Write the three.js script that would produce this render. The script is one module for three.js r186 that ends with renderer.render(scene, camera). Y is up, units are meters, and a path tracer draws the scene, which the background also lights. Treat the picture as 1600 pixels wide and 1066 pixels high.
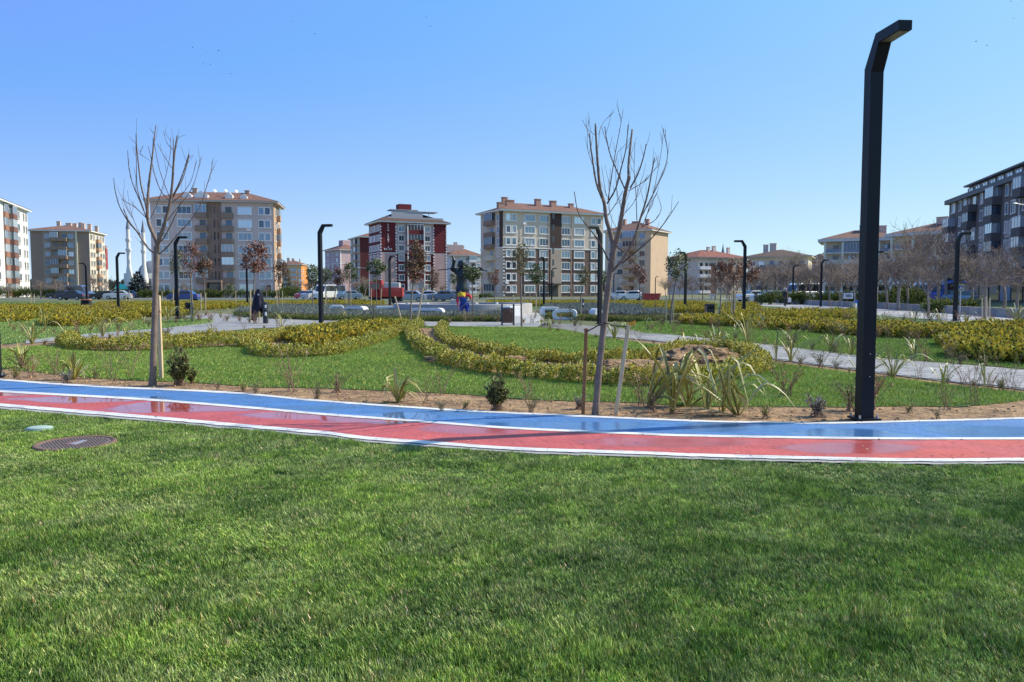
import * as THREE from 'three';
import { mergeGeometries, mergeVertices } from 'three/addons/utils/BufferGeometryUtils.js';
import { MarchingCubes } from 'three/addons/objects/MarchingCubes.js';
import { RoundedBoxGeometry } from 'three/addons/geometries/RoundedBoxGeometry.js';
import { FontLoader } from 'three/addons/loaders/FontLoader.js';
import { TextGeometry } from 'three/addons/geometries/TextGeometry.js';

// ---------------------------------------------------------------- camera, sky, sun, exposure
const F = 1225, CX = 800, CY = 533, HZ = 454, EYE = 1.5;      // lens of the photograph in its own pixels
const PITCH = Math.atan((CY - HZ) / F), CP = Math.cos(PITCH), SP = Math.sin(PITCH);
const scene = new THREE.Scene();
const camera = new THREE.PerspectiveCamera(2 * Math.atan(CY / F) * 180 / Math.PI, 1024 / 682, 0.05, 6000);
camera.position.set(0, EYE, 0); camera.rotation.x = -PITCH;
scene.add(camera);
const ray = (px, py) => { const x = (px - CX) / F, y = (CY - py) / F; return new THREE.Vector3(x, y * CP - SP, -(y * SP + CP)); };
const G = (px, py, h = 0) => { const r = ray(px, py), t = (EYE - h) / -r.y; return new THREE.Vector3(r.x * t, h, r.z * t); };      // ground point seen at a pixel
const At = (px, py, d) => { const r = ray(px, py), t = d / -r.z; return new THREE.Vector3(r.x * t, EYE + r.y * t, -d); };           // point at a distance d
const hAt = (py, d) => At(CX, py, d).y;

const sunDir = At(1404, 36, 8.55).sub(G(618, 708)).normalize();   // from the tip of the lamp's shadow to the lamp's head
{
  const W = 1024, H = 512, data = new Float32Array(W * H * 4);
  for (let j = 0; j < H; j++) for (let i = 0; i < W; i++) {
    const el = ((j + 0.5) / H - 0.5) * Math.PI, az = ((i + 0.5) / W - 0.5) * 2 * Math.PI;
    const d = new THREE.Vector3(Math.cos(el) * Math.cos(az), Math.sin(el), Math.cos(el) * Math.sin(az));
    const e = el * 180 / Math.PI, g = Math.acos(THREE.MathUtils.clamp(d.dot(sunDir), -1, 1)) * 180 / Math.PI;
    const t = Math.exp(-Math.max(e, 0) / 8), glow = Math.exp(-g / 65), aureole = Math.exp(-g / 9) * 0.8, z = 1 - 0.45 * THREE.MathUtils.smoothstep(e, 20, 85), k = (j * W + i) * 4;
    const up = [-0.102, 0.095, 0.939], ho = [0.582, 0.717, 0.989], gl = [0.695, 0.965, 0.17];
    for (let c = 0; c < 3; c++) data[k + c] = Math.max([0.19, 0.375, 0.9][c], (up[c] * (1 - t) + ho[c] * t) + glow * gl[c]) * z / 1.15 + aureole;
    data[k + 3] = 1;
  }
  const sky = new THREE.DataTexture(data, W, H, THREE.RGBAFormat, THREE.FloatType);
  sky.mapping = THREE.EquirectangularReflectionMapping; sky.magFilter = sky.minFilter = THREE.LinearFilter; sky.needsUpdate = true;
  scene.background = sky; scene.environment = sky;
}
const sun = new THREE.DirectionalLight(new THREE.Color().setRGB(1, 0.9, 0.75), 5);
sun.position.copy(sunDir).multiplyScalar(200); sun.castShadow = true;
sun.shadow.mapSize.set(4096, 4096);
Object.assign(sun.shadow.camera, { left: -120, right: 120, top: 120, bottom: -120, near: 1, far: 600 });
scene.add(sun, sun.target);
const renderer = new THREE.WebGLRenderer({ antialias: true });
renderer.setSize(1024, 682);
renderer.toneMapping = THREE.LinearToneMapping; renderer.toneMappingExposure = 1.15;
renderer.shadowMap.enabled = true;

// ---------------------------------------------------------------- helpers
let seed = 7;
const rnd = () => { seed = (seed + 0x6D2B79F5) | 0; let t = Math.imul(seed ^ (seed >>> 15), 1 | seed); t = (t + Math.imul(t ^ (t >>> 7), 61 | t)) ^ t; return ((t ^ (t >>> 14)) >>> 0) / 4294967296; };
const rr = (a, b) => a + (b - a) * rnd();
const hash = (x, y, s) => { let h = Math.imul(x | 0, 374761393) ^ Math.imul(y | 0, 668265263) ^ Math.imul(s | 0, 974711); h = Math.imul(h ^ (h >>> 13), 1274126177); return ((h ^ (h >>> 16)) >>> 0) / 4294967296; };
const vnoise = (x, y, s = 1, p = 0) => {
  const xi = Math.floor(x), yi = Math.floor(y), fx = x - xi, fy = y - yi, u = fx * fx * (3 - 2 * fx), v = fy * fy * (3 - 2 * fy);
  const w = (a) => p ? ((a % p) + p) % p : a;
  const a = hash(w(xi), w(yi), s), b = hash(w(xi + 1), w(yi), s), c = hash(w(xi), w(yi + 1), s), d = hash(w(xi + 1), w(yi + 1), s);
  return (a * (1 - u) + b * u) * (1 - v) + (c * (1 - u) + d * u) * v;
};
const fbm = (x, y, s = 1, p = 0, oct = 4) => { let a = 0, k = 0.5, n = 0; for (let o = 0; o < oct; o++) { a += k * vnoise(x, y, s + o, p); n += k; k *= 0.5; x *= 2; y *= 2; p *= 2; } return a / n; };
const mix3 = (a, b, t) => [a[0] + (b[0] - a[0]) * t, a[1] + (b[1] - a[1]) * t, a[2] + (b[2] - a[2]) * t];
const clamp01 = (x) => Math.min(1, Math.max(0, x));
const sm = (a, b, x) => { const t = clamp01((x - a) / (b - a)); return t * t * (3 - 2 * t); };

function tex(w, h, fn, repeat = 1) {                       // linear values, repeating; one tile covers 1/repeat of a uv unit
  const d = new Uint8Array(w * h * 4);
  for (let j = 0; j < h; j++) for (let i = 0; i < w; i++) {
    const c = fn(i / w, j / h), k = (j * w + i) * 4;
    d[k] = 255 * clamp01(c[0]); d[k + 1] = 255 * clamp01(c[1]); d[k + 2] = 255 * clamp01(c[2]); d[k + 3] = 255;
  }
  const t = new THREE.DataTexture(d, w, h); t.wrapS = t.wrapT = THREE.RepeatWrapping; t.magFilter = THREE.LinearFilter; t.minFilter = THREE.LinearMipmapLinearFilter;
  t.generateMipmaps = true; t.repeat.set(repeat, repeat); t.needsUpdate = true; return t;
}
const C = (r, g, b) => new THREE.Color().setRGB(r, g, b);
const mats = new Map();
function M(rgb, rough = 0.8, extra = {}) {
  const key = extra.map || extra.bumpMap ? null : JSON.stringify([rgb, rough, extra]);
  if (key && mats.has(key)) return mats.get(key);
  const m = new THREE.MeshPhysicalMaterial({ color: C(...rgb), roughness: rough, ...extra });
  if (key) mats.set(key, m); return m;
}
const counts = {};
const numbered = (n) => { const k = counts[n] = (counts[n] ?? -1) + 1; return k ? `${n}_${String(k).padStart(3, '0')}` : n; };
function tag(o, label, category, group, kind) { o.userData = { label, category }; if (group) o.userData.group = group; if (kind) o.userData.kind = kind; return o; }
function thing(name, label, category, pos, turn = 0, group, kind) {
  const o = new THREE.Group(); o.name = numbered(name); o.position.copy(pos ?? new THREE.Vector3()); o.rotation.y = turn; scene.add(o);
  return tag(o, label, category, group, kind);
}
const ORD = ['first', 'second', 'third', 'fourth', 'fifth', 'sixth', 'seventh', 'eighth', 'ninth', 'tenth', 'eleventh', 'twelfth', 'thirteenth', 'fourteenth', 'fifteenth', 'sixteenth', 'seventeenth', 'eighteenth', 'nineteenth', 'twentieth', 'twenty-first', 'twenty-second', 'twenty-third', 'twenty-fourth', 'twenty-fifth'];
function inOrder(list, what, tail) {                        // tells alike things apart by their place from left to right
  list = [...list].sort((a, b) => a.position.x / -a.position.z - b.position.x / -b.position.z);
  list.forEach((o, i) => { o.userData.label = list.length === 1 ? `the one ${what} ${tail}` : `${ORD[i] ?? i + 1} ${what} from the left ${tail}`; });
}
function mesh(name, geo, mat, parent, label) {
  const m = new THREE.Mesh(Array.isArray(geo) ? merge(geo) : geo, mat); m.name = parent ? name : numbered(name);
  m.castShadow = m.receiveShadow = true; (parent ?? scene).add(m); if (label) m.userData.label = label; return m;
}
function merge(list) {
  const gs = list.map((g) => { const n = g.index ? g.toNonIndexed() : g; return n; });
  const hasC = gs.some((g) => g.attributes.color);
  for (const g of gs) {
    if (!g.attributes.uv) g.setAttribute('uv', new THREE.Float32BufferAttribute(new Float32Array(g.attributes.position.count * 2), 2));
    if (hasC && !g.attributes.color) g.setAttribute('color', new THREE.Float32BufferAttribute(new Float32Array(g.attributes.position.count * 3).fill(1), 3));
    for (const k of Object.keys(g.attributes)) if (!['position', 'normal', 'uv', 'color'].includes(k)) g.deleteAttribute(k);
  }
  return mergeGeometries(gs);
}
const bx = (w, h, d, x = 0, y = 0, z = 0, ry = 0, rx = 0, rz = 0) => { const g = new THREE.BoxGeometry(w, h, d); if (rx) g.rotateX(rx); if (rz) g.rotateZ(rz); if (ry) g.rotateY(ry); g.translate(x, y, z); return g; };
const cyl = (r0, r1, h, x = 0, y = 0, z = 0, n = 16) => { const g = new THREE.CylinderGeometry(r1, r0, h, n); g.translate(x, y + h / 2, z); return g; };
function uvm(g) {                                           // uv in metres from the position, by the dominant axis
  if (g.index) g = g.toNonIndexed();
  const p = g.attributes.position, n = g.attributes.normal, uv = new Float32Array(p.count * 2);
  for (let i = 0; i < p.count; i++) {
    const ax = Math.abs(n.getX(i)), ay = Math.abs(n.getY(i)), az = Math.abs(n.getZ(i));
    if (ay > ax && ay > az) { uv[2 * i] = p.getX(i); uv[2 * i + 1] = p.getZ(i); }
    else if (ax > az) { uv[2 * i] = p.getZ(i); uv[2 * i + 1] = p.getY(i); }
    else { uv[2 * i] = p.getX(i); uv[2 * i + 1] = p.getY(i); }
  }
  g.setAttribute('uv', new THREE.BufferAttribute(uv, 2)); return g;
}
const tint = (g, rgb) => { const n = g.attributes.position.count, a = new Float32Array(n * 3); for (let i = 0; i < n; i++) a.set(rgb, 3 * i); g.setAttribute('color', new THREE.BufferAttribute(a, 3)); return g; };
// tapered tube through points with radii
function tube(pts, radii, n = 6, tints) {
  const pos = [], idx = [], col = [], N = pts.length, up = new THREE.Vector3(0.13, 0.31, 0.94).normalize();
  for (let i = 0; i < N; i++) {
    const t = pts[Math.min(i + 1, N - 1)].clone().sub(pts[Math.max(i - 1, 0)]).normalize();
    const a = new THREE.Vector3().crossVectors(t, Math.abs(t.dot(up)) > 0.95 ? new THREE.Vector3(1, 0, 0) : up).normalize(), b = new THREE.Vector3().crossVectors(t, a);
    for (let k = 0; k < n; k++) {
      const c = Math.cos(k / n * 2 * Math.PI) * radii[i], s = Math.sin(k / n * 2 * Math.PI) * radii[i];
      pos.push(pts[i].x + a.x * c + b.x * s, pts[i].y + a.y * c + b.y * s, pts[i].z + a.z * c + b.z * s);
      if (tints) col.push(...tints);
    }
    if (i) for (let k = 0; k < n; k++) { const p = (i - 1) * n + k, q = (i - 1) * n + (k + 1) % n; idx.push(p, q, p + n, q, q + n, p + n); }
  }
  const e = pos.length / 3; pos.push(...pts[N - 1].toArray()); if (tints) col.push(...tints);
  for (let k = 0; k < n; k++) idx.push((N - 1) * n + k, (N - 1) * n + (k + 1) % n, e);
  const g = new THREE.BufferGeometry(); g.setAttribute('position', new THREE.Float32BufferAttribute(pos, 3)); g.setIndex(idx);
  if (tints) g.setAttribute('color', new THREE.Float32BufferAttribute(col, 3));
  g.computeVertexNormals(); return g;
}
const smoothPts = (pts, n) => new THREE.CatmullRomCurve3(pts).getPoints(n);
const V = (x, y, z) => new THREE.Vector3(x, y, z);

// polygons on the ground
function sheetGeo(pts, y) {
  const sh = new THREE.Shape(pts.map((p) => new THREE.Vector2(p.x, -p.z)));
  const g = new THREE.ShapeGeometry(sh); g.rotateX(-Math.PI / 2); g.translate(0, y, 0);
  const p = g.attributes.position, uv = g.attributes.uv; for (let i = 0; i < p.count; i++) uv.setXY(i, p.getX(i), p.getZ(i));
  return g;
}
const gpoly = (px) => px.map(([x, y]) => G(x, y));
function strip(px, w, curve = 6) {                          // near edge given in pixels, w metres deep to its left
  const pts = curve ? smoothPts(gpoly(px), px.length * curve) : gpoly(px), out = [];
  for (let i = 0; i < pts.length; i++) {
    const t = pts[Math.min(i + 1, pts.length - 1)].clone().sub(pts[Math.max(0, i - 1)]).normalize();
    out.push(V(pts[i].x + t.z * w, 0, pts[i].z - t.x * w));
  }
  return pts.concat(out.reverse());
}
const inPoly = (x, z, P) => { let c = false; for (let i = 0, j = P.length - 1; i < P.length; j = i++) { const a = P[i], b = P[j]; if ((a.z > z) !== (b.z > z) && x < (b.x - a.x) * (z - a.z) / (b.z - a.z) + a.x) c = !c; } return c; };
const edgeDist = (x, z, P) => { let m = 1e9; for (let i = 0, j = P.length - 1; i < P.length; j = i++) { const a = P[j], b = P[i], dx = b.x - a.x, dz = b.z - a.z, t = clamp01(((x - a.x) * dx + (z - a.z) * dz) / (dx * dx + dz * dz + 1e-9)); m = Math.min(m, Math.hypot(x - a.x - t * dx, z - a.z - t * dz)); } return m; };
function box2(P) { let x0 = 1e9, x1 = -1e9, z0 = 1e9, z1 = -1e9; for (const p of P) { x0 = Math.min(x0, p.x); x1 = Math.max(x1, p.x); z0 = Math.min(z0, p.z); z1 = Math.max(z1, p.z); } return [x0, x1, z0, z1]; }
function areaOf(P) { let a = 0; for (let i = 0, j = P.length - 1; i < P.length; j = i++) a += P[j].x * P[i].z - P[i].x * P[j].z; return Math.abs(a) / 2; }
function scatter(P, n, fn) { const [x0, x1, z0, z1] = box2(P); let made = 0, tries = 0; while (made < n && tries++ < n * 40) { const x = rr(x0, x1), z = rr(z0, z1); if (inPoly(x, z, P) && fn(x, z) !== false) made++; } }
class Copies {                                              // collects instances
  constructor() { this.m = []; this.c = []; this.o = new THREE.Object3D(); }
  add(x, y, z, ry, s, rgb, rx = 0, rz = 0, sy = s) { const o = this.o; o.position.set(x, y, z); o.rotation.set(rx, ry, rz, 'YXZ'); o.scale.set(s, sy, s); o.updateMatrix(); this.m.push(o.matrix.clone()); this.c.push(rgb); }
  build(name, geo, mat, parent) {
    const im = new THREE.InstancedMesh(geo, mat, this.m.length), c = new THREE.Color();
    this.m.forEach((m, i) => { im.setMatrixAt(i, m); im.setColorAt(i, c.setRGB(...this.c[i])); });
    im.name = parent ? name : numbered(name); im.castShadow = im.receiveShadow = true; (parent ?? scene).add(im); im.userData.kind = 'stuff'; return im;
  }
}
// ---------------------------------------------------------------- ground
const soilTex = tex(512, 512, (u, v) => { const n = fbm(u * 8, v * 8, 3, 8, 6), k = fbm(u * 40, v * 40, 9, 40, 3); const c = mix3([0.17, 0.1, 0.05], [0.43, 0.27, 0.135], sm(0.3, 0.72, n * 0.6 + k * 0.4)); return c; }, 0.5);
const soilBump = tex(512, 512, (u, v) => { const n = fbm(u * 14, v * 14, 21, 14, 6), k = fbm(u * 60, v * 60, 29, 60, 2); const h = n * 0.65 + k * 0.35; return [h, h, h]; }, 0.5);
const soilM = M([1, 1, 1], 0.95, { map: soilTex, bumpMap: soilBump, bumpScale: 0.05 });
const turfTex = tex(512, 512, (u, v) => { const n = fbm(u * 10, v * 10, 5, 10, 5), k = hash(u * 512, v * 512, 4); return mix3(mix3([0.04, 0.085, 0.014], [0.085, 0.15, 0.03], n), [0.14, 0.13, 0.05], k > 0.93 ? 0.5 : 0); }, 0.4);
const turfM = M([1, 1, 1], 0.95, { map: turfTex, bumpMap: soilBump, bumpScale: 0.04 });
const nearTurfM = M([0.42, 0.42, 0.42], 0.95, { map: turfTex, bumpMap: soilBump, bumpScale: 0.04 });
const farTex = tex(512, 512, (u, v) => { const n = fbm(u * 6, v * 6, 33, 6, 6), k = fbm(u * 30, v * 30, 37, 30, 3); return mix3(mix3([0.07, 0.1, 0.03], [0.2, 0.16, 0.09], sm(0.35, 0.65, n)), [0.12, 0.14, 0.04], k); }, 0.06);
const farM = M([1, 1, 1], 0.95, { map: farTex });
const asphaltTex = tex(256, 256, (u, v) => { const n = fbm(u * 5, v * 5, 43, 5, 4), k = hash(u * 256, v * 256, 6); const g = 0.2 + 0.1 * n + 0.05 * k; return [g, g, g * 1.02]; }, 0.3);
const asphaltM = M([1, 1, 1], 0.85, { map: asphaltTex });
const structure = (name, geo, mat, label, category) => tag(mesh(name, geo, mat), label, category, null, 'structure');
const ground = structure('ground', (() => { const g = new THREE.PlaneGeometry(3000, 3000, 2, 2); g.rotateX(-Math.PI / 2); g.translate(0, 0, -400); return uvm(g); })(), farM, 'dull green and brown open ground reaching to the horizon', 'ground');

// pixel outlines of the beds, lawns and paths, turned into ground points
const nearLawnEdge = [[-600, 585], [-260, 614], [0, 641], [187, 656], [375, 673], [500, 684], [577, 694], [675, 701], [805, 711], [1000, 717.5], [1080, 721], [1275, 726], [1437, 729], [1600, 728], [1800, 724], [2150, 716]].map(([x, y]) => [x, y + 3.5]);
const beyondPath = [[-260, 560], [-60, 572], [0, 577], [55, 582], [150, 592], [232, 596.5], [300, 598.5], [400, 606], [510, 608], [585, 611], [660, 614], [735, 618], [795, 624], [895, 628], [1007, 631], [1080, 636.5], [1170, 637], [1242, 637], [1330, 637.5], [1405, 635.5], [1502, 637], [1551, 632.5], [1600, 626], [1700, 618]];
const soilNear = [[-600, 550], [-260, 574], [0, 597], [156, 607.5], [312, 614.5], [480, 628.5], [585, 636.5], [720, 645.5], [854, 652], [1000, 658.5], [1120, 663], [1275, 665.5], [1405, 663], [1600, 657.5], [1750, 650], [2150, 628]];
const path1Top = [[850, 505.5], [880, 506.5], [940, 510.5], [995, 516], [1080, 527.5], [1120, 531.5], [1210, 541.5], [1300, 553], [1372, 562], [1460, 568.5], [1551, 575], [1600, 580], [1760, 592]];
const path1Bot = [[840, 511], [880, 515], [935, 526], [1010, 533], [1060, 538], [1110, 545], [1145, 553], [1200, 562], [1295, 574.5], [1405, 589], [1470, 597], [1535, 604], [1600, 611], [1760, 630]];
const lawnA = gpoly([...beyondPath, ...[...path1Bot].reverse().filter(([x]) => x < 1640).map(([x, y]) => [x, y + (x > 1000 ? 5 : 1.5)]), [700, 511.5], [560, 511], [400, 516], [262, 528], [150, 541], [57, 542], [-100, 556]]);
const soilBed = gpoly([...soilNear, [1750, 616], ...[...path1Bot].reverse().filter(([x]) => x < 1640), [560, 509.5], [400, 512.5], [262, 524.5], [150, 527.5], [20, 538], [-260, 552]]);
structure('soil_bed', sheetGeo(soilBed, 0.004), soilM, 'bare brown earth bed between the blue lane and the lawn', 'soil');
structure('lawn', sheetGeo(lawnA, 0.012), turfM, 'large mown lawn behind the earth bed, round the golden hedges', 'lawn');
const nearLawn = [...gpoly(nearLawnEdge), V(16, 0, 4), V(-18, 0, 4)];
structure('lawn', sheetGeo(nearLawn, 0.012), nearTurfM, 'mown foreground lawn on this side of the red lane', 'lawn');

// far lawns and roads
const lawnB = gpoly([[-300, 556], [-60, 545], [0, 539], [150, 521], [262, 513], [330, 506], [330, 499], [250, 502], [0, 498], [-300, 505]]);
structure('lawn', sheetGeo(lawnB, 0.010), turfM, 'strip of lawn behind the left paved path among hedges', 'lawn');
const lawnC = gpoly([[1010, 521.5], [1100, 527], [1210, 538.5], [1300, 549], [1372, 558.5], [1470, 566], [1640, 580], [1760, 560], [1500, 529], [1340, 519], [1200, 511], [1062, 503], [1000, 504], [960, 511]]);
structure('lawn', sheetGeo(lawnC, 0.010), turfM, 'bright lawn strip between the right paved path and long hedge', 'lawn');
const lawnD = gpoly([[1185, 488], [1250, 501], [1340, 505], [1470, 506], [1470, 497], [1380, 492], [1270, 478], [1188, 477]]);
structure('lawn', sheetGeo(lawnD, 0.010), turfM, 'sunlit lawn patch between the far right hedges and the road', 'lawn');
const lawnE = gpoly([[-200, 484], [140, 482], [200, 476], [120, 471], [-200, 471]]);
structure('lawn', sheetGeo(lawnE, 0.010), turfM, 'far left lawn in front of the parked cars', 'lawn');
const lawnF = gpoly([[760, 484], [900, 482], [1100, 486], [1180, 476], [1100, 473], [760, 473]]);
structure('lawn', sheetGeo(lawnF, 0.010), turfM, 'lawn behind the white benches in front of the brown block', 'lawn');
structure('road', sheetGeo([V(-190, 0, -134), V(40, 0, -134), V(52, 0, -152), V(-190, 0, -152)], 0.012), asphaltM, 'grey parking road in front of the far apartment blocks', 'road');
structure('road', sheetGeo([V(20.5, 0, -26), V(22.5, 0, -50), V(25.5, 0, -88), V(31, 0, -90), V(29.5, 0, -60), V(27, 0, -40), V(26, 0, -24)], 0.012), M([0.36, 0.35, 0.35], 0.85), 'pale grey road along the right edge of the park', 'road');
structure('kerb', [bx(225, 0.14, 0.3, -77, 0.07, -133.8)].map(uvm)[0], M([0.5, 0.49, 0.46], 0.85), 'pale kerb stone line before the parking road', 'kerb');

// ---------------------------------------------------------------- paved paths
const paveTex = tex(512, 512, (u, v) => { const r = Math.floor(v * 16), s = (u * 8 + (r % 2) * 0.5) % 1, t = (v * 16) % 1; const joint = Math.min(s, 1 - s) < 0.05 || Math.min(t, 1 - t) < 0.1; const h = hash(Math.floor(u * 8 + (r % 2) * 0.5) % 8, r, 5); const n = fbm(u * 9, v * 9, 51, 9, 4); const g = (joint ? 0.16 : 0.29 + 0.1 * h) * (0.82 + 0.36 * n); return [g, g * 0.985, g * 0.96]; }, 0.5);
const paveM = M([1, 1, 1], 0.85, { map: paveTex });
const path1P = gpoly([...path1Bot, ...[...path1Top].reverse()]);
structure('path', sheetGeo(gpoly([[40, 538], [150, 528], [262, 526], [400, 513.5], [560, 510.5], [850, 511.5], [880, 512], [850, 504], [700, 503.5], [500, 501], [440, 499], [400, 494.5], [340, 490], [305, 490], [290, 496], [330, 502], [262, 513], [150, 521.5], [40, 531]]), 0.018), paveM, 'grey paved path winding behind the lawn towards the jacket', 'path');
structure('path', sheetGeo(gpoly([[1040, 507], [1075, 507], [1118, 501], [1145, 500], [1140, 493], [1082, 492], [1068, 499]]), 0.018), paveM, 'grey paving around the black litter bin', 'path');
structure('path', sheetGeo(gpoly([[1225, 503.5], [1370, 508.5], [1480, 508.5], [1480, 505], [1370, 505], [1225, 500]]), 0.016), paveM, 'thin grey path between the far right hedges', 'path');
structure('path', sheetGeo(gpoly([[800, 506], [830, 506], [850, 500], [840, 489], [800, 489]]), 0.022), M([0.4, 0.39, 0.37], 0.8), 'pale paving before the white fountain plinth', 'path');
const path1 = thing('path', 'grey wave-patterned paver path running to the right edge', 'path', V(0, 0, 0), 0, null, 'structure');
mesh('joint_bed', sheetGeo(path1P, 0.018), M([1, 1, 1], 0.95, { map: tex(128, 128, (u, v) => { const n = 0.16 + 0.08 * fbm(u * 10, v * 10, 61, 10, 3); return [n, n * 0.97, n * 0.9]; }, 0.8) }), path1);
{
  const shp = new THREE.Shape(), L = 0.226, W = 0.112, wave = (x) => 0.016 * Math.sin((x / L) * 4 * Math.PI);
  for (let i = 0; i <= 8; i++) { const x = -L / 2 + L * i / 8; i ? shp.lineTo(x, -W / 2 + wave(x)) : shp.moveTo(x, -W / 2 + wave(x)); }
  for (let i = 8; i >= 0; i--) { const x = -L / 2 + L * i / 8; shp.lineTo(x, W / 2 + wave(x)); }
  const g = new THREE.ExtrudeGeometry(shp, { depth: 0.03, bevelEnabled: false, curveSegments: 1 }); g.rotateX(-Math.PI / 2);
  const tones = [0.25, 0.3, 0.34, 0.38, 0.28].map((t, i) => M([t, t * 0.985, t * (0.95 + 0.01 * i)], 0.85));
  const a = G(1600, 595), b = G(1210, 552), ang = Math.atan2(-(b.z - a.z), b.x - a.x) + 0.5, spots = [];
  const [x0, x1, z0, z1] = box2(path1P), cx = (x0 + x1) / 2, cz = (z0 + z1) / 2;
  for (let i = -150; i < 150; i++) for (let j = -260; j < 260; j++) {
    const u = i * 0.234 + (j % 2 ? 0.117 : 0), v = j * 0.119, x = cx + u * Math.cos(ang) + v * Math.sin(ang), z = cz - u * Math.sin(ang) + v * Math.cos(ang);
    if (x > -20 && -z < 26 && x < -z * 0.8 && inPoly(x, z, path1P) && edgeDist(x, z, path1P) > 0.09) spots.push([Math.hypot(x, z) , x, z]);
  }
  spots.sort((p, q) => p[0] - q[0]);
  const rest = new Copies();
  spots.forEach(([, x, z], i) => {
    const t = Math.floor(rnd() * 5), y = 0.0 + rr(-0.002, 0.003);
    if (i < 300) { const p = mesh('paver', g, tones[t], path1); p.name = i ? `paver_${String(i).padStart(3, '0')}` : 'paver'; p.position.set(x, y, z); p.rotation.y = ang + rr(-0.015, 0.015); }
    else { const k = [0.25, 0.3, 0.34, 0.38, 0.28][t]; rest.add(x, y, z, ang + rr(-0.015, 0.015), 1, [k, k * 0.985, k * 0.95]); }
  });
  rest.build('paver_field', g, M([1, 1, 1], 0.85), path1);
}

// ---------------------------------------------------------------- the blue and red track
const E0 = [[-600, 547], [-260, 571], [0, 594.5], [156, 605.5], [312, 612.5], [400, 618.5], [480, 626.5], [585, 634.5], [720, 643.5], [854, 650], [1000, 656.5], [1120, 661], [1275, 663.5], [1405, 661], [1600, 655.5], [1750, 648], [2150, 626]];
const E1 = [[-600, 569], [-260, 596], [0, 614], [219, 626.5], [390, 640], [500, 650], [610, 658.3], [700, 665], [805, 672.8], [1000, 681.5], [1080, 684.5], [1275, 687.8], [1405, 689], [1600, 689], [1750, 687], [2150, 678]];
const E2 = [[-600, 581], [-260, 611], [0, 635.5], [187, 651], [375, 668], [500, 679], [577, 688.5], [675, 695.5], [805, 705], [1000, 711.5], [1080, 715], [1275, 720], [1437, 723], [1600, 722], [1750, 720], [2150, 710]];
function edgeAt(e) { const c = new THREE.CatmullRomCurve3(e.map(([x, y]) => V(x, y, 0)), false, 'catmullrom', 0.5).getPoints(900); return (x) => { for (let i = 1; i < c.length; i++) if (c[i].x >= x) { const t = (x - c[i - 1].x) / (c[i].x - c[i - 1].x); return c[i - 1].y + t * (c[i].y - c[i - 1].y); } return c[c.length - 1].y; }; }
const [y0f, y1f, y2f] = [E0, E1, E2].map(edgeAt);
function ribbon(fa, fb, y, wob = 0) {
  const pos = [], uv = [], idx = [], N = 560;
  for (let i = 0; i <= N; i++) {
    const x = -595 + i * 2740 / N, w = wob ? (fbm(i * 0.35, 3, 77) - 0.5) * wob : 0;
    for (const f of [fa, fb]) { const p = G(x, f(x) + (f === fb ? w : 0)); pos.push(p.x, y, p.z); uv.push((p.x + 16) / 32, (p.z + 18) / 16); }
    if (i) { const k = 2 * i; idx.push(k - 2, k - 1, k, k - 1, k + 1, k); }
  }
  const g = new THREE.BufferGeometry(); g.setAttribute('position', new THREE.Float32BufferAttribute(pos, 3)); g.setAttribute('uv', new THREE.Float32BufferAttribute(uv, 2)); g.setIndex(idx); g.computeVertexNormals(); return g;
}
const puddles = [[615, 655, 75, 11, 1], [560, 655, 60, 8, 1], [120, 626, 120, 6, 1], [300, 641, 130, 7.5, 1], [450, 652, 95, 6.5, 0.95], [20, 618, 60, 4, 0.9], [245, 637, 60, 8, 1], [1325, 682, 110, 11, 0.8], [1330, 703, 110, 9, 0.7], [900, 668, 120, 8, 0.72], [1150, 672, 110, 8, 0.6], [1545, 676, 110, 10, 0.75], [740, 672, 90, 10, 0.7], [1060, 694, 150, 9, 0.6]].map(([x, y, rx, ry, k]) => { const c = G(x, y), a = G(x - rx, y), t = G(x, y - ry), b = G(x, y + ry); return [c.x, (t.z + b.z) / 2, Math.abs(c.x - a.x), Math.abs(b.z - t.z) / 2, k]; });
const wetAt = (x, z) => { let w = 0; for (const [cx, cz, rx, rz, k] of puddles) { const d = Math.hypot((x - cx) / rx, (z - cz) / rz) + (fbm(x * 1.3, z * 1.8, 81) - 0.5) * 0.9; w = Math.max(w, k * (1 - sm(0.72, 1.1, d))); } return w; };
const TW = 1400, TH = 700, wetGrid = new Float32Array(TW * TH);
for (let j = 0; j < TH; j++) for (let i = 0; i < TW; i++) wetGrid[j * TW + i] = wetAt(i / TW * 32 - 16, j / TH * 16 - 18);
const W_ = (u, v) => wetGrid[Math.min(TH - 1, Math.round(v * TH)) * TW + Math.min(TW - 1, Math.round(u * TW))];
const laneRough = tex(TW, TH, (u, v) => { const x = u * 32, z = v * 16, w = W_(u, v), n = fbm(x * 2, z * 2, 91); const r = (0.52 + 0.28 * n) * (1 - w) + 0.04 * w; return [r, r, r]; });
const laneBump = tex(TW, TH, (u, v) => { const w = W_(u, v), n = hash(u * TW, v * TH, 8); const h = 0.5 + (n - 0.5) * (1 - sm(0.2, 0.9, w)); return [h, h, h]; });
const laneDirt = tex(TW, TH, (u, v) => { const x = u * 32, z = v * 16, w = W_(u, v), n = fbm(x * 1.1, z * 2.2, 97, 0, 5), k = hash(u * TW, v * TH, 11), d = sm(0.56, 0.78, n); const b = (0.74 + 0.36 * fbm(x * 6, z * 6, 99, 0, 5)) * (0.9 + 0.16 * fbm(x * 0.6, z * 5, 103, 0, 3)) * (1 - 0.18 * w) * (k > 0.996 ? 0.5 : 1); return [b * (1 - 0.02 * d), b * (1 - 0.1 * d), b * (1 - 0.22 * d)]; });
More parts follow.
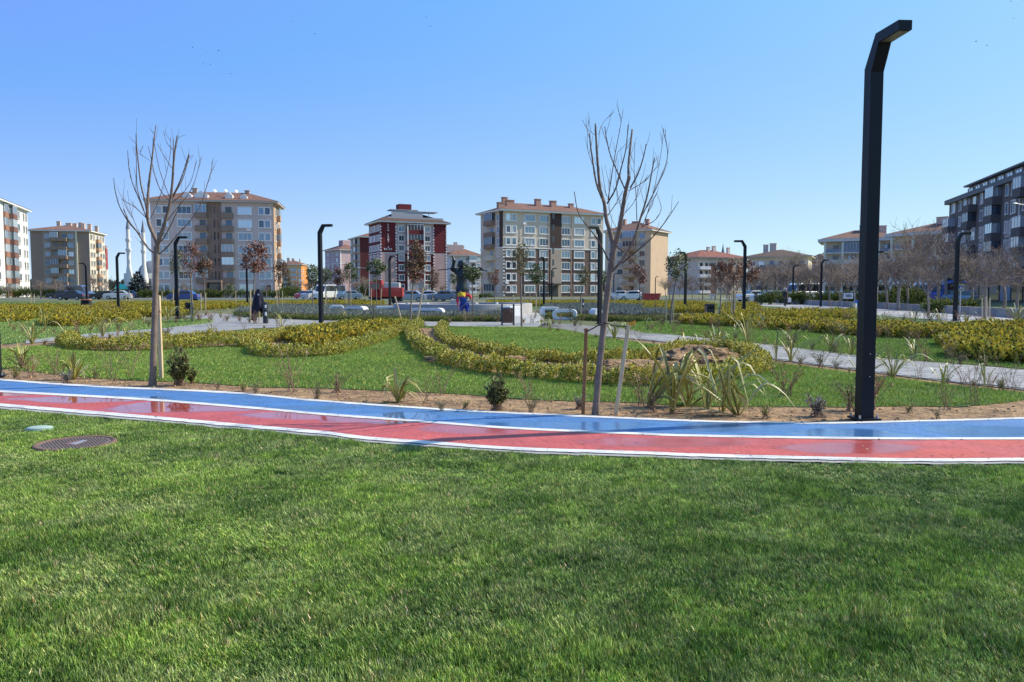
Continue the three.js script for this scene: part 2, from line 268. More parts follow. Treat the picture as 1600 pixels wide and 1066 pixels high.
const laneM = (rgb) => M(rgb, 1, { map: laneDirt, roughnessMap: laneRough, bumpMap: laneBump, bumpScale: 0.006 });
const lineTex = tex(512, 512, (u, v) => { const n = fbm(u * 30, v * 30, 101, 30, 5), g = n > 0.58 ? 0.4 + 0.3 * hash(u * 512, v * 512, 2) : 0.62 + 0.2 * fbm(u * 9, v * 9, 107, 9, 3); return [g, g * 0.985, g * 0.95]; }, 6);
const lineM = M([1, 1, 1], 0.6, { map: lineTex });
const track = thing('track', 'blue and red rubber track with white lines and puddles', 'track', V(0, 0, 0), 0, null, 'structure');
mesh('base_slab', ribbon((x) => y0f(x) - 0.6, (x) => y2f(x) + 5.5, 0.018, 2.2), M([1, 1, 1], 0.9, { map: tex(256, 256, (u, v) => { const n = fbm(u * 40, v * 40, 105, 40, 4), g = 0.2 + 0.3 * n; return [g, g * 0.98, g * 0.94]; }, 6) }), track);
mesh('blue_lane', ribbon((x) => y0f(x) + 2, (x) => y1f(x), 0.022), laneM([0.075, 0.205, 0.46]), track);
mesh('red_lane', ribbon((x) => y1f(x), (x) => y2f(x), 0.022), laneM([0.56, 0.105, 0.095]), track);
mesh('white_line', ribbon((x) => y0f(x) - 0.4, (x) => y0f(x) + 2.4, 0.026, 0.8), lineM, track);
mesh('white_line', ribbon((x) => y1f(x) - 1.7, (x) => y1f(x) + 1.7, 0.026), lineM, track);
mesh('white_line', ribbon((x) => y2f(x) - 2.2, (x) => y2f(x) + 2.6, 0.026, 1.6), lineM, track);
// ---------------------------------------------------------------- grass
function tuftGeo(n, len, wid, spread) {
  const pos = [], col = [], idx = [];
  for (let b = 0; b < n; b++) {
    const a = rr(0, 6.283), r = spread * Math.sqrt(rnd()), x = Math.cos(a) * r, z = Math.sin(a) * r, dir = rr(0, 6.283), L = len * rr(0.6, 1.25), lean = rr(0.08, 0.55), q = rnd(), tone = q < 0.08 ? [3.1, 2.4, 5] : q < 0.26 ? [2.0, 1.7, 2.3] : q < 0.45 ? [0.5, 0.55, 0.5] : q < 0.55 ? [1.6, 1.15, 1] : [rr(0.8, 1.25), rr(0.85, 1.2), 1], w = wid * rr(0.7, 1.25), side = dir + 1.57 + rr(-0.5, 0.5);  // palest blades have sun glints painted into their colour
    const sx = Math.cos(side) * w / 2, sz = Math.sin(side) * w / 2, dx = Math.cos(dir), dz = Math.sin(dir), k = pos.length / 3;
    for (const [t, ww] of [[0, 1], [0.55, 0.8]]) { const o = lean * t * t * L, h = L * t * (1 - 0.25 * lean * t); pos.push(x + dx * o - sx * ww, h, z + dz * o - sz * ww, x + dx * o + sx * ww, h, z + dz * o + sz * ww); }
    pos.push(x + dx * lean * L, L * (1 - 0.25 * lean), z + dz * lean * L); for (let i = 0; i < 5; i++) col.push(...tone);
    idx.push(k, k + 1, k + 2, k + 1, k + 3, k + 2, k + 2, k + 3, k + 4);
  }
  const g = new THREE.BufferGeometry(); g.setAttribute('position', new THREE.Float32BufferAttribute(pos, 3)); g.setAttribute('color', new THREE.Float32BufferAttribute(col, 3)); g.setIndex(idx); g.computeVertexNormals(); return g;
}
const grassM = M([1, 1, 1], 0.5, { side: THREE.DoubleSide, vertexColors: true, specularIntensity: 0.9, transmission: 0.24, thickness: 0 });
const grassM2 = M([1, 1, 1], 0.7, { side: THREE.DoubleSide, vertexColors: true, specularIntensity: 0.5, transmission: 0.35, thickness: 0 });
const manhole = G(118, 698);
function grassTone(x, z) {
  const n = fbm(x * 1.1 + 4, z * 1.3, 111, 0, 3), m = fbm(x * 5, z * 6, 117, 0, 3), p = fbm(x * 2.2 + 7, z * 3.2, 123, 0, 5), k = rnd();
  let c = mix3([0.1, 0.2, 0.02], [0.27, 0.41, 0.055], sm(0.28, 0.72, n * 0.45 + m * 0.55));
  c = mix3(c, [0.33, 0.4, 0.12], sm(0.4, 0.72, p * 0.7 + 0.3 * fbm(x * 9, z * 11, 129, 0, 3)) * 0.6 * (0.7 + 0.3 * sm(2, -3, x)));
  if (k > 0.955) c = mix3(c, [0.55, 0.46, 0.2], rr(0.3, 0.9)); else if (k < 0.12) c = mix3(c, [0.05, 0.12, 0.012], 0.6);
  const j = Math.exp(rr(-0.5, 0.42)); return [c[0] * j, c[1] * j, c[2] * j];
}
{
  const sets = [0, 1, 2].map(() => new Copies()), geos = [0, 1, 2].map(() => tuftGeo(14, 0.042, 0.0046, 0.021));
  const x0 = -12.5, x1 = 10.5, z0 = -11.5, z1 = -2.55; let n = 0;
  for (let i = 0; i < 600000; i++) {
    const x = rr(x0, x1), z = rr(z0, z1), d = -z;
    if (Math.abs(x) > d * 0.69 + 1.4 || !inPoly(x, z, nearLawn)) continue;
    if (rnd() > Math.min(1, 5.2 / d)) continue;
    const mh = Math.hypot(x - manhole.x, (z - manhole.z)), hole = Math.hypot(x - manhole.x - 0.27, z - manhole.z + 0.3);
    if (mh < 0.372 || hole < 0.1) continue;
    if (Math.hypot((x - G(425, 747).x) / 0.16, (z - G(425, 747).z) / 0.09) < 1 && rnd() < 0.85) continue;
    const lx = (fbm(x * 1.1, z * 1.1, 131, 0, 3) - 0.5) * 0.8, lz = (fbm(x * 1.1 + 30, z * 1.1, 137, 0, 3) - 0.5) * 0.8;
    const hgt = 0.35 + 1.25 * fbm(x * 3.2, z * 3.2, 141, 0, 4);
    sets[n++ % 3].add(x, 0.008, z, rr(0, 6.28), rr(0.85, 1.25) * (d > 6 ? 1.15 : 1), grassTone(x, z), lz, lx, hgt * rr(0.85, 1.15));
  }
  const g = thing('grass', 'short green turf blades of the foreground lawn', 'grass', V(0, 0, 0), 0, null, 'stuff');
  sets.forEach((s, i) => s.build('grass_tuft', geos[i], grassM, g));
  console.log('near tufts', n);
}
const crescent = [[646, 514], [638, 528], [646, 541], [660, 552], [700, 572], [760, 583], [830, 590], [907, 596], [995, 600], [1060, 599], [1110, 596], [1150, 590], [1180, 578], [1170, 566], [1130, 553], [1090, 551], [1040, 563], [945, 566], [870, 566], [795, 559], [760, 553], [720, 545], [695, 533], [688, 514]];
const bareBeds = [crescent, [[396, 553], [460, 557], [522, 554], [610, 528], [648, 513], [560, 511], [470, 521], [396, 541]], [[92, 544], [125, 548], [200, 549], [275, 546], [400, 540], [500, 530], [480, 525], [330, 531], [190, 532], [110, 536]]].map(gpoly);
function farGrass(P, n, scale, label, tone) {
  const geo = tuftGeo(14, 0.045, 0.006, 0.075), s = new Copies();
  scatter(P, n, (x, z) => {
    const d = Math.hypot(x, z); if (bareBeds.some((B) => inPoly(x, z, B))) return; if (d > 60 || Math.abs(x) > -z * 0.72 + 1) return;
    const c = grassTone(x * 0.6, z * 0.6); s.add(x, 0.01, z, rr(0, 6.28), scale * rr(0.8, 1.3) * (1 + Math.max(0, d - 14) * 0.03), mix3(c, tone, 0.5), rr(-0.2, 0.2), rr(-0.2, 0.2), scale * rr(0.7, 1.2));
  });
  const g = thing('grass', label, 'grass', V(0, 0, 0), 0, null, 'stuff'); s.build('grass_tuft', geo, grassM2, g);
}
farGrass(lawnA, 70000, 1.05, 'short turf blades of the lawn among the golden hedges', [0.27, 0.41, 0.075]);
farGrass(lawnC, 14000, 1.2, 'short turf blades of the strip beside the right paved path', [0.28, 0.45, 0.065]);
farGrass(lawnB, 12000, 1.2, 'short turf blades of the lawn strip behind the left path', [0.23, 0.38, 0.09]);

// ---------------------------------------------------------------- hedges
function leafQuad(L, w, fold, rgb) {                        // one leaf of four faces with a folded midrib, base at the origin, pointing up
  const g = new THREE.BufferGeometry();
  const p = [0, 0, 0, -w / 2, L * 0.5, fold, 0, L * 0.5, 0, w / 2, L * 0.5, fold, 0, L, fold * 0.3];
  g.setAttribute('position', new THREE.Float32BufferAttribute(p, 3)); g.setIndex([0, 2, 1, 0, 3, 2, 1, 2, 4, 2, 3, 4]); g.computeVertexNormals();
  return rgb ? tint(g, rgb) : g;
}
function place(g, x, y, z, yaw, tilt, roll = 0) { g.rotateY(roll); g.rotateX(tilt); g.rotateY(yaw); g.translate(x, y, z); return g; }
function sprigGeo(n, size, L, w, tones) {
  const out = [];
  for (let i = 0; i < n; i++) { const t = (i + 0.5) / n, a = i * 2.4 + rr(-0.4, 0.4); out.push(place(leafQuad(L * rr(0.75, 1.25), w * rr(0.8, 1.2), 0.004, tones[Math.floor(rnd() * tones.length)]), Math.cos(a) * 0.008, size * (t - 0.35), Math.sin(a) * 0.008, -a + 1.57, rr(0.4, 1.25) * (1.15 - 0.5 * t), rr(-0.6, 0.6))); }
  return merge(out);
}
const leafM = (o = {}) => new THREE.MeshPhysicalMaterial({ color: C(1, 1, 1), roughness: 0.5, vertexColors: true, side: THREE.DoubleSide, ...o });
const hedgeM = leafM({ transmission: 0.3, thickness: 0, roughness: 0.8, specularIntensity: 0.35 });
const goldTones = [[0.66, 0.57, 0.08], [0.56, 0.5, 0.07], [0.8, 0.75, 0.28], [0.42, 0.44, 0.06], [0.2, 0.26, 0.045], [0.58, 0.46, 0.055], [0.07, 0.085, 0.02], [0.36, 0.4, 0.06]];
const goldSprigs = [0, 1].map(() => sprigGeo(13, 0.11, 0.04, 0.024, goldTones));
const goldFar = sprigGeo(11, 0.17, 0.075, 0.05, goldTones);
const greenSprig = sprigGeo(12, 0.16, 0.06, 0.03, [[0.07, 0.12, 0.025], [0.12, 0.17, 0.035], [0.05, 0.09, 0.02], [0.2, 0.2, 0.05]]);
const lavSprig = (() => { const o = []; for (let i = 0; i < 16; i++) { const a = rr(0, 6.28), t = rr(0.1, 0.7), L = rr(0.16, 0.3); o.push(place(leafQuad(L, 0.022, 0.003, [[0.3, 0.32, 0.3], [0.22, 0.25, 0.22], [0.34, 0.33, 0.36], [0.16, 0.19, 0.13]][i % 4]), 0, 0, 0, a, t)); } return merge(o); })();
const stickM = M([0.12, 0.085, 0.055], 0.9);
function plantArea(o, P, h, dens, geos, opts = {}) {
  const n = Math.round(areaOf(P) * dens), s = geos.map(() => new Copies()); let k = 0;
  scatter(P, n, (x, z) => {
    const gap = fbm(x * 0.9 + 3, z * 0.9, 159, 0, 4); if (opts.gaps && gap < 0.42) return false; const e = edgeDist(x, z, P), lump = 0.5 + 0.95 * fbm(x * 2.6, z * 2.6, 151, 0, 3), top = h * lump * (1 - 0.55 * Math.exp(-e / (0.28 * h)));
    const y = rnd() < 0.6 ? top * rr(0.75, 1.0) + (rnd() < 0.06 ? rr(0.02, 0.09) : 0) : top * rr(0.1, 0.8);
    const b = rr(0.75, 1.2), g = fbm(x * 1.3, z * 1.3, 157, 0, 3), warm = opts.warm ?? 0.25;
    s[k++ % geos.length].add(x, y, z, rr(0, 6.28), rr(0.75, 1.25) * (opts.scale ?? 1), [b * (1 + warm * (g - 0.5)), b, b * (opts.blue ?? 1)], rr(-0.55, 0.55), rr(-0.55, 0.55));
  });
  s.forEach((c, i) => c.build('foliage', geos[i], opts.mat ?? hedgeM, o));
  if (opts.stems !== false) {                               // brown stems inside
    const st = new Copies(); scatter(P, Math.min(900, Math.round(areaOf(P) * 26)), (x, z) => { st.add(x, 0, z, rr(0, 6.28), 1, [1, 1, 1], rr(-0.3, 0.3), rr(-0.3, 0.3), h * rr(0.5, 0.8)); });
    st.build('stems', new THREE.CylinderGeometry(0.004, 0.008, 1, 4, 1, true).translate(0, 0.5, 0), stickM, o);
  }
  return o;
}
const near = (px, w, h, label, dens = 520) => { const P = strip(px, w * 0.8); return plantArea(thing('hedge', label, 'hedge', V(0, 0, 0), 0, 'golden hedges planted in curves'), P, h * 0.7, dens, goldSprigs); };
const far = (px, h, label, dens = 95, o = {}) => plantArea(thing('hedge', label, 'hedge', V(0, 0, 0), 0, 'golden hedges planted in curves'), gpoly(px), h * 0.58, dens, [goldFar], { stems: false, gaps: true, ...o });
// soil inside the leaf-shaped beds
structure('soil_bed', sheetGeo(gpoly(crescent), 0.03), soilM, 'bare soil crescent between the two curved central hedges', 'soil');
structure('soil_bed', sheetGeo(gpoly([[396, 553], [460, 557], [522, 554], [610, 528], [648, 513], [560, 511], [470, 521], [396, 541]]), 0.03), soilM, 'bare soil inside the leaf-shaped hedge left of the crescent', 'soil');
structure('soil_bed', sheetGeo(gpoly([[92, 544], [125, 548], [200, 549], [275, 546], [400, 540], [500, 530], [480, 525], [330, 531], [190, 532], [110, 536]]), 0.03), soilM, 'bare soil inside the long far left hedge loop', 'soil');
function mound(px, py, rx, rz, h, label) { const g = new THREE.SphereGeometry(1, 72, 36, 0, 6.2832, 0, 1.5708); const p = g.attributes.position; for (let i = 0; i < p.count; i++) { const X = p.getX(i) * rx, Z = p.getZ(i) * rz, k = 0.55 + 0.9 * fbm(X * 2 + px, Z * 2 + 9, 163, 0, 3) + 0.3 * (fbm(X * 11 + px, Z * 11, 167, 0, 3) - 0.5); p.setXYZ(i, p.getX(i) * rx * k, p.getY(i) * h * k, p.getZ(i) * rz * k); } g.computeVertexNormals(); g.translate(G(px, py).x, 0.01, G(px, py).z); return structure('soil_mound', uvm(g), soilM, label, 'soil'); }
mound(1095, 573, 0.75, 0.9, 0.32, 'low heap of brown soil inside the right end of the crescent');
mound(770, 566, 1.6, 0.3, 0.12, 'long low ridge of soil between the two central hedges');
mound(1010, 579, 1.5, 0.4, 0.16, 'low ridge of soil in the crescent behind the staked tree');
near([[648, 509], [636, 519], [634, 530], [641, 541], [655, 553], [697, 575], [760, 587], [795, 591.5], [907, 602], [995, 606.5], [1040, 607]], 0.5, 0.42, 'long golden hedge along the near side of the crescent');
near([[1040, 607], [1110, 601], [1160, 594], [1203, 582], [1200, 569]], 0.55, 0.4, 'golden hedge at the right tip of the crescent');
near([[686, 512], [680, 519], [682, 529], [710, 546], [760, 557], [795, 563], [870, 570], [945, 571], [1020, 570], [1045, 564], [1070, 555]], 0.5, 0.34, 'inner golden hedge along the lawn inside the crescent');
near([[1065, 558], [1090, 552], [1135, 556], [1165, 566]], 0.6, 0.4, 'short golden hedge behind the soil heap');
near([[392, 545], [394, 557], [425, 561], [460, 561], [522, 558], [560, 548], [610, 532], [640, 516]], 0.5, 0.36, 'golden hedge along the front of the central leaf-shaped bed');
near([[396, 545], [430, 535], [470, 526], [520, 517], [560, 513], [610, 510], [645, 509]], 0.55, 0.36, 'golden hedge along the back of the central leaf-shaped bed', 420);
near([[96, 536], [87, 541], [100, 546], [125, 549.5], [200, 551], [275, 548], [330, 545], [392, 543]], 0.6, 0.4, 'golden hedge along the front of the far left bed');
near([[200, 538], [262, 535], [330, 533], [400, 531], [440, 527], [480, 523]], 0.55, 0.36, 'golden hedge along the back of the far left bed', 420);
far([[470, 545], [520, 546], [600, 527], [640, 514], [600, 512], [540, 516], [490, 522], [440, 534]], 0.42, 'scattered golden plants filling the central leaf-shaped bed', 150);
far([[62, 511], [100, 512], [170, 509], [205, 503], [225, 500], [190, 495], [120, 498], [62, 503]], 0.5, 'golden hedge block left of the near trunk');
far([[-80, 508], [0, 505], [52, 503], [60, 496], [0, 492], [-80, 494]], 0.55, 'golden hedge block at the left edge behind the lamp post');
far([[-120, 489], [145, 488], [150, 482], [-120, 482.5]], 0.5, 'long thin golden hedge before the far left lawn');
far([[65, 499], [130, 497], [250, 496], [300, 492], [250, 487], [130, 488], [65, 491]], 0.5, 'golden hedge band behind the left stake');
far([[150, 484], [290, 486], [400, 481], [395, 476], [150, 477.5]], 0.5, 'golden hedge band in front of the lilac block entrance');
far([[400, 480], [560, 479], [600, 478], [600, 474], [400, 475]], 0.5, 'golden hedge band behind the grey lavender bed');
far([[760, 479], [900, 479], [1100, 484], [1105, 477], [900, 474.5], [760, 474.5]], 0.55, 'golden hedge band below the brown block');
far([[1000, 489], [1116, 490], [1120, 481], [1010, 481]], 0.55, 'golden hedge band behind the black litter bin');
far([[1128, 500], [1192, 501], [1195, 490], [1180, 479], [1128, 480]], 0.55, 'golden hedge clump round the foot of the short park lamp');
far([[1192, 500.5], [1270, 501], [1340, 499], [1342, 493], [1260, 493], [1192, 492]], 0.55, 'golden hedge band in front of the road on the right');
far([[1062, 507.5], [1140, 513], [1200, 516.5], [1340, 527], [1420, 531], [1460, 534], [1470, 522], [1340, 515], [1200, 507], [1100, 502], [1066, 501]], 0.5, 'long golden hedge along the bright lawn strip at right', 150);
far([[1455, 534], [1475, 548], [1480, 560], [1560, 569], [1640, 574], [1760, 560], [1640, 518], [1560, 514], [1470, 520]], 0.44, 'broad golden shrub mass at the right edge', 190);
// lavender and low green edging
const lavM = leafM({ roughness: 0.85 });
const lav = (px, label) => plantArea(thing('lavender', label, 'lavender', V(0, 0, 0), 0, null, 'stuff'), gpoly(px), 0.15, 90, [lavSprig], { mat: lavM, stems: false, warm: 0.1, blue: 1.05 });
lav([[432, 496], [520, 499], [640, 500], [760, 499], [800, 498], [790, 495], [640, 493], [600, 484], [540, 482], [440, 481], [395, 484]], 'grey lavender bed in front of the white benches');
lav([[846, 489], [900, 492], [1000, 496], [1046, 494], [1030, 484], [940, 478.5], [852, 480]], 'grey lavender bed right of the white fountain plinth');
lav([[372, 494], [400, 494], [400, 486], [372, 486]], 'small grey lavender patch left of the dark jacket');
const edging = (px, label) => plantArea(thing('hedge', label, 'hedge', V(0, 0, 0), 0, 'low green edging hedges'), gpoly(px), 0.12, 190, [greenSprig], { stems: false });
edging([[420, 498], [500, 501.5], [640, 503], [800, 503], [800, 500.5], [640, 500.5], [500, 498.5], [420, 495.5]], 'low dark green edging along the front of the lavender');
edging([[366, 495], [400, 497], [412, 496], [400, 493.5], [366, 492]], 'low dark green edging behind the jacket and bollard');
edging([[852, 498.5], [940, 502.5], [1000, 504], [1065, 500], [1060, 497], [1000, 500], [940, 499], [856, 494]], 'low dark green edging along the right lavender bed');
// ---------------------------------------------------------------- park lamps
const lampM = M([0.006, 0.008, 0.013], 0.5, { specularIntensity: 0.6 });
const boltM = M([0.5, 0.5, 0.5], 0.35, { metalness: 1 });
const ledM = M([0.16, 0.15, 0.1], 0.4);
const LH = At(1378, 62, 8.85).y + 0.055;                      // lamp height from the nearest one
function lampGeo(h) {                                        // a square tube that bends 45 degrees into a flat arm, swept along the profile
  const w = 0.146, t = 0.105, prof = [[0, 0], [0, h - 0.36], [0.18, h - 0.055], [0.61, h - 0.055]];
  const dirs = [[0, 1], [0, 1], [1, 0], [1, 0]], pos = [], idx = [];
  const offs = [[1, 0], [0.94, -0.4], [0.5, -0.87], [0, -1]];
  prof.forEach(([z, y], i) => { const [oz, oy] = offs[i], th = i < 1 ? 0.16 : i < 2 ? 0.155 : i < 3 ? 0.13 : 0.1; for (const [sx, so] of [[-1, -1], [1, -1], [1, 1], [-1, 1]]) pos.push(sx * w / 2, y + oy * so * th / 2, z + oz * so * th / 2); if (i) for (let k = 0; k < 4; k++) { const p = (i - 1) * 4 + k, q = (i - 1) * 4 + (k + 1) % 4; idx.push(p, p + 4, q, q, p + 4, q + 4); } });
  idx.push(12, 14, 13, 12, 15, 14, 0, 1, 2, 0, 2, 3);
  const g = new THREE.BufferGeometry(); g.setAttribute('position', new THREE.Float32BufferAttribute(pos, 3)); g.setIndex(idx); const f = g.toNonIndexed(); f.computeVertexNormals(); return f;
}
function lamp(pos, turn, label, h = LH, proto) {
  const o = thing('street_lamp', label, 'street lamp', pos, turn, 'angular dark park lamps');
  mesh('post', lampGeo(h), lampM, o);
  mesh('light_panel', bx(0.11, 0.012, 0.34, 0, h - 0.109, 0.41), ledM, o);
  for (const y of [0.52, 0.78]) mesh('bolt', new THREE.CylinderGeometry(0.007, 0.007, 0.008, 8).rotateX(1.5708).translate(0.01, y, 0.082), boltM, o);
  const base = mesh('base_plate', bx(0.27, 0.022, 0.27, 0, 0.03, 0), lampM, o);
  for (const [a, b] of [[1, 1], [1, -1], [-1, 1], [-1, -1]]) mesh('bolt', cyl(0.014, 0.014, 0.045, a * 0.105, 0.035, b * 0.105, 6), boltM, base);
  return o;
}
lamp(G(1350, 657.5), 0.06, 'tallest dark lamp post standing beside the blue lane');
lamp(G(-6, 590), 0.4, 'dark lamp post cut by the left edge beside the blue lane');
const lampTop = (px, ty, by) => { const d = by ? -G(px, by).z : (LH - EYE) * F / (HZ - ty); return V(At(px, HZ, d).x, 0, -d); };
[[501, 344, 508.5, 1.2, 'dark lamp post in front of the low grey lavender bed, left of centre'], [276, 370, 0, 1.57, 'dark lamp with its arm to the right before the lilac block'], [184, 395, 0, 1.57, 'dark lamp with arm to the right before the minarets'],
 [135, 411, 0, -1.4, 'small dark lamp in front of the brown block at left'], [386, 404, 0, 0.1, 'plain dark lamp post behind the jacket'], [609, 400, 0, 0.8, 'dark lamp in front of the red block and fire truck'],
 [937, 351, 506.5, -1.0, 'dark lamp directly behind the bare tree right of centre'], [850, 402, 0, -0.5, 'dark lamp rising before the brown block stairwell'], [862, 419, 0, 1.57, 'thin far lamp with arm to the right before the brown block'],
 [959, 427, 0, 1.57, 'thin far lamp before the cream block'], [1024, 432, 0, 1.57, 'thin far lamp just right of the cream block'], [1163, 376, 0, -1.57, 'dark lamp with arm to the left standing in the golden hedge'],
 [1071, 394, 0, -1.2, 'dark lamp with arm to the left beside the green round tree'], [1239, 414, 0, 1.57, 'dark lamp with arm to the right before the brown-roofed house'], [1283, 406, 0, 1.57, 'dark lamp with arm to the right at the cream balconied block corner'],
 [1190, 426, 0, 1.57, 'thinnest far lamp among the bare trees left of the brown-roofed house'], [1211, 421, 0, 1.57, 'thin far lamp among bare trees before the brown-roofed house'], [1494, 376, 502, 1.57, 'dark lamp with arm to the right before the dark block'],
 [1366, 393, 0, 1.57, 'lamp mostly hidden behind the tallest lamp post']].forEach(([x, t, b, a, l]) => lamp(lampTop(x, t, b), a, l));
// tall street lights beyond the park
function streetLight(pos, h, turn, label, arm = 1.8) {
  const o = thing('street_light', label, 'street light', pos, turn, 'tall pale street lights');
  const m = M([0.55, 0.56, 0.58], 0.5, { metalness: 0.6 });
  mesh('post', tube([V(0, 0, 0), V(0, h - 0.4, 0)], [0.09, 0.05], 8), m, o);
  mesh('arm', tube(smoothPts([V(0, h - 0.5, 0), V(0, h - 0.1, 0.4), V(0, h + 0.1, arm)], 8), Array(9).fill(0.035), 6), m, o);
  const hd = new THREE.SphereGeometry(1, 10, 6); hd.scale(0.12, 0.07, 0.35); hd.translate(0, h + 0.1, arm + 0.25); mesh('lamp_head', hd, m, o);
}
{ const p = (px, d) => V(At(px, HZ, d).x, 0, -d);
  streetLight(p(577, 150), hAt(419, 150), -1.57, 'pale curved street light before the dark red block');
  streetLight(p(1276, 170), hAt(399, 170), -1.57, 'pale street light above the roofs left of the cream block', 3.2);
  streetLight(p(1607, 68), hAt(321, 68), -1.3, 'pale street light reaching in from the right edge before the dark block', 1.6); }

// ---------------------------------------------------------------- young bare trees
const barkTex = tex(128, 256, (u, v) => { const n = fbm(u * 6, v * 20, 171, 0, 4), k = fbm(u * 20, v * 5, 173, 20, 2); return mix3([0.15, 0.105, 0.08], [0.3, 0.225, 0.175], clamp01(n * 0.8 + (k - 0.5) * 0.5)); }, 1);
function barkUV(g) { const p = g.attributes.position, uv = new Float32Array(p.count * 2); for (let i = 0; i < p.count; i++) { uv[2 * i] = Math.atan2(p.getZ(i), p.getX(i)) * 0.32; uv[2 * i + 1] = p.getY(i) * 1.4; } g.setAttribute('uv', new THREE.BufferAttribute(uv, 2)); return g; }
const barkM = M([1, 1, 1], 0.85, { map: barkTex, bumpMap: barkTex, bumpScale: 0.006 });
const twigM = M([0.12, 0.07, 0.052], 0.8);
function bareTree(d, base, label, trunkPx, branches, twigs, toPx) {
  const foot = G(base[0], base[1]); d = -foot.z;
  const o = thing('bare_tree', label, 'tree', foot, 0);
  const sc = d / F, P = (x, y, dz) => At(x, y, d + dz).sub(foot);
  const tr = trunkPx.map(([x, y]) => P(x, y, 0)); tr[0].y = -0.05;
  const pts = smoothPts(tr, 22), rad = pts.map((p, i) => { const t = i / 22 * (trunkPx.length - 1), k = Math.min(trunkPx.length - 2, Math.floor(t)); return (trunkPx[k][2] + (trunkPx[k + 1][2] - trunkPx[k][2]) * (t - k)) * sc / 2 * (1 + 0.06 * Math.sin(i * 1.9)) * (i === 0 ? 1.2 : 1); });
  mesh('trunk', barkUV(tube(pts, rad, 14)), barkM, o);
  const make = ([w0, w1, ...c], k) => {
    const sl = (hash(k, 3, 7) - 0.5) * 1.1, q = c.map(([zx, zy], i) => { const [x, y] = toPx(zx, zy); return P(x, y, sl * (i / (c.length - 1)) * Math.min(1, c.length / 4)); });
    const n = c.length * 4, cp = c.length > 2 ? smoothPts(q, n) : q, m = cp.length - 1;
    const ws = sc * toPx.scale / 2;
    return [cp, cp.map((p, i) => Math.max(0.0018, (w0 + (w1 - w0) * i / m) * ws * (1 + 0.1 * Math.sin(i * 2.7 + k))))];
  };
  branches.forEach((b, k) => { const [cp, r] = make(b, k); mesh('branch', barkUV(tube(cp, r, 8)), b[0] > 11 ? barkM : twigM, o); });
  const tw = twigs.map((b, k) => { const [cp, r] = make(b, k + 40); return tube(cp, r, 5); });
  // side shoots with buds along the thinner branches
  branches.concat(twigs).forEach((b, k) => { const [cp] = make(b, k); for (let i = 3; i < cp.length - 1; i++) if (rnd() < 0.28) { const t = cp[i + 1].clone().sub(cp[i]).normalize(), s = V(rr(-1, 1), rr(0.1, 1), rr(-1, 1)).normalize().multiplyScalar(0.7).add(t).normalize(), L = rr(0.05, 0.26); tw.push(tube([cp[i], cp[i].clone().addScaledVector(s, L * 0.6), cp[i].clone().addScaledVector(s, L).add(V(0, L * 0.15, 0))], [0.0028, 0.0022, 0.0015], 4)); } });
  mesh('twigs', tw, twigM, o); o.children[o.children.length - 1].userData.kind = 'stuff';
  return o;
}
const zL = (x, y) => [170 + x / 4.847, 180 + y / 4.847]; zL.scale = 1 / 4.847;
bareTree(0, [238, 603], 'bare young tree with reddish trunk and a pale stake, nearest on the left', [[238, 604, 12], [239.5, 560, 10], [241, 510, 9.2], [243, 450, 8.4], [244.5, 400, 8.6], [245, 385, 9]],
  [[36, 6, [362, 1030], [366, 970], [330, 890], [295, 790], [295, 640], [305, 500], [325, 350], [345, 160], [357, 75]], [36, 8, [362, 1030], [370, 970], [395, 900], [430, 790], [462, 660], [480, 520], [490, 360], [505, 230], [518, 152]],
   [16, 8, [365, 1055], [310, 1020], [250, 940], [215, 885], [150, 800], [110, 710]], [10, 4, [235, 905], [150, 810], [80, 690], [45, 560], [36, 475]], [14, 6, [295, 790], [275, 660], [245, 540], [222, 360], [208, 210], [206, 140]], [8, 4, [290, 790], [230, 640], [180, 520], [150, 380], [142, 268]],
   [12, 7, [485, 610], [530, 520], [575, 400], [605, 295]], [12, 4, [385, 1050], [440, 1000], [520, 905], [600, 820], [690, 690], [740, 540], [775, 420], [790, 325]], [10, 5, [365, 960], [400, 950], [460, 850], [520, 720], [545, 655]], [8, 6, [480, 500], [488, 300], [488, 178]]],
  [[7, 4, [285, 780], [200, 700], [95, 638]], [8, 4, [265, 720], [215, 560], [208, 350], [205, 215]], [8, 4, [465, 655], [400, 585], [355, 480], [320, 330], [298, 235]], [6, 3, [455, 610], [420, 520], [380, 400], [350, 250], [340, 180]], [8, 5, [480, 630], [560, 480], [600, 340], [610, 300]], [7, 3, [430, 815], [520, 700], [600, 600], [650, 500], [697, 320]], [6, 3, [470, 670], [560, 590], [620, 500], [665, 345]],
   [6, 3, [475, 400], [430, 330], [365, 215]], [5, 2, [490, 265], [445, 220], [420, 150], [408, 118]], [5, 3, [310, 790], [350, 710], [400, 570], [440, 420], [470, 250], [465, 165]], [4, 2, [205, 215], [150, 162]], [4, 2, [340, 140], [305, 90]], [3, 2, [510, 250], [530, 170], [578, 152]], [4, 2, [225, 880], [170, 760], [120, 680], [105, 600]], [4, 2, [240, 910], [190, 800], [160, 700], [140, 570]], [3, 2, [320, 350], [240, 290], [262, 225]], [4, 2, [590, 340], [635, 302]]], zL);
const zR = (x, y) => [860 + x / 3.438, 170 + y / 3.438]; zR.scale = 1 / 3.438;
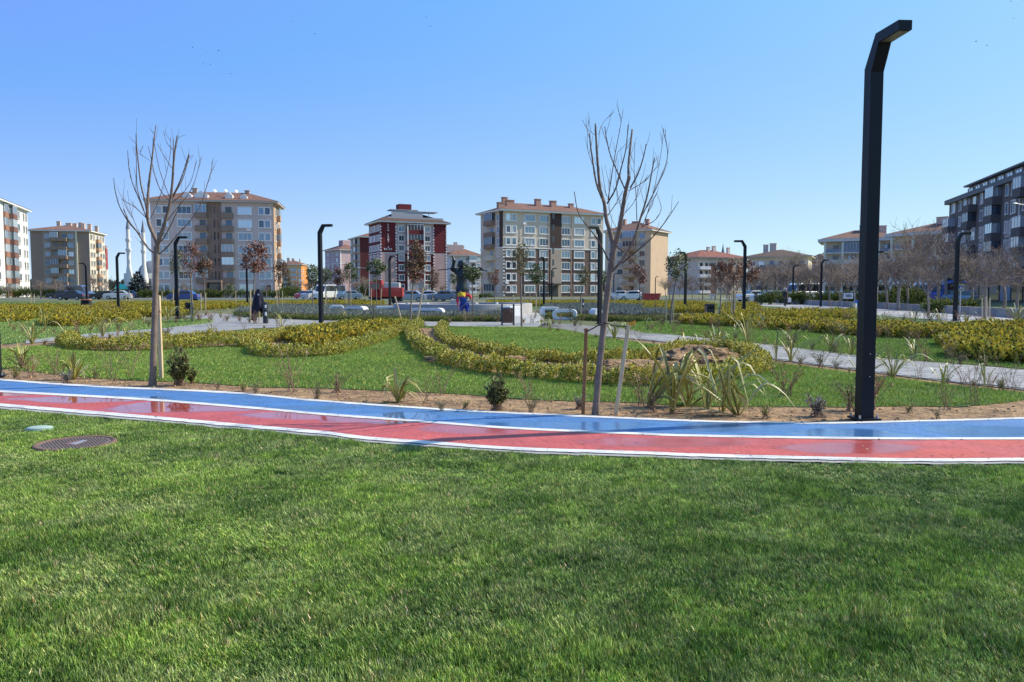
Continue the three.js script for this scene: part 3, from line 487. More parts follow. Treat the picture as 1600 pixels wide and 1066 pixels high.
bareTree(0, [930, 649], 'bare young tree tied to two stakes in the earth bed, right of centre', [[930, 650, 12], [935, 590, 10.5], [941, 530, 10], [948, 470, 9.6], [955, 415, 9.4], [960, 379, 10]],
  [[28, 9, [340, 745], [320, 660], [300, 590], [290, 510], [268, 430], [255, 300], [247, 180], [242, 80]], [28, 17, [342, 745], [365, 670], [385, 560], [405, 440], [425, 362]], [14, 10, [420, 368], [420, 300], [430, 200], [440, 112]], [12, 6, [290, 510], [250, 410], [230, 300], [215, 190], [210, 130]],
   [16, 5, [325, 880], [380, 820], [440, 720], [480, 600], [520, 470], [545, 340], [560, 262]], [9, 4, [312, 815], [280, 750], [230, 670], [185, 615], [150, 560], [128, 445]], [9, 4, [305, 510], [350, 430], [380, 320], [405, 220], [418, 85]], [9, 5, [430, 425], [470, 350], [500, 260], [515, 190]], [9, 4, [345, 725], [380, 760], [430, 800], [515, 890]], [9, 3, [385, 830], [470, 760], [540, 700], [600, 630], [650, 560], [690, 498]]],
  [[8, 4, [400, 430], [360, 340], [320, 240], [300, 150], [292, 95]], [7, 2, [480, 600], [530, 500], [590, 380], [630, 250], [610, 130], [607, 105]], [4, 2, [385, 770], [440, 745], [520, 712]], [5, 2, [490, 635], [560, 600], [595, 540], [575, 460]], [5, 2, [420, 440], [490, 400], [540, 350], [590, 295]], [6, 2, [310, 490], [345, 260], [375, 100], [392, 0]], [3, 2, [225, 300], [200, 210], [205, 60]], [3, 2, [240, 140], [200, 110], [170, 58]], [3, 2, [258, 140], [280, 80], [325, 32]], [5, 3, [310, 570], [345, 520], [390, 440]], [5, 2, [465, 600], [460, 460], [450, 330], [455, 180]], [4, 2, [495, 630], [530, 540], [575, 450]], [4, 2, [400, 560], [450, 500], [490, 380]], [3, 2, [300, 470], [275, 310]], [3, 2, [510, 600], [560, 420], [600, 200], [607, 105]], [3, 2, [360, 650], [320, 560], [322, 320]], [3, 2, [380, 540], [355, 420], [360, 240], [388, 210]]], zR);

// stakes
const stakeTex = tex(128, 128, (u, v) => { const n = fbm(u * 16, v * 2, 181, 16, 4); return mix3([0.52, 0.37, 0.2], [0.74, 0.58, 0.37], n); }, 2);
const stakeM = M([1, 1, 1], 0.75, { map: stakeTex }), darkStakeM = M([0.5, 0.3, 0.2], 0.8, { map: stakeTex });
function stakeAt(x0, y0, x1, y1, w, label, mat = stakeM, group) {
  const foot = G(x1, y1), d = -foot.z, top = At(x0, y0, d + 0.02).sub(foot), L = top.length();
  const g = uvm(new RoundedBoxGeometry(w, L + 0.1, w * 0.8, 1, w * 0.12)); g.translate(0, L / 2 - 0.05, 0);
  const s = mesh('stake', g, mat); s.position.copy(foot); s.quaternion.setFromUnitVectors(V(0, 1, 0), top.normalize());
  return tag(s, label, 'stake', group);
}
stakeAt(916, 513, 911, 648, 0.042, 'brown wooden stake left of the bare tree right of centre', darkStakeM);
stakeAt(982, 508, 962, 649, 0.046, 'pale slanting stake right of the bare tree right of centre');
stakeAt(247, 462, 252, 594, 0.065, 'pale wooden stake tied behind the bare tree at left');
stakeAt(617, 463, 628, 503, 0.06, 'pale slanting stake left of the tall bronze crown tree');
stakeAt(661, 450.5, 651, 506.5, 0.07, 'longest pale slanting stake right of the tall bronze crown tree');
const stakes = [];
for (const [a, b, c, e] of [[253, 455, 253, 474], [270, 452, 271, 484], [279, 451, 279, 478], [298, 453, 299, 500], [313.6, 458, 314, 488], [321, 458, 321, 486], [368, 455, 368, 482], [391, 452, 391, 504], [405, 470, 405, 504.5], [432, 455, 433, 486], [441, 455, 441.5, 485], [510, 455, 507, 486], [540.5, 453, 540.5, 482], [548, 455, 548, 482], [580, 451, 580, 486], [596, 451, 594, 488], [566, 459, 566, 474], [747, 454, 747, 494], [734, 458, 734, 494], [802, 461, 802, 509], [820, 456, 820, 487], [828, 457, 828, 487], [838, 456, 837, 498], [843, 456, 843, 482], [909, 465, 908, 493], [922, 459, 922, 482], [930, 460, 930, 481], [1041, 462, 1041, 507], [1053, 462, 1052, 506], [1143.6, 452, 1143, 500], [1149, 458, 1148, 498], [1135, 460, 1135, 492], [202, 455, 202, 476], [197, 457, 197, 476], [48, 458, 48, 474], [53, 459, 53, 474], [1535, 466, 1535, 505], [1547, 466, 1546, 505], [1541, 464, 1541, 504], [960, 462, 960, 480], [1092, 464, 1092, 480], [1100, 464, 1100, 480]])
  stakes.push([stakeAt(a, b, c, e, 0.055, 'pale wooden stake supporting a young park tree', stakeM, 'thin stakes of the park trees'), a]);
{ // rubber ties
  const tieM = M([0.03, 0.03, 0.035], 0.6), f = G(930, 649), d = -f.z, p = (x, y, z) => At(x, y, d + z);
  const t = mesh('tree_tie', [tube(smoothPts([p(916, 518, 0.02), p(925, 514, -0.03), p(938, 507, -0.06), p(948, 505.5, 0)], 10), Array(11).fill(0.008), 5), tube(smoothPts([p(938, 508, 0.05), p(946, 505, -0.06), p(962, 509, -0.02), p(982, 510, 0.02)], 10), Array(11).fill(0.009), 5), tube([p(977, 514, 0.03), p(981, 509, 0.04), p(985, 514, 0.03)], [0.01, 0.01, 0.01], 5)], tieM);
  tag(t, 'black rubber tie holding the bare tree to its two stakes', 'tree tie');
  const tape = mesh('plastic_tape', (() => { const g = new THREE.PlaneGeometry(0.09, 0.05, 6, 2), q = g.attributes.position; for (let i = 0; i < q.count; i++) q.setXYZ(i, q.getX(i), q.getY(i) + q.getX(i) * 0.4, 0.012 * Math.sin(q.getX(i) * 60)); g.computeVertexNormals(); return g; })(), M([0.8, 0.36, 0.03], 0.5, { side: THREE.DoubleSide }));
  tape.position.copy(p(987, 506, 0.03)); tag(tape, 'scrap of orange plastic tape on the pale stake top', 'tape');
  const g2 = G(245, 600), d2 = -g2.z, q = (x, y, z) => At(x, y, d2 + z);
  tag(mesh('tree_tie', tube(smoothPts([q(241, 487, 0.06), q(247, 484, 0.1), q(250, 489, 0.3), q(246, 491, 0.1)], 8), Array(9).fill(0.007), 5), M([0.28, 0.08, 0.06], 0.7)), 'thin cord tying the left bare tree to its pale stake', 'tree tie');
}
// ---------------------------------------------------------------- buildings
const plasterTex = tex(512, 512, (u, v) => { const n = fbm(u * 6, v * 6, 201, 6, 5), k = fbm(u * 60, v * 8, 203, 60, 3), g = 0.82 + 0.16 * n + 0.06 * (k - 0.5); return [g, g, g]; }, 0.08);
const plaster = (rgb) => M(rgb, 0.9, { map: plasterTex });
const plasters = new Map(); const PL = (rgb) => { const k = rgb.join(); if (!plasters.has(k)) plasters.set(k, plaster(rgb.map((c, i) => Math.min(0.82, c * [1.6, 1.45, 1.28][i])))); return plasters.get(k); };
const tileTex = tex(512, 512, (u, v) => { const n = fbm(u * 8, v * 8, 211, 8, 4), h = hash(Math.floor(u * 64), Math.floor(v * 42), 3), ridge = 0.75 + 0.25 * Math.abs(Math.sin(u * 64 * Math.PI)); return mix3([0.17, 0.082, 0.06], [0.3, 0.16, 0.115], clamp01(n * 0.6 + h * 0.5)).map((c) => c * ridge); }, 0.08);
const tileBump = tex(512, 512, (u, v) => { const b = Math.abs(Math.sin(u * 64 * Math.PI)) * 0.7 + 0.3 * ((v * 42) % 1); return [b, b, b]; }, 0.08);
const roofM = M([1, 1, 1], 0.85, { map: tileTex, bumpMap: tileBump, bumpScale: 0.07 }), roofBrownM = M([0.5, 0.6, 0.65], 0.85, { map: tileTex, bumpMap: tileBump, bumpScale: 0.07 });
const roofRedM = M([1.2, 0.82, 0.8], 0.85, { map: tileTex, bumpMap: tileBump, bumpScale: 0.07 });
const whiteTrim = M([0.82, 0.79, 0.76], 0.6), darkFrame = M([0.06, 0.06, 0.065], 0.5), brownFrame = M([0.2, 0.14, 0.1], 0.6);
const paneMs = [M([0.2, 0.26, 0.32], 0.08, { metalness: 0.75 }), M([0.1, 0.13, 0.17], 0.06, { metalness: 0.7 }), M([0.36, 0.4, 0.44], 0.25, { clearcoat: 1, clearcoatRoughness: 0.05 }), M([0.03, 0.035, 0.045], 0.08, { clearcoat: 1 }), M([0.5, 0.58, 0.64], 0.12, { metalness: 0.8 })];
const pickPane = (p) => { const r = rnd(); return paneMs[p ?? (r < 0.34 ? 0 : r < 0.54 ? 1 : r < 0.78 ? 2 : r < 0.86 ? 3 : 4)]; };
const winCache = new Map();
function winGeo(w, h, n, trim) {                            // frame with surround and mullions, and its pane
  const key = [w, h, n, trim].join(); if (winCache.has(key)) return winCache.get(key);
  const t = trim, f = 0.07, parts = [bx(w + 2 * t, t, 0.12, 0, h / 2 + t / 2, 0.06), bx(w + 2 * t + 0.1, t, 0.18, 0, -h / 2 - t / 2, 0.09), bx(t, h, 0.12, -w / 2 - t / 2, 0, 0.06), bx(t, h, 0.12, w / 2 + t / 2, 0, 0.06)];
  for (let i = 1; i < n; i++) parts.push(bx(f, h, 0.05, -w / 2 + w * i / n, 0, 0.045));
  parts.push(bx(w, f, 0.045, 0, h / 2 - f / 2, 0.0425), bx(w, f, 0.045, 0, -h / 2 + f / 2, 0.0425));
  const r = [merge(parts), bx(w, h, 0.02, 0, 0, 0.012)]; winCache.set(key, r); return r;
}
function hipRoof(W, D, ov, rise) {
  const x0 = -ov, x1 = W + ov, z0 = ov, z1 = -D - ov, m = Math.min(W, D) / 2 + ov, zx = W >= D;
  const r = zx ? [[x0 + m, (z0 + z1) / 2], [x1 - m, (z0 + z1) / 2]] : [[(x0 + x1) / 2, z0 - m], [(x0 + x1) / 2, z1 + m]];
  const a = [x0, 0, z0], b = [x1, 0, z0], c = [x1, 0, z1], d = [x0, 0, z1], e = [r[0][0], rise, r[0][1]], f = [r[1][0], rise, r[1][1]];
  const tri = zx ? [a, b, f, a, f, e, b, c, f, c, d, e, c, e, f, d, a, e] : [a, b, e, b, c, f, b, f, e, c, d, f, d, a, e, d, e, f];
  const g = new THREE.BufferGeometry(); g.setAttribute('position', new THREE.Float32BufferAttribute(tri.flat(), 3)); g.computeVertexNormals();
  const p = g.attributes.position, n = g.attributes.normal, uv = [];
  for (let i = 0; i < p.count; i++) { const ax = Math.abs(n.getX(i)) > Math.abs(n.getZ(i)); uv.push(ax ? p.getZ(i) : p.getX(i), p.getY(i) * 2.4); }
  g.setAttribute('uv', new THREE.Float32BufferAttribute(uv, 2)); return g;
}
class Building {
  constructor(name, label, A, B, D, h, col, o = {}) {
    const a = At(A[0], HZ, A[1]), b = At(B[0], HZ, B[1]); a.y = b.y = 0;
    this.W = a.distanceTo(b); this.D = D; this.h = h; this.fl = o.floor ?? 2.8;
    this.g = thing(name, label, o.category ?? 'apartment block', a, Math.atan2(-(b.z - a.z), b.x - a.x), o.group);
    this.split = o.split ?? 0;                              // height where the wall colour changes
    if (this.split) { this.wall(0, this.split, o.low); this.wall(this.split, h, col); mesh('string_course', [bx(this.W + 0.3, 0.25, D + 0.3, this.W / 2, this.split, -D / 2)], whiteTrim, this.g); }
    else this.wall(0, h, col);
  }
  wall(y0, y1, col) { const g = new THREE.BoxGeometry(this.W, y1 - y0, this.D); g.translate(this.W / 2, (y0 + y1) / 2, -this.D / 2); mesh('wall', uvm(g), PL(col), this.g); }
  put(o, side, u, y, out = 0) {
    if (side === 'f') { o.position.set(u, y, out); } else if (side === 'r') { o.position.set(this.W + out, y, -u); o.rotation.y = Math.PI / 2; } else { o.position.set(-out, y, -this.D + u); o.rotation.y = -Math.PI / 2; }
    return o;
  }
  roof(rise, ov = 0.9, mat = roofM, fascia = whiteTrim) {
    const e = mesh('eaves', bx(this.W + 2 * ov, 0.34, this.D + 2 * ov, this.W / 2, this.h + 0.17, -this.D / 2), fascia, this.g);
    const r = mesh('roof', hipRoof(this.W, this.D, ov + 0.1, rise), mat, this.g); r.position.y = this.h + 0.345; this.rf = r; this.rise = rise; return r;
  }
  chimneys(list, mat = PL([0.42, 0.3, 0.24])) { for (const [u, z, w, hh] of list) { const c = mesh('chimney', [uvm(bx(w, hh + 2, w * 0.8, u, hh / 2 - 1 + this.rise * 0.5, -z)), bx(w + 0.2, 0.15, w * 0.8 + 0.2, u, hh + this.rise * 0.5 + 0.075, -z)], mat, this.rf); } }
  win(side, u, y, w, h, n = 2, frame = whiteTrim, pane, trim = 0.14) {
    const [f, p] = winGeo(w, h, n, trim), o = this.put(mesh('window', f, frame, this.g), side, u, y); mesh('pane', p, pickPane(pane), o); return o;
  }
  panel(side, u0, u1, y0, y1, col, out = 0.05, name = 'wall_panel') { const w = u1 - u0, g = uvm(new THREE.BoxGeometry(w, y1 - y0, out + 0.1)); return this.put(mesh(name, g, PL(col), this.g), side, (u0 + u1) / 2, (y0 + y1) / 2, out / 2 - 0.05); }
  strip(side, u, y0, y1, w = 0.3) { return this.put(mesh('corner_trim', bx(w, y1 - y0, 0.14), whiteTrim, this.g), side, u, (y0 + y1) / 2, 0.03); }
  balcony(side, u, w, y, d, col, closed) {                 // y: floor level of the balcony
    const par = [uvm(bx(w, 0.95, 0.12, 0, 0.475, d - 0.06)), uvm(bx(0.12, 0.95, d - 0.12, -w / 2 + 0.06, 0.475, d / 2 - 0.06)), uvm(bx(0.12, 0.95, d - 0.12, w / 2 - 0.06, 0.475, d / 2 - 0.06)), bx(w + 0.06, 0.18, d + 0.05, 0, -0.09, d / 2)];
    const o = this.put(mesh('balcony', par, col, this.g), side, u, y);
    if (closed) { const gh = this.fl - 1.15, k = Math.max(2, Math.round(w / 0.9)), fr = []; for (let i = 0; i <= k; i++) fr.push(bx(0.07, gh, 0.07, -w / 2 + 0.05 + (w - 0.1) * i / k, 0.95 + gh / 2, d - 0.05)); fr.push(bx(w, 0.08, 0.08, 0, 0.95 + gh + 0.04, d - 0.05)); mesh('glazing_bars', fr, whiteTrim, o); mesh('pane', [bx(w - 0.1, gh, 0.02, 0, 0.95 + gh / 2, d - 0.06), bx(0.02, gh, d - 0.1, w / 2 - 0.05, 0.95 + gh / 2, d / 2), bx(0.02, gh, d - 0.1, -w / 2 + 0.05, 0.95 + gh / 2, d / 2)], pickPane(closed === true ? undefined : closed), o); }
    else { const dr = mesh('door', bx(Math.min(1.6, w * 0.5), 2.15, 0.06, w * 0.12, 1.1, 0.04), pickPane(rnd() < 0.5 ? 3 : 1), o); }
    return o;
  }
  rows(n, first = 1.9) { return Array.from({ length: n }, (_, i) => first + i * this.fl); }
}
const px2u = (b, A, B) => (px) => (px - A[0]) / (B[0] - A[0]) * b.W;

{ // lilac block left of centre
  const A = [238, 161.8], B = [429.5, 166], h = hAt(316, 164), b = new Building('apartment_block', 'lilac apartment block with brown stairwell behind the left bare tree', A, B, 12, h, [0.42, 0.37, 0.39], { floor: (h - 1.0) / 7 });
  const u = px2u(b, A, B), ys = b.rows(7, 2.0);
  b.roof(2.4, 1.0, roofM, M([0.5, 0.45, 0.42], 0.8));
  b.panel('f', u(325), u(347), 0, h - 0.02, [0.2, 0.145, 0.125], 0.12, 'stairwell');
  for (const x of [331, 336.5, 342]) for (let i = 1; i < 7; i++) b.put(mesh('window', bx(0.35, 1.7, 0.04), paneMs[i === 3 ? 3 : 1], b.g), 'f', u(x), ys[i], 0.1);
  ys.forEach((y, i) => {
    for (const x of [251, 261]) b.win('f', u(x), y, 0.95, 1.5, 1);
    b.win('f', u(290), y, 2.6, 1.5, 3);
    b.win('f', u(384), y, 2.6, 1.5, 3); for (const x of [410, 420]) b.win('f', u(x), y, 0.95, 1.5, 1);
    if (i > 0) { const c = [6, 1].includes(i) ? true : rnd() < 0.25; b.balcony('f', u(316), 2.35, y - 1.45, 0.9, PL([0.19, 0.145, 0.125]), c); b.balcony('f', u(356.5), 2.35, y - 1.45, 0.9, PL([0.19, 0.145, 0.125]), i === 3 || i === 2); }
    for (const z of [3, 8.5]) b.win('r', z, y, 1.2, 1.4, 2);
    if (i > 0) b.balcony('r', 5.7, 2.0, y - 1.45, 0.8, PL([0.28, 0.2, 0.16]), i % 2 === 0);
  });
  b.panel('r', 0, 12, 0.1, h - 0.1, [0.33, 0.24, 0.18], 0.02);
  const en = mesh('entrance', [bx(3.2, 0.5, 1.6, 0, 3.4, 0.8), bx(0.2, 3.15, 1.5, -1.5, 1.575, 0.8), bx(0.2, 3.15, 1.5, 1.5, 1.575, 0.8)], PL([0.24, 0.18, 0.15]), b.g); b.put(en, 'f', u(335), 0, 0.12); mesh('door', bx(2.7, 2.9, 0.08, 0, 1.46, 0.14), M([0.02, 0.02, 0.025], 0.2, { clearcoat: 1 }), en);
  b.chimneys([[u(299), 5, 0.9, 1.7], [u(382), 5.5, 0.9, 1.5], [u(270), 6.5, 0.7, 0.5]], PL([0.3, 0.24, 0.2]));
  const dorm = (px, w, hh, z) => { const t = new THREE.Shape([new THREE.Vector2(-w / 2, 0), new THREE.Vector2(w / 2, 0), new THREE.Vector2(w / 2, hh * 0.45), new THREE.Vector2(0, hh), new THREE.Vector2(-w / 2, hh * 0.45)]); const g = new THREE.ExtrudeGeometry(t, { depth: 2.5, bevelEnabled: false }); g.translate(u(px), 0.5, -z - 2.5 + 1); const d = mesh('dormer', g, whiteTrim, b.rf); };
  dorm(316, 2.6, 1.5, 1.2); dorm(359, 1.5, 1.4, 1.4); dorm(294, 1.8, 1.2, 1.4); dorm(382, 1.4, 1.1, 1.4);
  for (const [px, z] of [[333, 3], [367, 3], [351, 2.5]]) { const g = new THREE.SphereGeometry(0.55, 14, 6, 0, 6.283, 0, 0.8); g.scale(1, 0.6, 1); g.rotateX(1.1); g.rotateY(0.5); g.translate(u(px), 2.2, -z); mesh('satellite_dish', g, M([0.75, 0.75, 0.74], 0.5, { side: THREE.DoubleSide }), b.rf); }
  b.put(mesh('air_conditioner', [bx(0.8, 0.55, 0.35), bx(0.5, 0.5, 0.02, -0.05, 0, 0.19)], whiteTrim, b.g), 'f', u(390), ys[5] - 1.25, 0.2);
}
{ // white block at the left edge
  const A = [-70, 134], B = [47, 185], h = hAt(331, 185), b = new Building('apartment_block', 'white apartment block with orange balconies cut by the left edge', A, B, 12, h, [0.8, 0.78, 0.76], { floor: (h - 0.5) / 7 });
  b.roof(2.2, 0.8); const ys = b.rows(7, 1.7), W = b.W;
  ys.forEach((y, i) => {
    for (const t of [1.6, 4.0]) b.win('f', W - t, y, 0.9, 1.4, 1, M([0.5, 0.48, 0.46], 0.6));
    b.win('f', W - 9, y, 2.3, 1.5, 3, M([0.6, 0.58, 0.56], 0.6));
    b.balcony('f', W - 15.2, 3.4, y - 1.3, 0.9, PL([0.12, 0.065, 0.06]), true); b.balcony('f', W - 20, 3.0, y - 1.3, 0.4, PL([0.2, 0.11, 0.085]), true);
    b.win('f', W - 26.5, y, 2.4, 1.5, 3, M([0.6, 0.58, 0.56], 0.6)); for (const t of [32.5, 34.5]) b.win('f', W - t, y, 0.9, 1.4, 1, M([0.5, 0.48, 0.46], 0.6));
    b.win('f', W - 40, y, 2.2, 1.5, 2, M([0.6, 0.58, 0.56], 0.6));
  });
  b.chimneys([[W - 22, 3.2, 1.5, 4.2], [W - 26.5, 3.2, 1.5, 4.4], [W - 33.5, 3, 1.4, 1.9]], PL([0.7, 0.66, 0.63]));
}
{ // brown block at left
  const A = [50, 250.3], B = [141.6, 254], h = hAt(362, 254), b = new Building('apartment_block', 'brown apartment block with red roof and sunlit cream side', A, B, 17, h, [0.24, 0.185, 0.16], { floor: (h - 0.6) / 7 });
  const u = px2u(b, A, B), ys = b.rows(7, 1.8);
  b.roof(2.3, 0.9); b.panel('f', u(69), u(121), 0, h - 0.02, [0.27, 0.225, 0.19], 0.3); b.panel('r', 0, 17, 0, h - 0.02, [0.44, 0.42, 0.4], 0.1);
  b.put(mesh('corner_trim', bx(0.5, h, 0.5), PL([0.62, 0.5, 0.42]), b.g), 'f', u(122), h / 2, 0.2);
  ys.forEach((y, i) => {
    const e = 0.3; const w = (x, ww, n) => b.put(b.win('f', u(x), y, ww, 1.5, n, M([0.45, 0.42, 0.4], 0.6)), 'f', u(x), y, e);
    w(77, 1.5, 2); w(113, 1.5, 2); b.put(b.balcony('f', u(88.5), 2.3, y - 1.4, 1.2, PL([0.22, 0.165, 0.14]), rnd() < 0.35), 'f', u(88.5), y - 1.4, e); b.put(b.balcony('f', u(101.5), 2.5, y - 1.4, 1.4, PL([0.22, 0.165, 0.14]), rnd() < 0.5), 'f', u(101.5), y - 1.4, e);
    for (const z of [1.8, 4.6, 12.2, 15.2]) b.put(b.win('r', z, y, 1.5, 1.4, 2, M([0.5, 0.46, 0.4], 0.6)), 'r', z, y, 0.1); b.put(b.balcony('r', 8.4, 3.4, y - 1.4, 0.9, PL([0.3, 0.2, 0.15]), i % 2), 'r', 8.4, y - 1.4, 0.1);
  });
  b.chimneys([[u(80), 9, 1.1, 2.2], [u(98), 8, 1.6, 1.6], [u(106), 9, 1.2, 1.6], [u(117), 8, 1.2, 1.8], [u(122), 7, 1.2, 1.5], [u(131), 8, 1.1, 1.4], [u(138), 11, 1.0, 1.0]], PL([0.5, 0.42, 0.36]));
}
{ const b = new Building('apartment_block', 'red and white building sliver right of the brown block', [162.5, 322], [167, 322], 1.5, hAt(388, 322), [0.22, 0.05, 0.05], { split: hAt(422, 322), low: [0.6, 0.5, 0.47] }); b.roof(0.8, 0.2); for (const y of b.rows(6)) b.win('f', b.W * 0.5, y, 0.6, 1.2, 1); }

{ // red block with lettering
  const A = [595, 214], B = [697.5, 222], h = hAt(349, 218), b = new Building('apartment_block', 'red and pink apartment block with white vertical lettering', A, B, 12, h, [0.4, 0.34, 0.37], { split: hAt(396, 218), low: [0.115, 0.018, 0.024], floor: (h - 1.2) / 7 });
  const u = px2u(b, A, B), ys = b.rows(8, -0.3 + 0.0).filter((y) => y > 0.4), sp = b.split, R = [0.105, 0.015, 0.022], P = [0.36, 0.27, 0.29];
  b.roof(3.0, 1.1, roofBrownM);
  b.panel('f', 0.1, u(618), sp + 0.15, h - 0.02, R, 0.25); b.panel('f', 0.1, u(618), 0, sp - 0.15, P, 0.25); b.panel('f', u(677.5), b.W - 0.1, sp + 0.15, h - 0.02, R, 0.25); b.panel('f', u(677.5), b.W - 0.1, 0, sp - 0.15, P, 0.25);
  b.panel('r', 0, 12, 0, sp - 0.15, P, 0.05); b.panel('r', 0, 12, sp + 0.15, h - 0.02, R, 0.05); b.panel('l', 0, 12, 0, sp - 0.15, P, 0.05);
  for (const x of [595.4, 618.4, 677, 697.2]) for (let y = 0.4; y < h - 0.5; y += 0.8) b.put(mesh('quoin', bx((y / 0.8 | 0) % 2 ? 0.42 : 0.26, 0.4, 0.14), whiteTrim, b.g), 'f', u(x), y, 0.26);
  ys.forEach((y) => {
    b.win('f', u(627), y, 1.35, 1.5, 2, whiteTrim, undefined, 0.2); b.win('f', u(667.5), y, 1.35, 1.5, 2, whiteTrim, undefined, 0.2);
    b.balcony('f', u(647.5), 4.6, y - 1.4, 1.1, y > sp ? PL(R) : PL(P), y > h - 3 || rnd() < 0.3);
    for (const z of [2.2, 6, 9.8]) b.win('l', z, y, 1.6, 1.5, 2, whiteTrim, undefined, 0.16); for (const z of [3, 8]) b.win('r', z, y, 1.3, 1.4, 2);
    b.panel('l', 0.3, 11.7, y + 0.95, y + 1.75, R, 0.08);
  });
  for (const x of [635, 660.5]) b.put(mesh('balcony_column', bx(0.28, h - 1, 0.28), whiteTrim, b.g), 'f', u(x), (h - 1) / 2, 1.2);
  const font = await new FontLoader().loadAsync('fonts/droid/droid_sans_bold.typeface.json');
  b.font = font; globalThis.boardFont = font;
  const put = (s, x, y, size, mat = whiteTrim) => { const g = new TextGeometry(s, { font, size, depth: 0.06, curveSegments: 3 }); g.computeBoundingBox(); const bb = g.boundingBox; g.translate(-(bb.max.x + bb.min.x) / 2, 0, 0); const m = mesh('letter', g, mat, b.g); b.put(m, 'f', u(x), y, 0.31); };
  [['E', 353], ['S', 357], ['A', 361], ['K', 368], ['E', 371.8], ['N', 375.6], ['T', 379.2], ['A', 387]].forEach(([s, y]) => put(s, 606.5, hAt(y + 1.3, 217.5), 0.5));
  [['B', 601], ['L', 604.4], ['O', 607.8], ['K', 611.2]].forEach(([s, x]) => put(s, x, hAt(391.6, 217.5), 0.52));
  const roofTop = mesh('roof_terrace', [bx(9, 2.0, 0.15, u(640), 2.2, -2.2), bx(16, 1.0, 0.12, u(652), 0.9, -1.2), bx(8, 0.2, 4, u(636), 3.4, -4), bx(9, 0.2, 4, u(664), 3.1, -4), bx(0.15, 2.2, 0.15, u(674), 2, -2.2), bx(0.15, 2.2, 0.15, u(656), 2, -2.2)], M([0.4, 0.4, 0.42], 0.5), b.rf);
  mesh('stair_tower', uvm(bx(3.6, 2.2, 3, u(641), 4.2, -6)), PL(R), b.rf); b.chimneys([[u(657), 5, 1.0, 2.2]]);
}
{ const A = [563, 270], B = [630, 276], h = hAt(371, 270), b = new Building('apartment_block', 'dark red block with beige window side, left of the lettered block', A, B, 15, h, [0.085, 0.02, 0.024], { floor: (h - 0.6) / 7 });
  b.roof(2.6, 0.9); b.panel('l', 0, 15, 0, h - 0.02, [0.3, 0.25, 0.2], 0.1); for (const y of b.rows(7, 1.8)) { for (const z of [2, 6.5, 13]) b.put(b.win('l', z, y, 1.6, 1.5, 2), 'l', z, y, 0.1); b.put(b.balcony('l', 9.8, 2.4, y - 1.4, 0.8, PL([0.34, 0.26, 0.2]), true), 'l', 9.8, y - 1.4, 0.1); b.win('r', 5, y, 1.4, 1.4, 2); } }
{ const A = [532, 370], B = [568, 378], h = hAt(391, 372), b = new Building('apartment_block', 'pale mauve block farther back with one white string course', A, B, 15, h, [0.36, 0.29, 0.34], { split: hAt(412, 372), low: [0.35, 0.27, 0.31] });
  b.roof(2.8, 0.9); b.strip('f', 0.3, 0, h - 0.1, 0.5); for (const y of b.rows(7, 1.8)) { for (const z of [3, 7.5, 12]) b.win('l', z, y, 1.6, 1.5, 2); b.win('f', b.W * 0.8, y, 1.5, 1.4, 2); } mesh('stair_tower', uvm(bx(4, 3, 4, b.W * 0.55, 3.2, -8)), PL([0.34, 0.26, 0.3]), b.rf); }
{ const b = new Building('apartment_block', 'small cream block seen in the gap beside the mauve block', [517, 450], [530, 450], 12, hAt(419, 450), [0.55, 0.46, 0.36]); b.roof(1.5, 0.6); for (const y of b.rows(5)) for (const t of [0.3, 0.7]) b.win('f', b.W * t, y, 1.3, 1.4, 2); }
{ const A = [441, 455], B = [471, 455], h = hAt(414, 455), b = new Building('apartment_block', 'orange apartment block far away between lilac block and lamp', A, B, 14, h, [0.62, 0.36, 0.2], { floor: 2.75 });
  b.roof(2.4, 0.9); b.panel('r', 0, 14, 0, h - 0.02, [0.48, 0.21, 0.06], 0.1); for (const y of b.rows(5, 1.9)) { b.balcony('f', b.W * 0.62, 3.6, y - 1.3, 1.0, PL([0.66, 0.28, 0.14]), true); b.balcony('f', b.W * 0.2, 2.4, y - 1.3, 1.0, PL([0.62, 0.55, 0.45]), true); b.win('f', b.W * 0.92, y, 1.4, 1.4, 2, whiteTrim, undefined, 0.25); b.put(b.win('r', 4, y, 1.4, 1.4, 2), 'r', 4, y, 0.1); }
  b.chimneys([[b.W * 0.2, 6, 1.6, 2.6], [b.W * 0.45, 6, 1.6, 2.2], [b.W * 0.8, 6, 0.8, 1.8]], PL([0.5, 0.44, 0.38])); }
{ const A = [704, 350], B = [752, 356], h = hAt(400, 352), b = new Building('apartment_block', 'grey apartment block with red roof behind the bronze statue', A, B, 12, h, [0.4, 0.38, 0.42], { floor: 2.8 });
  b.roof(3.2, 0.9); b.panel('l', 0, 12, 0, h - 0.02, [0.52, 0.54, 0.58], 0.06); const u = px2u(b, A, B);
  for (const y of b.rows(6, 1.6)) { b.win('f', u(723), y, 1.5, 1.5, 2); b.win('f', u(730), y, 1.3, 1.5, 2); b.balcony('f', u(738), 3.6, y - 1.3, 1, PL([0.66, 0.66, 0.68]), rnd() < 0.4); b.win('f', u(747), y, 1.6, 1.5, 2); for (const z of [3, 8]) b.win('l', z, y, 1.5, 1.4, 2); }
  mesh('stair_tower', [uvm(bx(7.5, 3.6, 4, u(716), 3.0, -6)), bx(1.4, 1.4, 1.4, u(719), 5.4, -6), bx(2.4, 1.2, 1.4, u(728), 4.0, -6)], PL([0.36, 0.3, 0.32]), b.rf); }
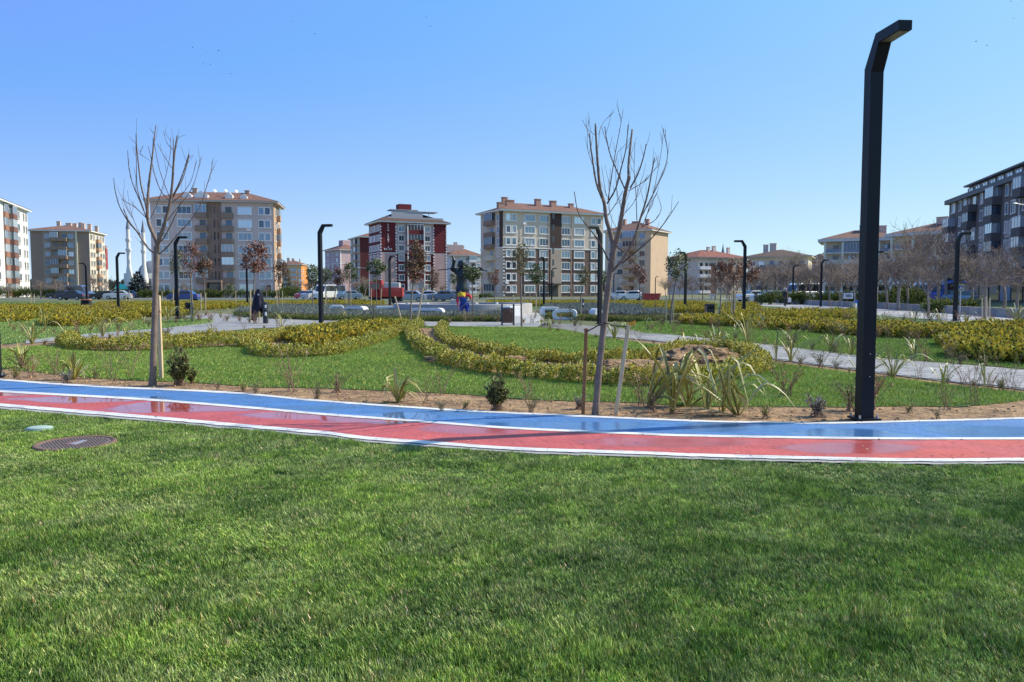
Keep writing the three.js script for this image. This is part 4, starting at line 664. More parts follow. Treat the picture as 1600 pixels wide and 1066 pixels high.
{ // brown and cream block
  const A = [786, 181], B = [942, 193.7], h = hAt(332, 185), b = new Building('apartment_block', 'brown and cream block with dark stairwell stripe right of the statue', A, B, 12, h, [0.47, 0.42, 0.37], { split: hAt(388, 185), low: [0.125, 0.09, 0.078], floor: (h - 0.5) / 7 });
  const u = px2u(b, A, B), ys = b.rows(7, 1.85), sp = b.split, BR = [0.05, 0.034, 0.032];
  b.roof(2.3, 1.0);
  b.panel('f', u(857), u(874), sp + 0.13, h - 0.02, BR, 0.2, 'stairwell'); b.panel('f', u(857), u(874), 0, sp - 0.13, [0.3, 0.26, 0.23], 0.2, 'stairwell');
  ys.forEach((y, i) => {
    for (const x of [793.5, 802]) b.win('f', u(x), y, 0.95, 1.5, 1, whiteTrim, undefined, 0.2);
    b.win('f', u(825.5), y, 2.5, 1.5, 3, whiteTrim, undefined, 0.2); b.win('f', u(847), y, 2.2, 1.6, 3, whiteTrim, undefined, 0.12);
    b.win('f', u(881), y, 2.2, 1.6, 3, whiteTrim, undefined, 0.12); b.win('f', u(902.5), y, 2.6, 1.5, 3, whiteTrim, undefined, 0.2); for (const x of [925, 934.5]) b.win('f', u(x), y, 0.95, 1.5, 1, whiteTrim, undefined, 0.2);
    b.put(mesh('window', bx(0.5, 1.4, 0.04), paneMs[3], b.g), 'f', u(861), y + 0.8, 0.2);
    b.win('l', 9.6, y, 0.9, 1.4, 1); b.balcony('l', 5.6, 4.4, y - 1.4, 0.9, y > sp ? PL([0.22, 0.15, 0.12]) : PL([0.56, 0.48, 0.38]), [6, 4].includes(i) ? 1 : i === 0);
    b.win('r', 4, y, 1.2, 1.4, 2);
  });
  b.panel('l', 10.3, 12, sp + 0.13, h - 0.02, BR, 0.1); b.panel('l', 0, 12, 0, sp - 0.13, [0.5, 0.43, 0.34], 0.03);
  for (let y = 0.4; y < sp; y += 0.8) b.put(mesh('quoin', bx((y / 0.8 | 0) % 2 ? 0.4 : 0.25, 0.4, 0.1), whiteTrim, b.g), 'f', 0.2, y, 0.06);
  for (const x of [853.5, 889.5]) b.put(mesh('drain_pipe', bx(0.14, h - 0.4, 0.14), PL([0.4, 0.26, 0.2]), b.g), 'f', u(x), (h - 0.4) / 2, 0.08);
  b.chimneys([[u(791), 3, 1.5, 0.6], [u(802.5), 5, 1.2, 2.1], [u(810), 5.2, 2.0, 1.5], [u(850), 4, 1.3, 2.0], [u(874), 4, 1.4, 1.8], [u(881), 6, 1.4, 1.0], [u(903), 4, 1.1, 1.4]], PL([0.34, 0.22, 0.18]));
  b.put(mesh('air_conditioner', bx(0.8, 0.55, 0.35), whiteTrim, b.g), 'f', u(817), ys[6] - 1.3, 0.2);
  b.put(mesh('air_conditioner', bx(0.8, 0.55, 0.35), whiteTrim, b.g), 'f', u(791), ys[1] - 1.3, 0.2);
  const dk = M([0.05, 0.05, 0.06], 0.6); [362.5, 365.5, 368.3, 371.2, 374, 376.8].forEach((py, i) => { const g = new TextGeometry('DOLUNA'[i], { font: boardFont, size: 0.26, depth: 0.05, curveSegments: 2 }); b.put(mesh('letter', g, dk, b.g), 'f', u(809.3), hAt(py + 0.6, 183), 0.0); });
  [809.3, 814.3, 817, 819.5].forEach((px, i) => { const g = new TextGeometry('ABLO'[i], { font: boardFont, size: 0.26, depth: 0.05, curveSegments: 2 }); b.put(mesh('letter', g, dk, b.g), 'f', u(px), hAt(385.2, 183), 0.0); });
  b.put(mesh('entrance', [bx(3.4, 0.3, 1.6, 0, 3.0, 0.8), bx(2.2, 2.6, 0.1, 0, 1.3, 0.12)], M([0.05, 0.045, 0.045], 0.4), b.g), 'f', u(862), 0, 0.2);
}
{ const A = [945, 236], B = [1015.6, 228], h = hAt(361, 229), b = new Building('apartment_block', 'cream apartment block with sunlit tan side behind the bare tree', A, B, 13, h, [0.5, 0.46, 0.38], { floor: (h - 0.4) / 7 });
  const u = px2u(b, A, B); b.roof(2.9, 1.0); b.panel('r', 0, 13, 0, h - 0.02, [0.4, 0.32, 0.25], 0.1); b.panel('f', u(1008), b.W, 0, h - 0.02, [0.52, 0.4, 0.3], 0.1);
  b.rows(7, 1.75).forEach((y, i) => { b.win('f', u(969), y, 1.6, 1.5, 2, M([0.6, 0.58, 0.54], 0.6)); b.balcony('f', u(984.5), 4.0, y - 1.35, 1.2, PL([0.36, 0.28, 0.22]), i === 5 ? 3 : rnd() < 0.35); b.win('f', u(1003), y, 1.6, 1.5, 2, M([0.6, 0.58, 0.54], 0.6)); b.win('f', u(955), y, 1.4, 1.5, 2); });
  b.chimneys([[u(961), 6, 1.3, 2.3], [u(998), 6, 1.2, 2.0], [u(978), 7, 2, 1.6]], PL([0.36, 0.24, 0.2])); }

{ // mid-rise houses on the right
  const mk = (name, label, A, B, D, ey, col, rise, mat, fn, o = {}) => { const d = (A[1] + B[1]) / 2, b = new Building(name, label, A, B, D, hAt(ey, d), col, { floor: 2.9, category: 'building', ...o }); b.roof(rise, 1.2, mat, M([0.55, 0.5, 0.44], 0.7)); const u = px2u(b, A, B); fn(b, u, b.rows(Math.floor((b.h - 0.5) / b.fl), 1.9)); return b; };
  mk('apartment_block', 'low pale grey block far away right of the cream block', [1030, 420], [1046, 420], 12, 421, [0.5, 0.5, 0.52], 1.4, roofBrownM, (b, u, ys) => ys.forEach((y) => [0.2, 0.5, 0.8].forEach((t) => b.win('f', b.W * t, y, 1.3, 1.4, 2))));
  mk('apartment_block', 'white balconied house under the left red roof, behind the green round tree', [1042, 320], [1090, 330], 16, 414, [0.56, 0.54, 0.52], 2.6, roofRedM, (b, u, ys) => ys.forEach((y) => { [1050, 1060].forEach((x) => b.win('f', u(x), y, 1.4, 1.5, 2)); b.balcony('f', u(1077), 4.5, y - 1.3, 1.4, PL([0.28, 0.22, 0.2]), rnd() < 0.3); }));
  mk('apartment_block', 'red-roofed house with white stepped balconies and brown end wall', [1090, 285], [1166, 296], 18, 404, [0.5, 0.46, 0.42], 3.1, roofRedM, (b, u, ys) => { b.panel('f', u(1107), u(1117), 0, b.h * 0.86, [0.13, 0.085, 0.075], 0.3); ys.forEach((y) => { b.balcony('f', u(1094), 2.4, y - 1.3, 1.4, PL([0.7, 0.7, 0.72])); b.balcony('f', u(1102), 2.4, y - 1.3, 1.4, PL([0.7, 0.7, 0.72])); [1123, 1130, 1150].forEach((x) => b.win('f', u(x), y, 1.4, 1.5, 2)); b.balcony('f', u(1140), 3.2, y - 1.3, 1.2, PL([0.34, 0.26, 0.22])); b.win('f', u(1160), y, 2.6, 1.5, 3, whiteTrim, 0); }); b.chimneys([[u(1128), 8, 1.1, 2.6], [u(1137), 8, 1.3, 3.0], [u(1160), 8, 1.1, 2.6]], PL([0.5, 0.48, 0.46])); });
  mk('apartment_block', 'brown-roofed pale house with blue glass balcony behind bare trees', [1168, 270], [1262, 262], 18, 402, [0.55, 0.5, 0.44], 2.6, roofBrownM, (b, u, ys) => { ys.forEach((y, i) => { b.win('f', u(1189), y, 1.5, 1.5, 3); b.balcony('f', u(1189), 4.0, y - 2.6, 1.2, PL([0.1, 0.09, 0.1])); b.balcony('f', u(1204), 2.8, y - 1.3, 1.2, PL([0.3, 0.24, 0.2])); b.balcony('f', u(1218), 4.4, y - 1.3, 1.2, PL([0.3, 0.26, 0.24]), 0); b.win('f', u(1236), y, 1.5, 1.5, 2); b.balcony('f', u(1250), 3.4, y - 1.3, 1.2, PL([0.16, 0.12, 0.11])); b.win('f', u(1176), y, 1.4, 1.5, 2); }); b.chimneys([[u(1191), 9, 1.6, 3.0], [u(1203), 9, 2.2, 3.4]], PL([0.45, 0.42, 0.4])); });
  mk('apartment_block', 'small brown house squeezed between brown roof and cream block', [1262, 300], [1290, 296], 14, 408, [0.3, 0.22, 0.18], 2.6, roofBrownM, (b, u, ys) => ys.forEach((y) => b.win('f', b.W * 0.4, y, 1.6, 1.5, 2)));
  const cream = (label, A, B, ey) => mk('apartment_block', label, A, B, 15, ey, [0.52, 0.49, 0.44], 2.8, roofM, (b, u, ys) => {
    const W = b.W, n = Math.round(W / 5.4); mesh('eaves', bx(W + 4, 0.8, 18.5, W / 2, b.h - 0.2, -7.2), M([0.66, 0.64, 0.6], 0.7), b.g);
    ys.forEach((y, i) => { for (let k = 0; k < n; k++) { const x = (k + 0.5) * W / n; if (k % 2) b.win('f', x, y, 1.8, 1.6, 2, darkFrame); b.balcony('f', x, W / n - 0.5, y - 1.45, 1.5, i >= ys.length - 1 ? M([0.16, 0.2, 0.26], 0.2, { metalness: 0.4 }) : PL([0.6, 0.57, 0.51]), i >= ys.length - 1 && k === 1 ? 1 : false); } b.put(mesh('floor_band', bx(W + 1.5, 0.3, 1.7), PL([0.64, 0.61, 0.56]), b.g), 'f', W / 2, y - 1.62, 0.8); });
    for (let k = 0; k <= n; k++) b.put(mesh('column', bx(0.55, b.h - 0.7, 0.5), PL([0.6, 0.57, 0.52]), b.g), 'f', k * W / n, (b.h - 0.7) / 2, 1.5);
    b.panel('f', 0, W, 0.05, 2.6, [0.06, 0.06, 0.07], 0.3, 'shop_front'); b.chimneys([[W * 0.55, 7, 3, 2.6], [W * 0.8, 7, 2, 2.4]], PL([0.42, 0.34, 0.3]));
  }, { floor: 3.05 });
  cream('cream block with rows of balconies left of the tallest lamp', [1288, 234], [1400, 226], 374); cream('cream balconied block between the tallest lamp and dark block', [1396, 214], [1500, 200], 364);
}
{ // dark block at the right
  const A = [1479, 131], B = [1720, 79], h = hAt(320, 131), b = new Building('apartment_block', 'dark grey apartment block with glazed bays at the right edge', A, B, 15, h, [0.12, 0.112, 0.115], { floor: (h - 3.4) / 5 });
  const W = b.W; mesh('cornice', [bx(W + 1.4, 0.7, 16, W / 2, h + 0.35, -7.4)], M([0.1, 0.1, 0.115], 0.6), b.g);
  mesh('attic', uvm(bx(W * 0.94, 1.9, 11, W * 0.52, h + 1.55, -7.6)), PL([0.09, 0.09, 0.1]), b.g); mesh('roof', [bx(W * 0.96, 0.25, 12, W * 0.52, h + 2.6, -7.4), bx(W * 0.5, 0.25, 9, W * 0.62, h + 3.0, -8)], M([0.12, 0.12, 0.13], 0.6), b.g);
  for (let t = 3.6; t < W - 1; t += 3.4) b.put(b.win('f', t, h + 1.6, 2.4, 1.2, 2, whiteTrim, 4, 0.06), 'f', t, h + 1.6, -2.1);
  for (let i = 0; i < 5; i++) { const y = 3.5 + i * b.fl; 
    for (let k = 0, t = 2.6; t < W - 2; t += 10.2, k++) { if ((k * 2 + i) % 5 === 4) b.win('f', t, y + 1.5, 1.8, 1.6, 2, whiteTrim, undefined, 0.08); else b.balcony('f', t + ((i * 7 + k * 3) % 3 - 1) * 0.25, [3.2, 2.7, 3.0][(i + k) % 3], y, 1.2, PL([0.095, 0.088, 0.092]), [2, 1, 0, 2, 4, 1][(k * 2 + i * 3) % 6]); b.win('f', t + 3.6, y + 1.5, 0.9, 1.5, 1, whiteTrim, undefined, 0.08); b.win('f', t + 6.0, y + 1.5, 1.5, 1.7, 2, whiteTrim, undefined, 0.08); }
    if (i < 3) for (let t = 7.2; t < W - 2; t += 10.2) b.panel('f', t - 1.6, t + 2.4, y + 0.1, y + b.fl - 0.1, [0.34, 0.31, 0.31], 0.03); }
  for (let t = 12; t < W; t += 10.2) b.put(mesh('drain_pipe', bx(0.16, h - 3.6, 0.16), whiteTrim, b.g), 'f', t - 1.1, h / 2 + 1.6, 0.1);
  for (let t = 2.2; t < W - 2; t += 4.2) { const s = b.put(mesh('shop_front', [bx(3.6, 2.4, 0.1, 0, 1.2, 0.06)], (t | 0) % 3 ? M([0.02, 0.025, 0.03], 0.15, { clearcoat: 1 }) : M([0.12, 0.22, 0.32], 0.4), b.g), 'f', t, 0.1, 0); mesh('shop_sign', bx(3.8, 0.7, 0.2, 0, 2.85, 0.12), M([[0.03, 0.07, 0.25], [0.05, 0.05, 0.06], [0.04, 0.09, 0.3]][(t * 7 | 0) % 3], 0.5), s); }
  const aw = new THREE.BoxGeometry(9, 0.08, 2.4); aw.rotateX(0.25); for (const t of [6, 17]) b.put(mesh('awning', aw, M([0.02, 0.08, 0.35], 0.6), b.g), 'f', t, 2.9, 1.4);
  b.put(mesh('air_conditioner', bx(0.85, 0.6, 0.4), whiteTrim, b.g), 'f', 9.3, 3.5 + 3 * b.fl - 0.3, 0.25); b.put(mesh('air_conditioner', bx(0.85, 0.6, 0.4), whiteTrim, b.g), 'f', 13.6, 3.5 + 3 * b.fl - 0.3, 0.25);
}
// mosque
{ const d = 400, stone = M([0.72, 0.69, 0.66], 0.8), lead = M([0.2, 0.22, 0.25], 0.6);
  const minaret = (px, top, label, base) => { const p = At(px, HZ, d), s = d / F, Y = (y) => hAt(y, d); p.y = 0; const o = thing('minaret', label, 'minaret', p, 0, 'minarets of the mosque'); const t0 = top;
    mesh('shaft', new THREE.LatheGeometry([[2.1, 0], [1.9, Y(base + 3)], [0.95, Y(base - 20)], [0.9, Y(t0 + 20)]].map(([r, y]) => new THREE.Vector2(r, y)), 12), stone, o);
    for (const k of [0.33, 0.62]) { const y = Y(t0 + 20 + (base - 22 - t0 - 20) * k); mesh('balcony', new THREE.LatheGeometry([[0.9, -1.1], [1.35, 0], [1.35, 0.9], [1.22, 0.9], [1.22, 0.1], [0.9, 0.1]].map(([r, q]) => new THREE.Vector2(r, q + y)), 12), stone, o); }
    mesh('spire', new THREE.LatheGeometry([[1.05, 0], [1.0, 0.3], [0.05, Y(t0) - Y(t0 + 20)], [0, Y(t0) - Y(t0 + 20)]].map(([r, q]) => new THREE.Vector2(r, q + Y(t0 + 20))), 12), lead, o); };
  minaret(202.5, 338, 'left white minaret with two balconies', 434); minaret(226, 343, 'right white minaret, half behind the bare tree branch', 434);
  const p = At(240, HZ, d + 12); p.y = 0; const o = thing('mosque', 'white mosque with grey dome beside the minarets', 'mosque', p); mesh('wall', uvm(bx(22, hAt(427, d), 18, 0, hAt(427, d) / 2, 0)), PL([0.62, 0.6, 0.6]), o);
  const dm = new THREE.SphereGeometry(7.2, 24, 10, 0, 6.283, 0, 1.57); dm.scale(1, 0.95, 1); dm.translate(0, hAt(427, d), 0); mesh('dome', dm, lead, o); for (const x of [-7, -2.5, 2.5, 7]) mesh('window', bx(1.2, 3, 0.2, x, 6, 9.05), paneMs[1], o); }
// ---------------------------------------------------------------- small round trees of the park
const crownM = leafM({ roughness: 0.55 });
const TONES = { green: [[0.07, 0.1, 0.03], [0.13, 0.16, 0.05], [0.2, 0.22, 0.08], [0.045, 0.07, 0.02]], bronze: [[0.2, 0.09, 0.05], [0.3, 0.14, 0.08], [0.13, 0.1, 0.04], [0.1, 0.055, 0.035]], olive: [[0.15, 0.14, 0.05], [0.24, 0.2, 0.09], [0.09, 0.09, 0.03]], red: [[0.26, 0.085, 0.05], [0.16, 0.07, 0.045], [0.34, 0.14, 0.08], [0.1, 0.06, 0.03]] };
function roundTree(px, base, cx, cy, rx, ry, tone, label, dens = 1, d0) {
  const foot = d0 ? At(px, HZ, d0) : G(px, base); foot.y = 0; const d = -foot.z, s = d / F, o = thing('round_tree', label, 'tree', foot, 0, 'small round-headed park trees');
  const c = At(cx, cy, d).sub(foot), R = rx * s, H = ry * s, tw = [];
  const bend = [V(0, 0, 0), V(c.x * 0.25, c.y * 0.35, 0), V(c.x * 0.7, (c.y - H) * 0.9, 0.02), V(c.x, c.y - H * 0.55, 0)];
  mesh('trunk', barkUV(tube(smoothPts(bend, 10), Array.from({ length: 11 }, (_, i) => 0.045 - 0.0022 * i), 7)), M([0.2, 0.165, 0.14], 0.85), o);
  const top = bend[3]; for (let i = 0; i < 16; i++) { const a = i * 2.4, e = rr(0.1, 1.2), L = rr(0.6, 0.95), t = V(c.x + Math.cos(a) * Math.cos(e) * R * L, c.y - H * 0.5 + Math.sin(e) * H * 1.4 * L, Math.sin(a) * Math.cos(e) * R * L); tw.push(tube([top, top.clone().lerp(t, 0.5).add(V(0, -0.06, 0)), t], [0.014, 0.009, 0.004], 4)); }
  mesh('branches', tw, M([0.17, 0.13, 0.105], 0.85), o);
  const out = [], ts = TONES[tone], n = Math.round(1000 * dens), cl = Array.from({ length: 34 }, () => { const a = rr(0, 6.28), q = rr(-1, 1), k = Math.cbrt(rr(0.25, 1)), w = Math.sqrt(1 - q * q); return [Math.cos(a) * w * k, q * k, Math.sin(a) * w * k]; });
  for (let i = 0; i < n; i++) { const q = cl[Math.floor(rnd() * cl.length)], sp = 0.34, x = q[0] + rr(-sp, sp), y = q[1] + rr(-sp, sp), z = q[2] + rr(-sp, sp), t = ts[Math.floor(rnd() * ts.length)], b = rr(0.7, 1.3), L = Math.max(0.1, 0.24 * R) * rr(0.7, 1.3); out.push(place(leafQuad(L, L * 0.5, 0.012, t.map((v) => v * b)), c.x + x * R * 0.92, c.y + y * H * 0.92, z * R * 0.92, rr(0, 6.28), rr(0.2, 2.2), rr(-0.8, 0.8))); }
  mesh('crown', out, crownM, o); return o;
}
const treeSpots = [];
[[301, 503, 297, 404, 14, 25, 'red', 'sparse reddish round tree before the lilac block stairwell', 0.8], [278, 490, 276, 412, 12, 21, 'olive', 'olive round tree behind the dark lamp at the lilac block', 0.8], [320, 483, 319, 420, 13, 16, 'bronze', 'bronze round tree before the lilac block balconies'],
 [397, 503, 397, 404, 20, 27, 'red', 'large reddish round tree behind the dark jacket'], [435, 484, 437, 425, 11, 17, 'bronze', 'bronze round tree at the right corner of the lilac block'], [488.5, 489, 488, 427, 12, 13, 'green', 'silvery green round tree left of the central lamp'],
 [509, 483, 509, 430, 10, 11, 'green', 'green round tree partly behind the central lamp'], [521, 482, 527, 432, 10, 14, 'red', 'reddish round tree right of the central lamp'], [545, 482, 546, 426, 11, 15, 'green', 'green round tree before the dark red block'],
 [588, 484, 588, 418, 14, 13, 'green', 'full green round tree left of the lettered red block'], [641, 508, 647, 408, 17, 32, 'bronze', 'tallest bronze and green crown tree between two slanting stakes', 1.9], [675, 482, 677, 436, 9, 15, 'bronze', 'bronze round tree at the red block right corner'],
 [740, 496, 737, 427, 15, 12, 'green', 'green round tree in front of the statue arm', 1.2], [709, 480, 709, 437, 7, 9, 'green', 'little green tree behind the statue'], [815, 511, 813, 405, 14, 24, 'olive', 'tall sparse olive tree before the brown block', 0.7],
 [838, 488, 837, 428, 13, 15, 'green', 'green round tree before the brown block stairwell'], [773, 482, 772, 434, 9, 14, 'red', 'bronze tree before the brown block left corner', 0.8], [906, 480, 912, 433, 10, 15, 'olive', 'olive round tree left of the staked bare tree'],
 [941, 482, 940, 430, 9, 13, 'green', 'green round tree hidden behind the right bare tree trunk'], [1000.5, 487, 999, 429, 12, 16, 'red', 'brownish round tree before the cream block', 0.8], [1047, 508, 1058, 416, 16, 24, 'green', 'uneven dark green tree right of the cream block', 0.9],
 [1125, 492, 1128, 428, 14, 19, 'red', 'red-brown round tree left of the lamp in the hedge'], [1146, 500, 1147, 424, 12, 20, 'red', 'red-brown tree with three stakes beside the lamp in the hedge', 0.8], [1160, 482, 1169, 423, 17, 19, 'red', 'broad reddish crown behind the lamp in the hedge']].forEach((a) => { roundTree(...a); treeSpots.push([a[0], a[7]]); });
{ const by = new Map(); for (const [o, x] of stakes) { const [tx, tl] = treeSpots.reduce((m, t) => Math.abs(t[0] - x) < Math.abs(m[0] - x) ? t : m), d = x - tx; if (Math.abs(d) > 40) { by.set('far', [...(by.get('far') ?? []), o]); continue; } const k = (d < 0 ? 'left' : 'right') + ' of the ' + tl; by.set(k, [...(by.get(k) ?? []), o]); }
  for (const [k, l] of by) if (k === 'far') inOrder(l, 'lone thin stake', 'away from the round trees'); else l.forEach((o, i) => { o.userData.label = `${l.length > 1 ? ['nearer', 'farther', 'farthest'][Math.min(i, 2)] + ' ' : ''}stake ${k}`.split(' ').slice(0, 16).join(' '); }); }
// clipped mop tree and dark conifers
roundTree(360, 470, 360, 452, 8, 8, 'green', 'small clipped green ball tree at the lilac block entrance', 1, 140);
function conifer(foot, h, r, label, name = 'conifer', n = 900, tones = [[0.025, 0.05, 0.02], [0.05, 0.085, 0.03], [0.035, 0.065, 0.035]], group) {
  const o = thing(name, label, name === 'conifer' ? 'conifer' : 'shrub', foot, 0, group); mesh('trunk', cyl(0.04 * r + 0.02, 0.01, h * 0.9, 0, 0, 0, 6), M([0.12, 0.09, 0.07], 0.9), o);
  const out = []; for (let i = 0; i < n; i++) { const t = Math.pow(rnd(), 1.4), a = rr(0, 6.28), tier = 0.75 + 0.25 * Math.sin(t * 40), k = r * (1 - t) * tier * Math.sqrt(rr(0.25, 1)) + 0.02 * r, L = (0.1 + 0.16 * (1 - t)) * r * rr(0.7, 1.3), c = tones[i % tones.length]; out.push(place(leafQuad(L, L * 0.35, 0.004, c), Math.cos(a) * k, h * (0.06 + 0.93 * t), Math.sin(a) * k, -a + 1.57, rr(0.9, 1.9), rr(-0.4, 0.4))); }
  mesh('crown', out, crownM, o); return o;
}
conifer(V(At(216, HZ, 170).x, 0, -170), hAt(424, 170), 3.6, 'dark green cedar between the minarets and the lilac block', 'conifer', 2600);
conifer(V(At(449, HZ, 165).x, 0, -165), hAt(421, 165), 2.1, 'dark green conifer at the right corner of the lilac block', 'conifer', 1800);
for (const [x, y, h, r, l] of [[375, 497, 0.85, 0.5, 'rounded green bush left of the dark jacket'], [432, 499, 0.75, 0.4, 'rounded green bush right of the black bollard'], [584, 504, 0.95, 0.33, 'dark green bush before the second white bench'], [892, 503, 0.95, 0.36, 'dark green cone bush before the right white benches'], [925, 486, 0.85, 0.33, 'small green cone behind the right lavender bed'], [778, 503, 0.75, 0.4, 'dark bush beside the wooden bin'], [1005, 496, 0.9, 0.32, 'small green cone in the right lavender bed, nearer the bare tree'], [1024, 500, 0.95, 0.34, 'small green cone at the end of the right lavender bed'], [1074, 500, 0.6, 0.36, 'low dark bush at the foot of the lamp beside the litter bin'], [513, 482, 0.7, 0.4, 'dark bush left of the first white bench'], [808, 481, 0.7, 0.4, 'dark bush behind the white plinth']]) conifer(G(x, y), h, r, l, 'shrub', 420, [[0.05, 0.08, 0.02], [0.09, 0.12, 0.03], [0.035, 0.06, 0.018]]);

// ---------------------------------------------------------------- bare street trees
const bareM = M([0.26, 0.2, 0.165], 0.9), bareM2 = M([0.27, 0.22, 0.185], 0.9);
function bareProto(kind) {                                   // unit height 1, crown from recursion
  const limbs = [], twigs = [], trunkTop = kind === 'mop' ? 0.42 : kind === 'plane' ? 0.35 : 0.3;
  const grow = (p, dir, L, r, lv) => {
    const q = p.clone().addScaledVector(dir, L * 0.55).add(V(rr(-1, 1), 0, rr(-1, 1)).multiplyScalar(L * 0.07)), e = p.clone().addScaledVector(dir, L).add(V(rr(-1, 1), kind === 'mop' ? 0.0 : 0.5, rr(-1, 1)).multiplyScalar(L * 0.12));
    (lv < 2 ? limbs : twigs).push(tube([p, q, e], [r, r * 0.8, r * 0.6], lv < 2 ? 6 : 3));
    if (lv >= 4) return; const kids = lv === 0 ? 6 : lv === 3 ? 3 : 4;
    for (let i = 0; i < kids; i++) { const s = rr(0.3, 1), b = p.clone().lerp(e, s), w = V(rr(-1, 1), rr(-0.35, 0.8), rr(-1, 1)).normalize(), nd = dir.clone().multiplyScalar(kind === 'poplar' ? 1.2 : kind === 'plane' ? 0.85 : 0.65).addScaledVector(w, 0.75).normalize(); grow(b, nd, L * rr(0.6, 0.88), r * 0.56, lv + 1); }
  };
  const top = V(rr(-0.02, 0.02), trunkTop, rr(-0.02, 0.02)), trunk = tube(smoothPts([V(0, 0, 0), V(0.01, trunkTop * 0.5, 0), top], 6), [0.022, 0.02, 0.019, 0.018, 0.017, 0.017, 0.018], 8);
  const n = kind === 'mop' ? 8 : 5; for (let i = 0; i < n; i++) { const a = i / n * 6.28 + rr(-0.3, 0.3), up = kind === 'mop' ? rr(0.15, 1.0) : kind === 'poplar' ? rr(2, 4) : rr(1.1, 2.8); grow(top.clone(), V(Math.cos(a), up, Math.sin(a)).normalize(), kind === 'mop' ? rr(0.15, 0.22) : rr(0.24, 0.38), 0.011, 1); }
  grow(top.clone(), V(0.1, 1, 0).normalize(), 0.26, 0.013, 1);
  const all = [trunk, ...limbs, ...twigs]; let hi = 0; for (const g of all) { g.computeBoundingBox(); hi = Math.max(hi, g.boundingBox.max.y); } for (const g of all) g.scale(1 / hi, 1 / hi, 1 / hi);
  const o = new THREE.Group(); mesh('trunk', trunk, bareM2, o); mesh('limbs', limbs, bareM2, o); const t = mesh('twigs', twigs, bareM, o); t.userData.kind = 'stuff'; return o;
}
const protos = { mop: [bareProto('mop'), bareProto('mop'), bareProto('mop')], plane: [bareProto('plane'), bareProto('plane'), bareProto('plane')], poplar: [bareProto('poplar')] };
let pk = 0;
function streetTree(px, top, d, kind, label, group = 'bare street trees', wide = 1) {
  const o = protos[kind][pk++ % protos[kind].length].clone(); o.name = numbered('street_tree'); scene.add(o);
  o.position.set(At(px, HZ, d).x, 0, -d); const h = hAt(top, d); o.scale.set(h * wide, h, h * wide); o.rotation.y = rr(0, 6.28); return tag(o, label, 'tree', group);
}
[[1541, 388, 41, 'mop', 'wide mop-headed bare tree with three stakes near the road at right', 1.15], [1590, 385, 46, 'mop', 'mop-headed bare tree at the right edge by the road', 1.1], [1452, 402, 48, 'plane', 'bare tree leaning behind the road left of the crossing sign', 1], [1386, 390, 62, 'plane', 'bare tree just right of the tallest lamp', 1.05], [1418, 382, 66, 'plane', 'twiggy bare tree before the cream block right half', 1.1], [1436, 342, 84, 'poplar', 'slender tall bare tree rising above the cream block roof', 1], [1478, 336, 92, 'plane', 'big pale-limbed bare tree before the dark block', 1.1],
 [1296, 406, 74, 'plane', 'bare tree at the left corner of the cream block', 1], [1312, 412, 78, 'plane', 'bare tree behind the white banner', 1], [1336, 405, 70, 'plane', 'bare tree just left of the tallest lamp', 1.1], [1266, 410, 90, 'plane', 'bare tree before the small brown house', 1], [1246, 404, 96, 'plane', 'bare tree before the brown-roofed house, right half', 1.1], [1222, 408, 100, 'plane', 'bare tree before the blue glass balcony', 1.1], [1204, 412, 104, 'plane', 'bare tree before the brown-roofed house, left half', 1], [1240, 384, 210, 'poplar', 'thin bare poplar top above the brown roof', 1], [1180, 414, 112, 'plane', 'bare tree behind the broad reddish crown', 1],
 [1082, 436, 130, 'mop', 'dark mop-headed bare tree right of the green tree', 1], [1112, 438, 140, 'mop', 'small bare mop tree before the stepped balconies', 1], [1137, 436, 140, 'mop', 'small bare mop tree behind the stake cluster', 1], [978, 440, 130, 'mop', 'dark bare mop tree before the cream block', 1], [895, 442, 130, 'mop', 'small dark bare mop tree before the brown block right half', 1], [789, 442, 135, 'mop', 'small dark bare mop tree at the brown block corner', 1], [661, 441, 138, 'mop', 'bare mop tree between the slanting stakes, before the red block', 1],
 [416, 438, 145, 'mop', 'bare mop tree at the right end of the lilac block', 1], [289, 437, 146, 'mop', 'bare mop tree at the left end of the lilac block', 1.1], [13, 440, 138, 'mop', 'bare mop tree before the white block', 1], [63, 432, 136, 'mop', 'wide bare mop tree left of the parked van', 1.3], [88, 434, 136, 'mop', 'wide bare mop tree above the parked van', 1.3], [159, 436, 140, 'mop', 'bare mop tree beside the sunlit cream wall', 1.1], [172, 430, 160, 'plane', 'brown bare tree left of the cedar', 1], [232, 436, 165, 'plane', 'brown bare tree right of the cedar', 1.2], [146, 424, 200, 'plane', 'bare tree before the cream side of the brown block', 1],
 [462, 430, 180, 'plane', 'brown bare tree before the orange block', 1.1], [480, 436, 190, 'plane', 'brown bare tree left of the central lamp', 1.2], [505, 438, 200, 'plane', 'bare tree behind the parked white van', 1.2], [530, 432, 200, 'plane', 'brown bare tree before the mauve block', 1.3], [556, 434, 190, 'plane', 'brown bare tree before the dark red block', 1.3], [570, 428, 150, 'poplar', 'pale pollarded bare tree beside the street light', 1], [690, 442, 200, 'plane', 'brown bare tree right of the red block', 1.2], [712, 440, 200, 'plane', 'brown bare tree behind the worker', 1.2], [752, 444, 170, 'plane', 'brown bare tree at the brown block left side', 1], [1040, 436, 200, 'plane', 'bare tree in the gap right of the cream block', 1.2], [1062, 438, 190, 'plane', 'bare tree behind the uneven green tree', 1.2]
].forEach(([x, t, d, k, l, w]) => streetTree(x, t, d, k, l, undefined, w));
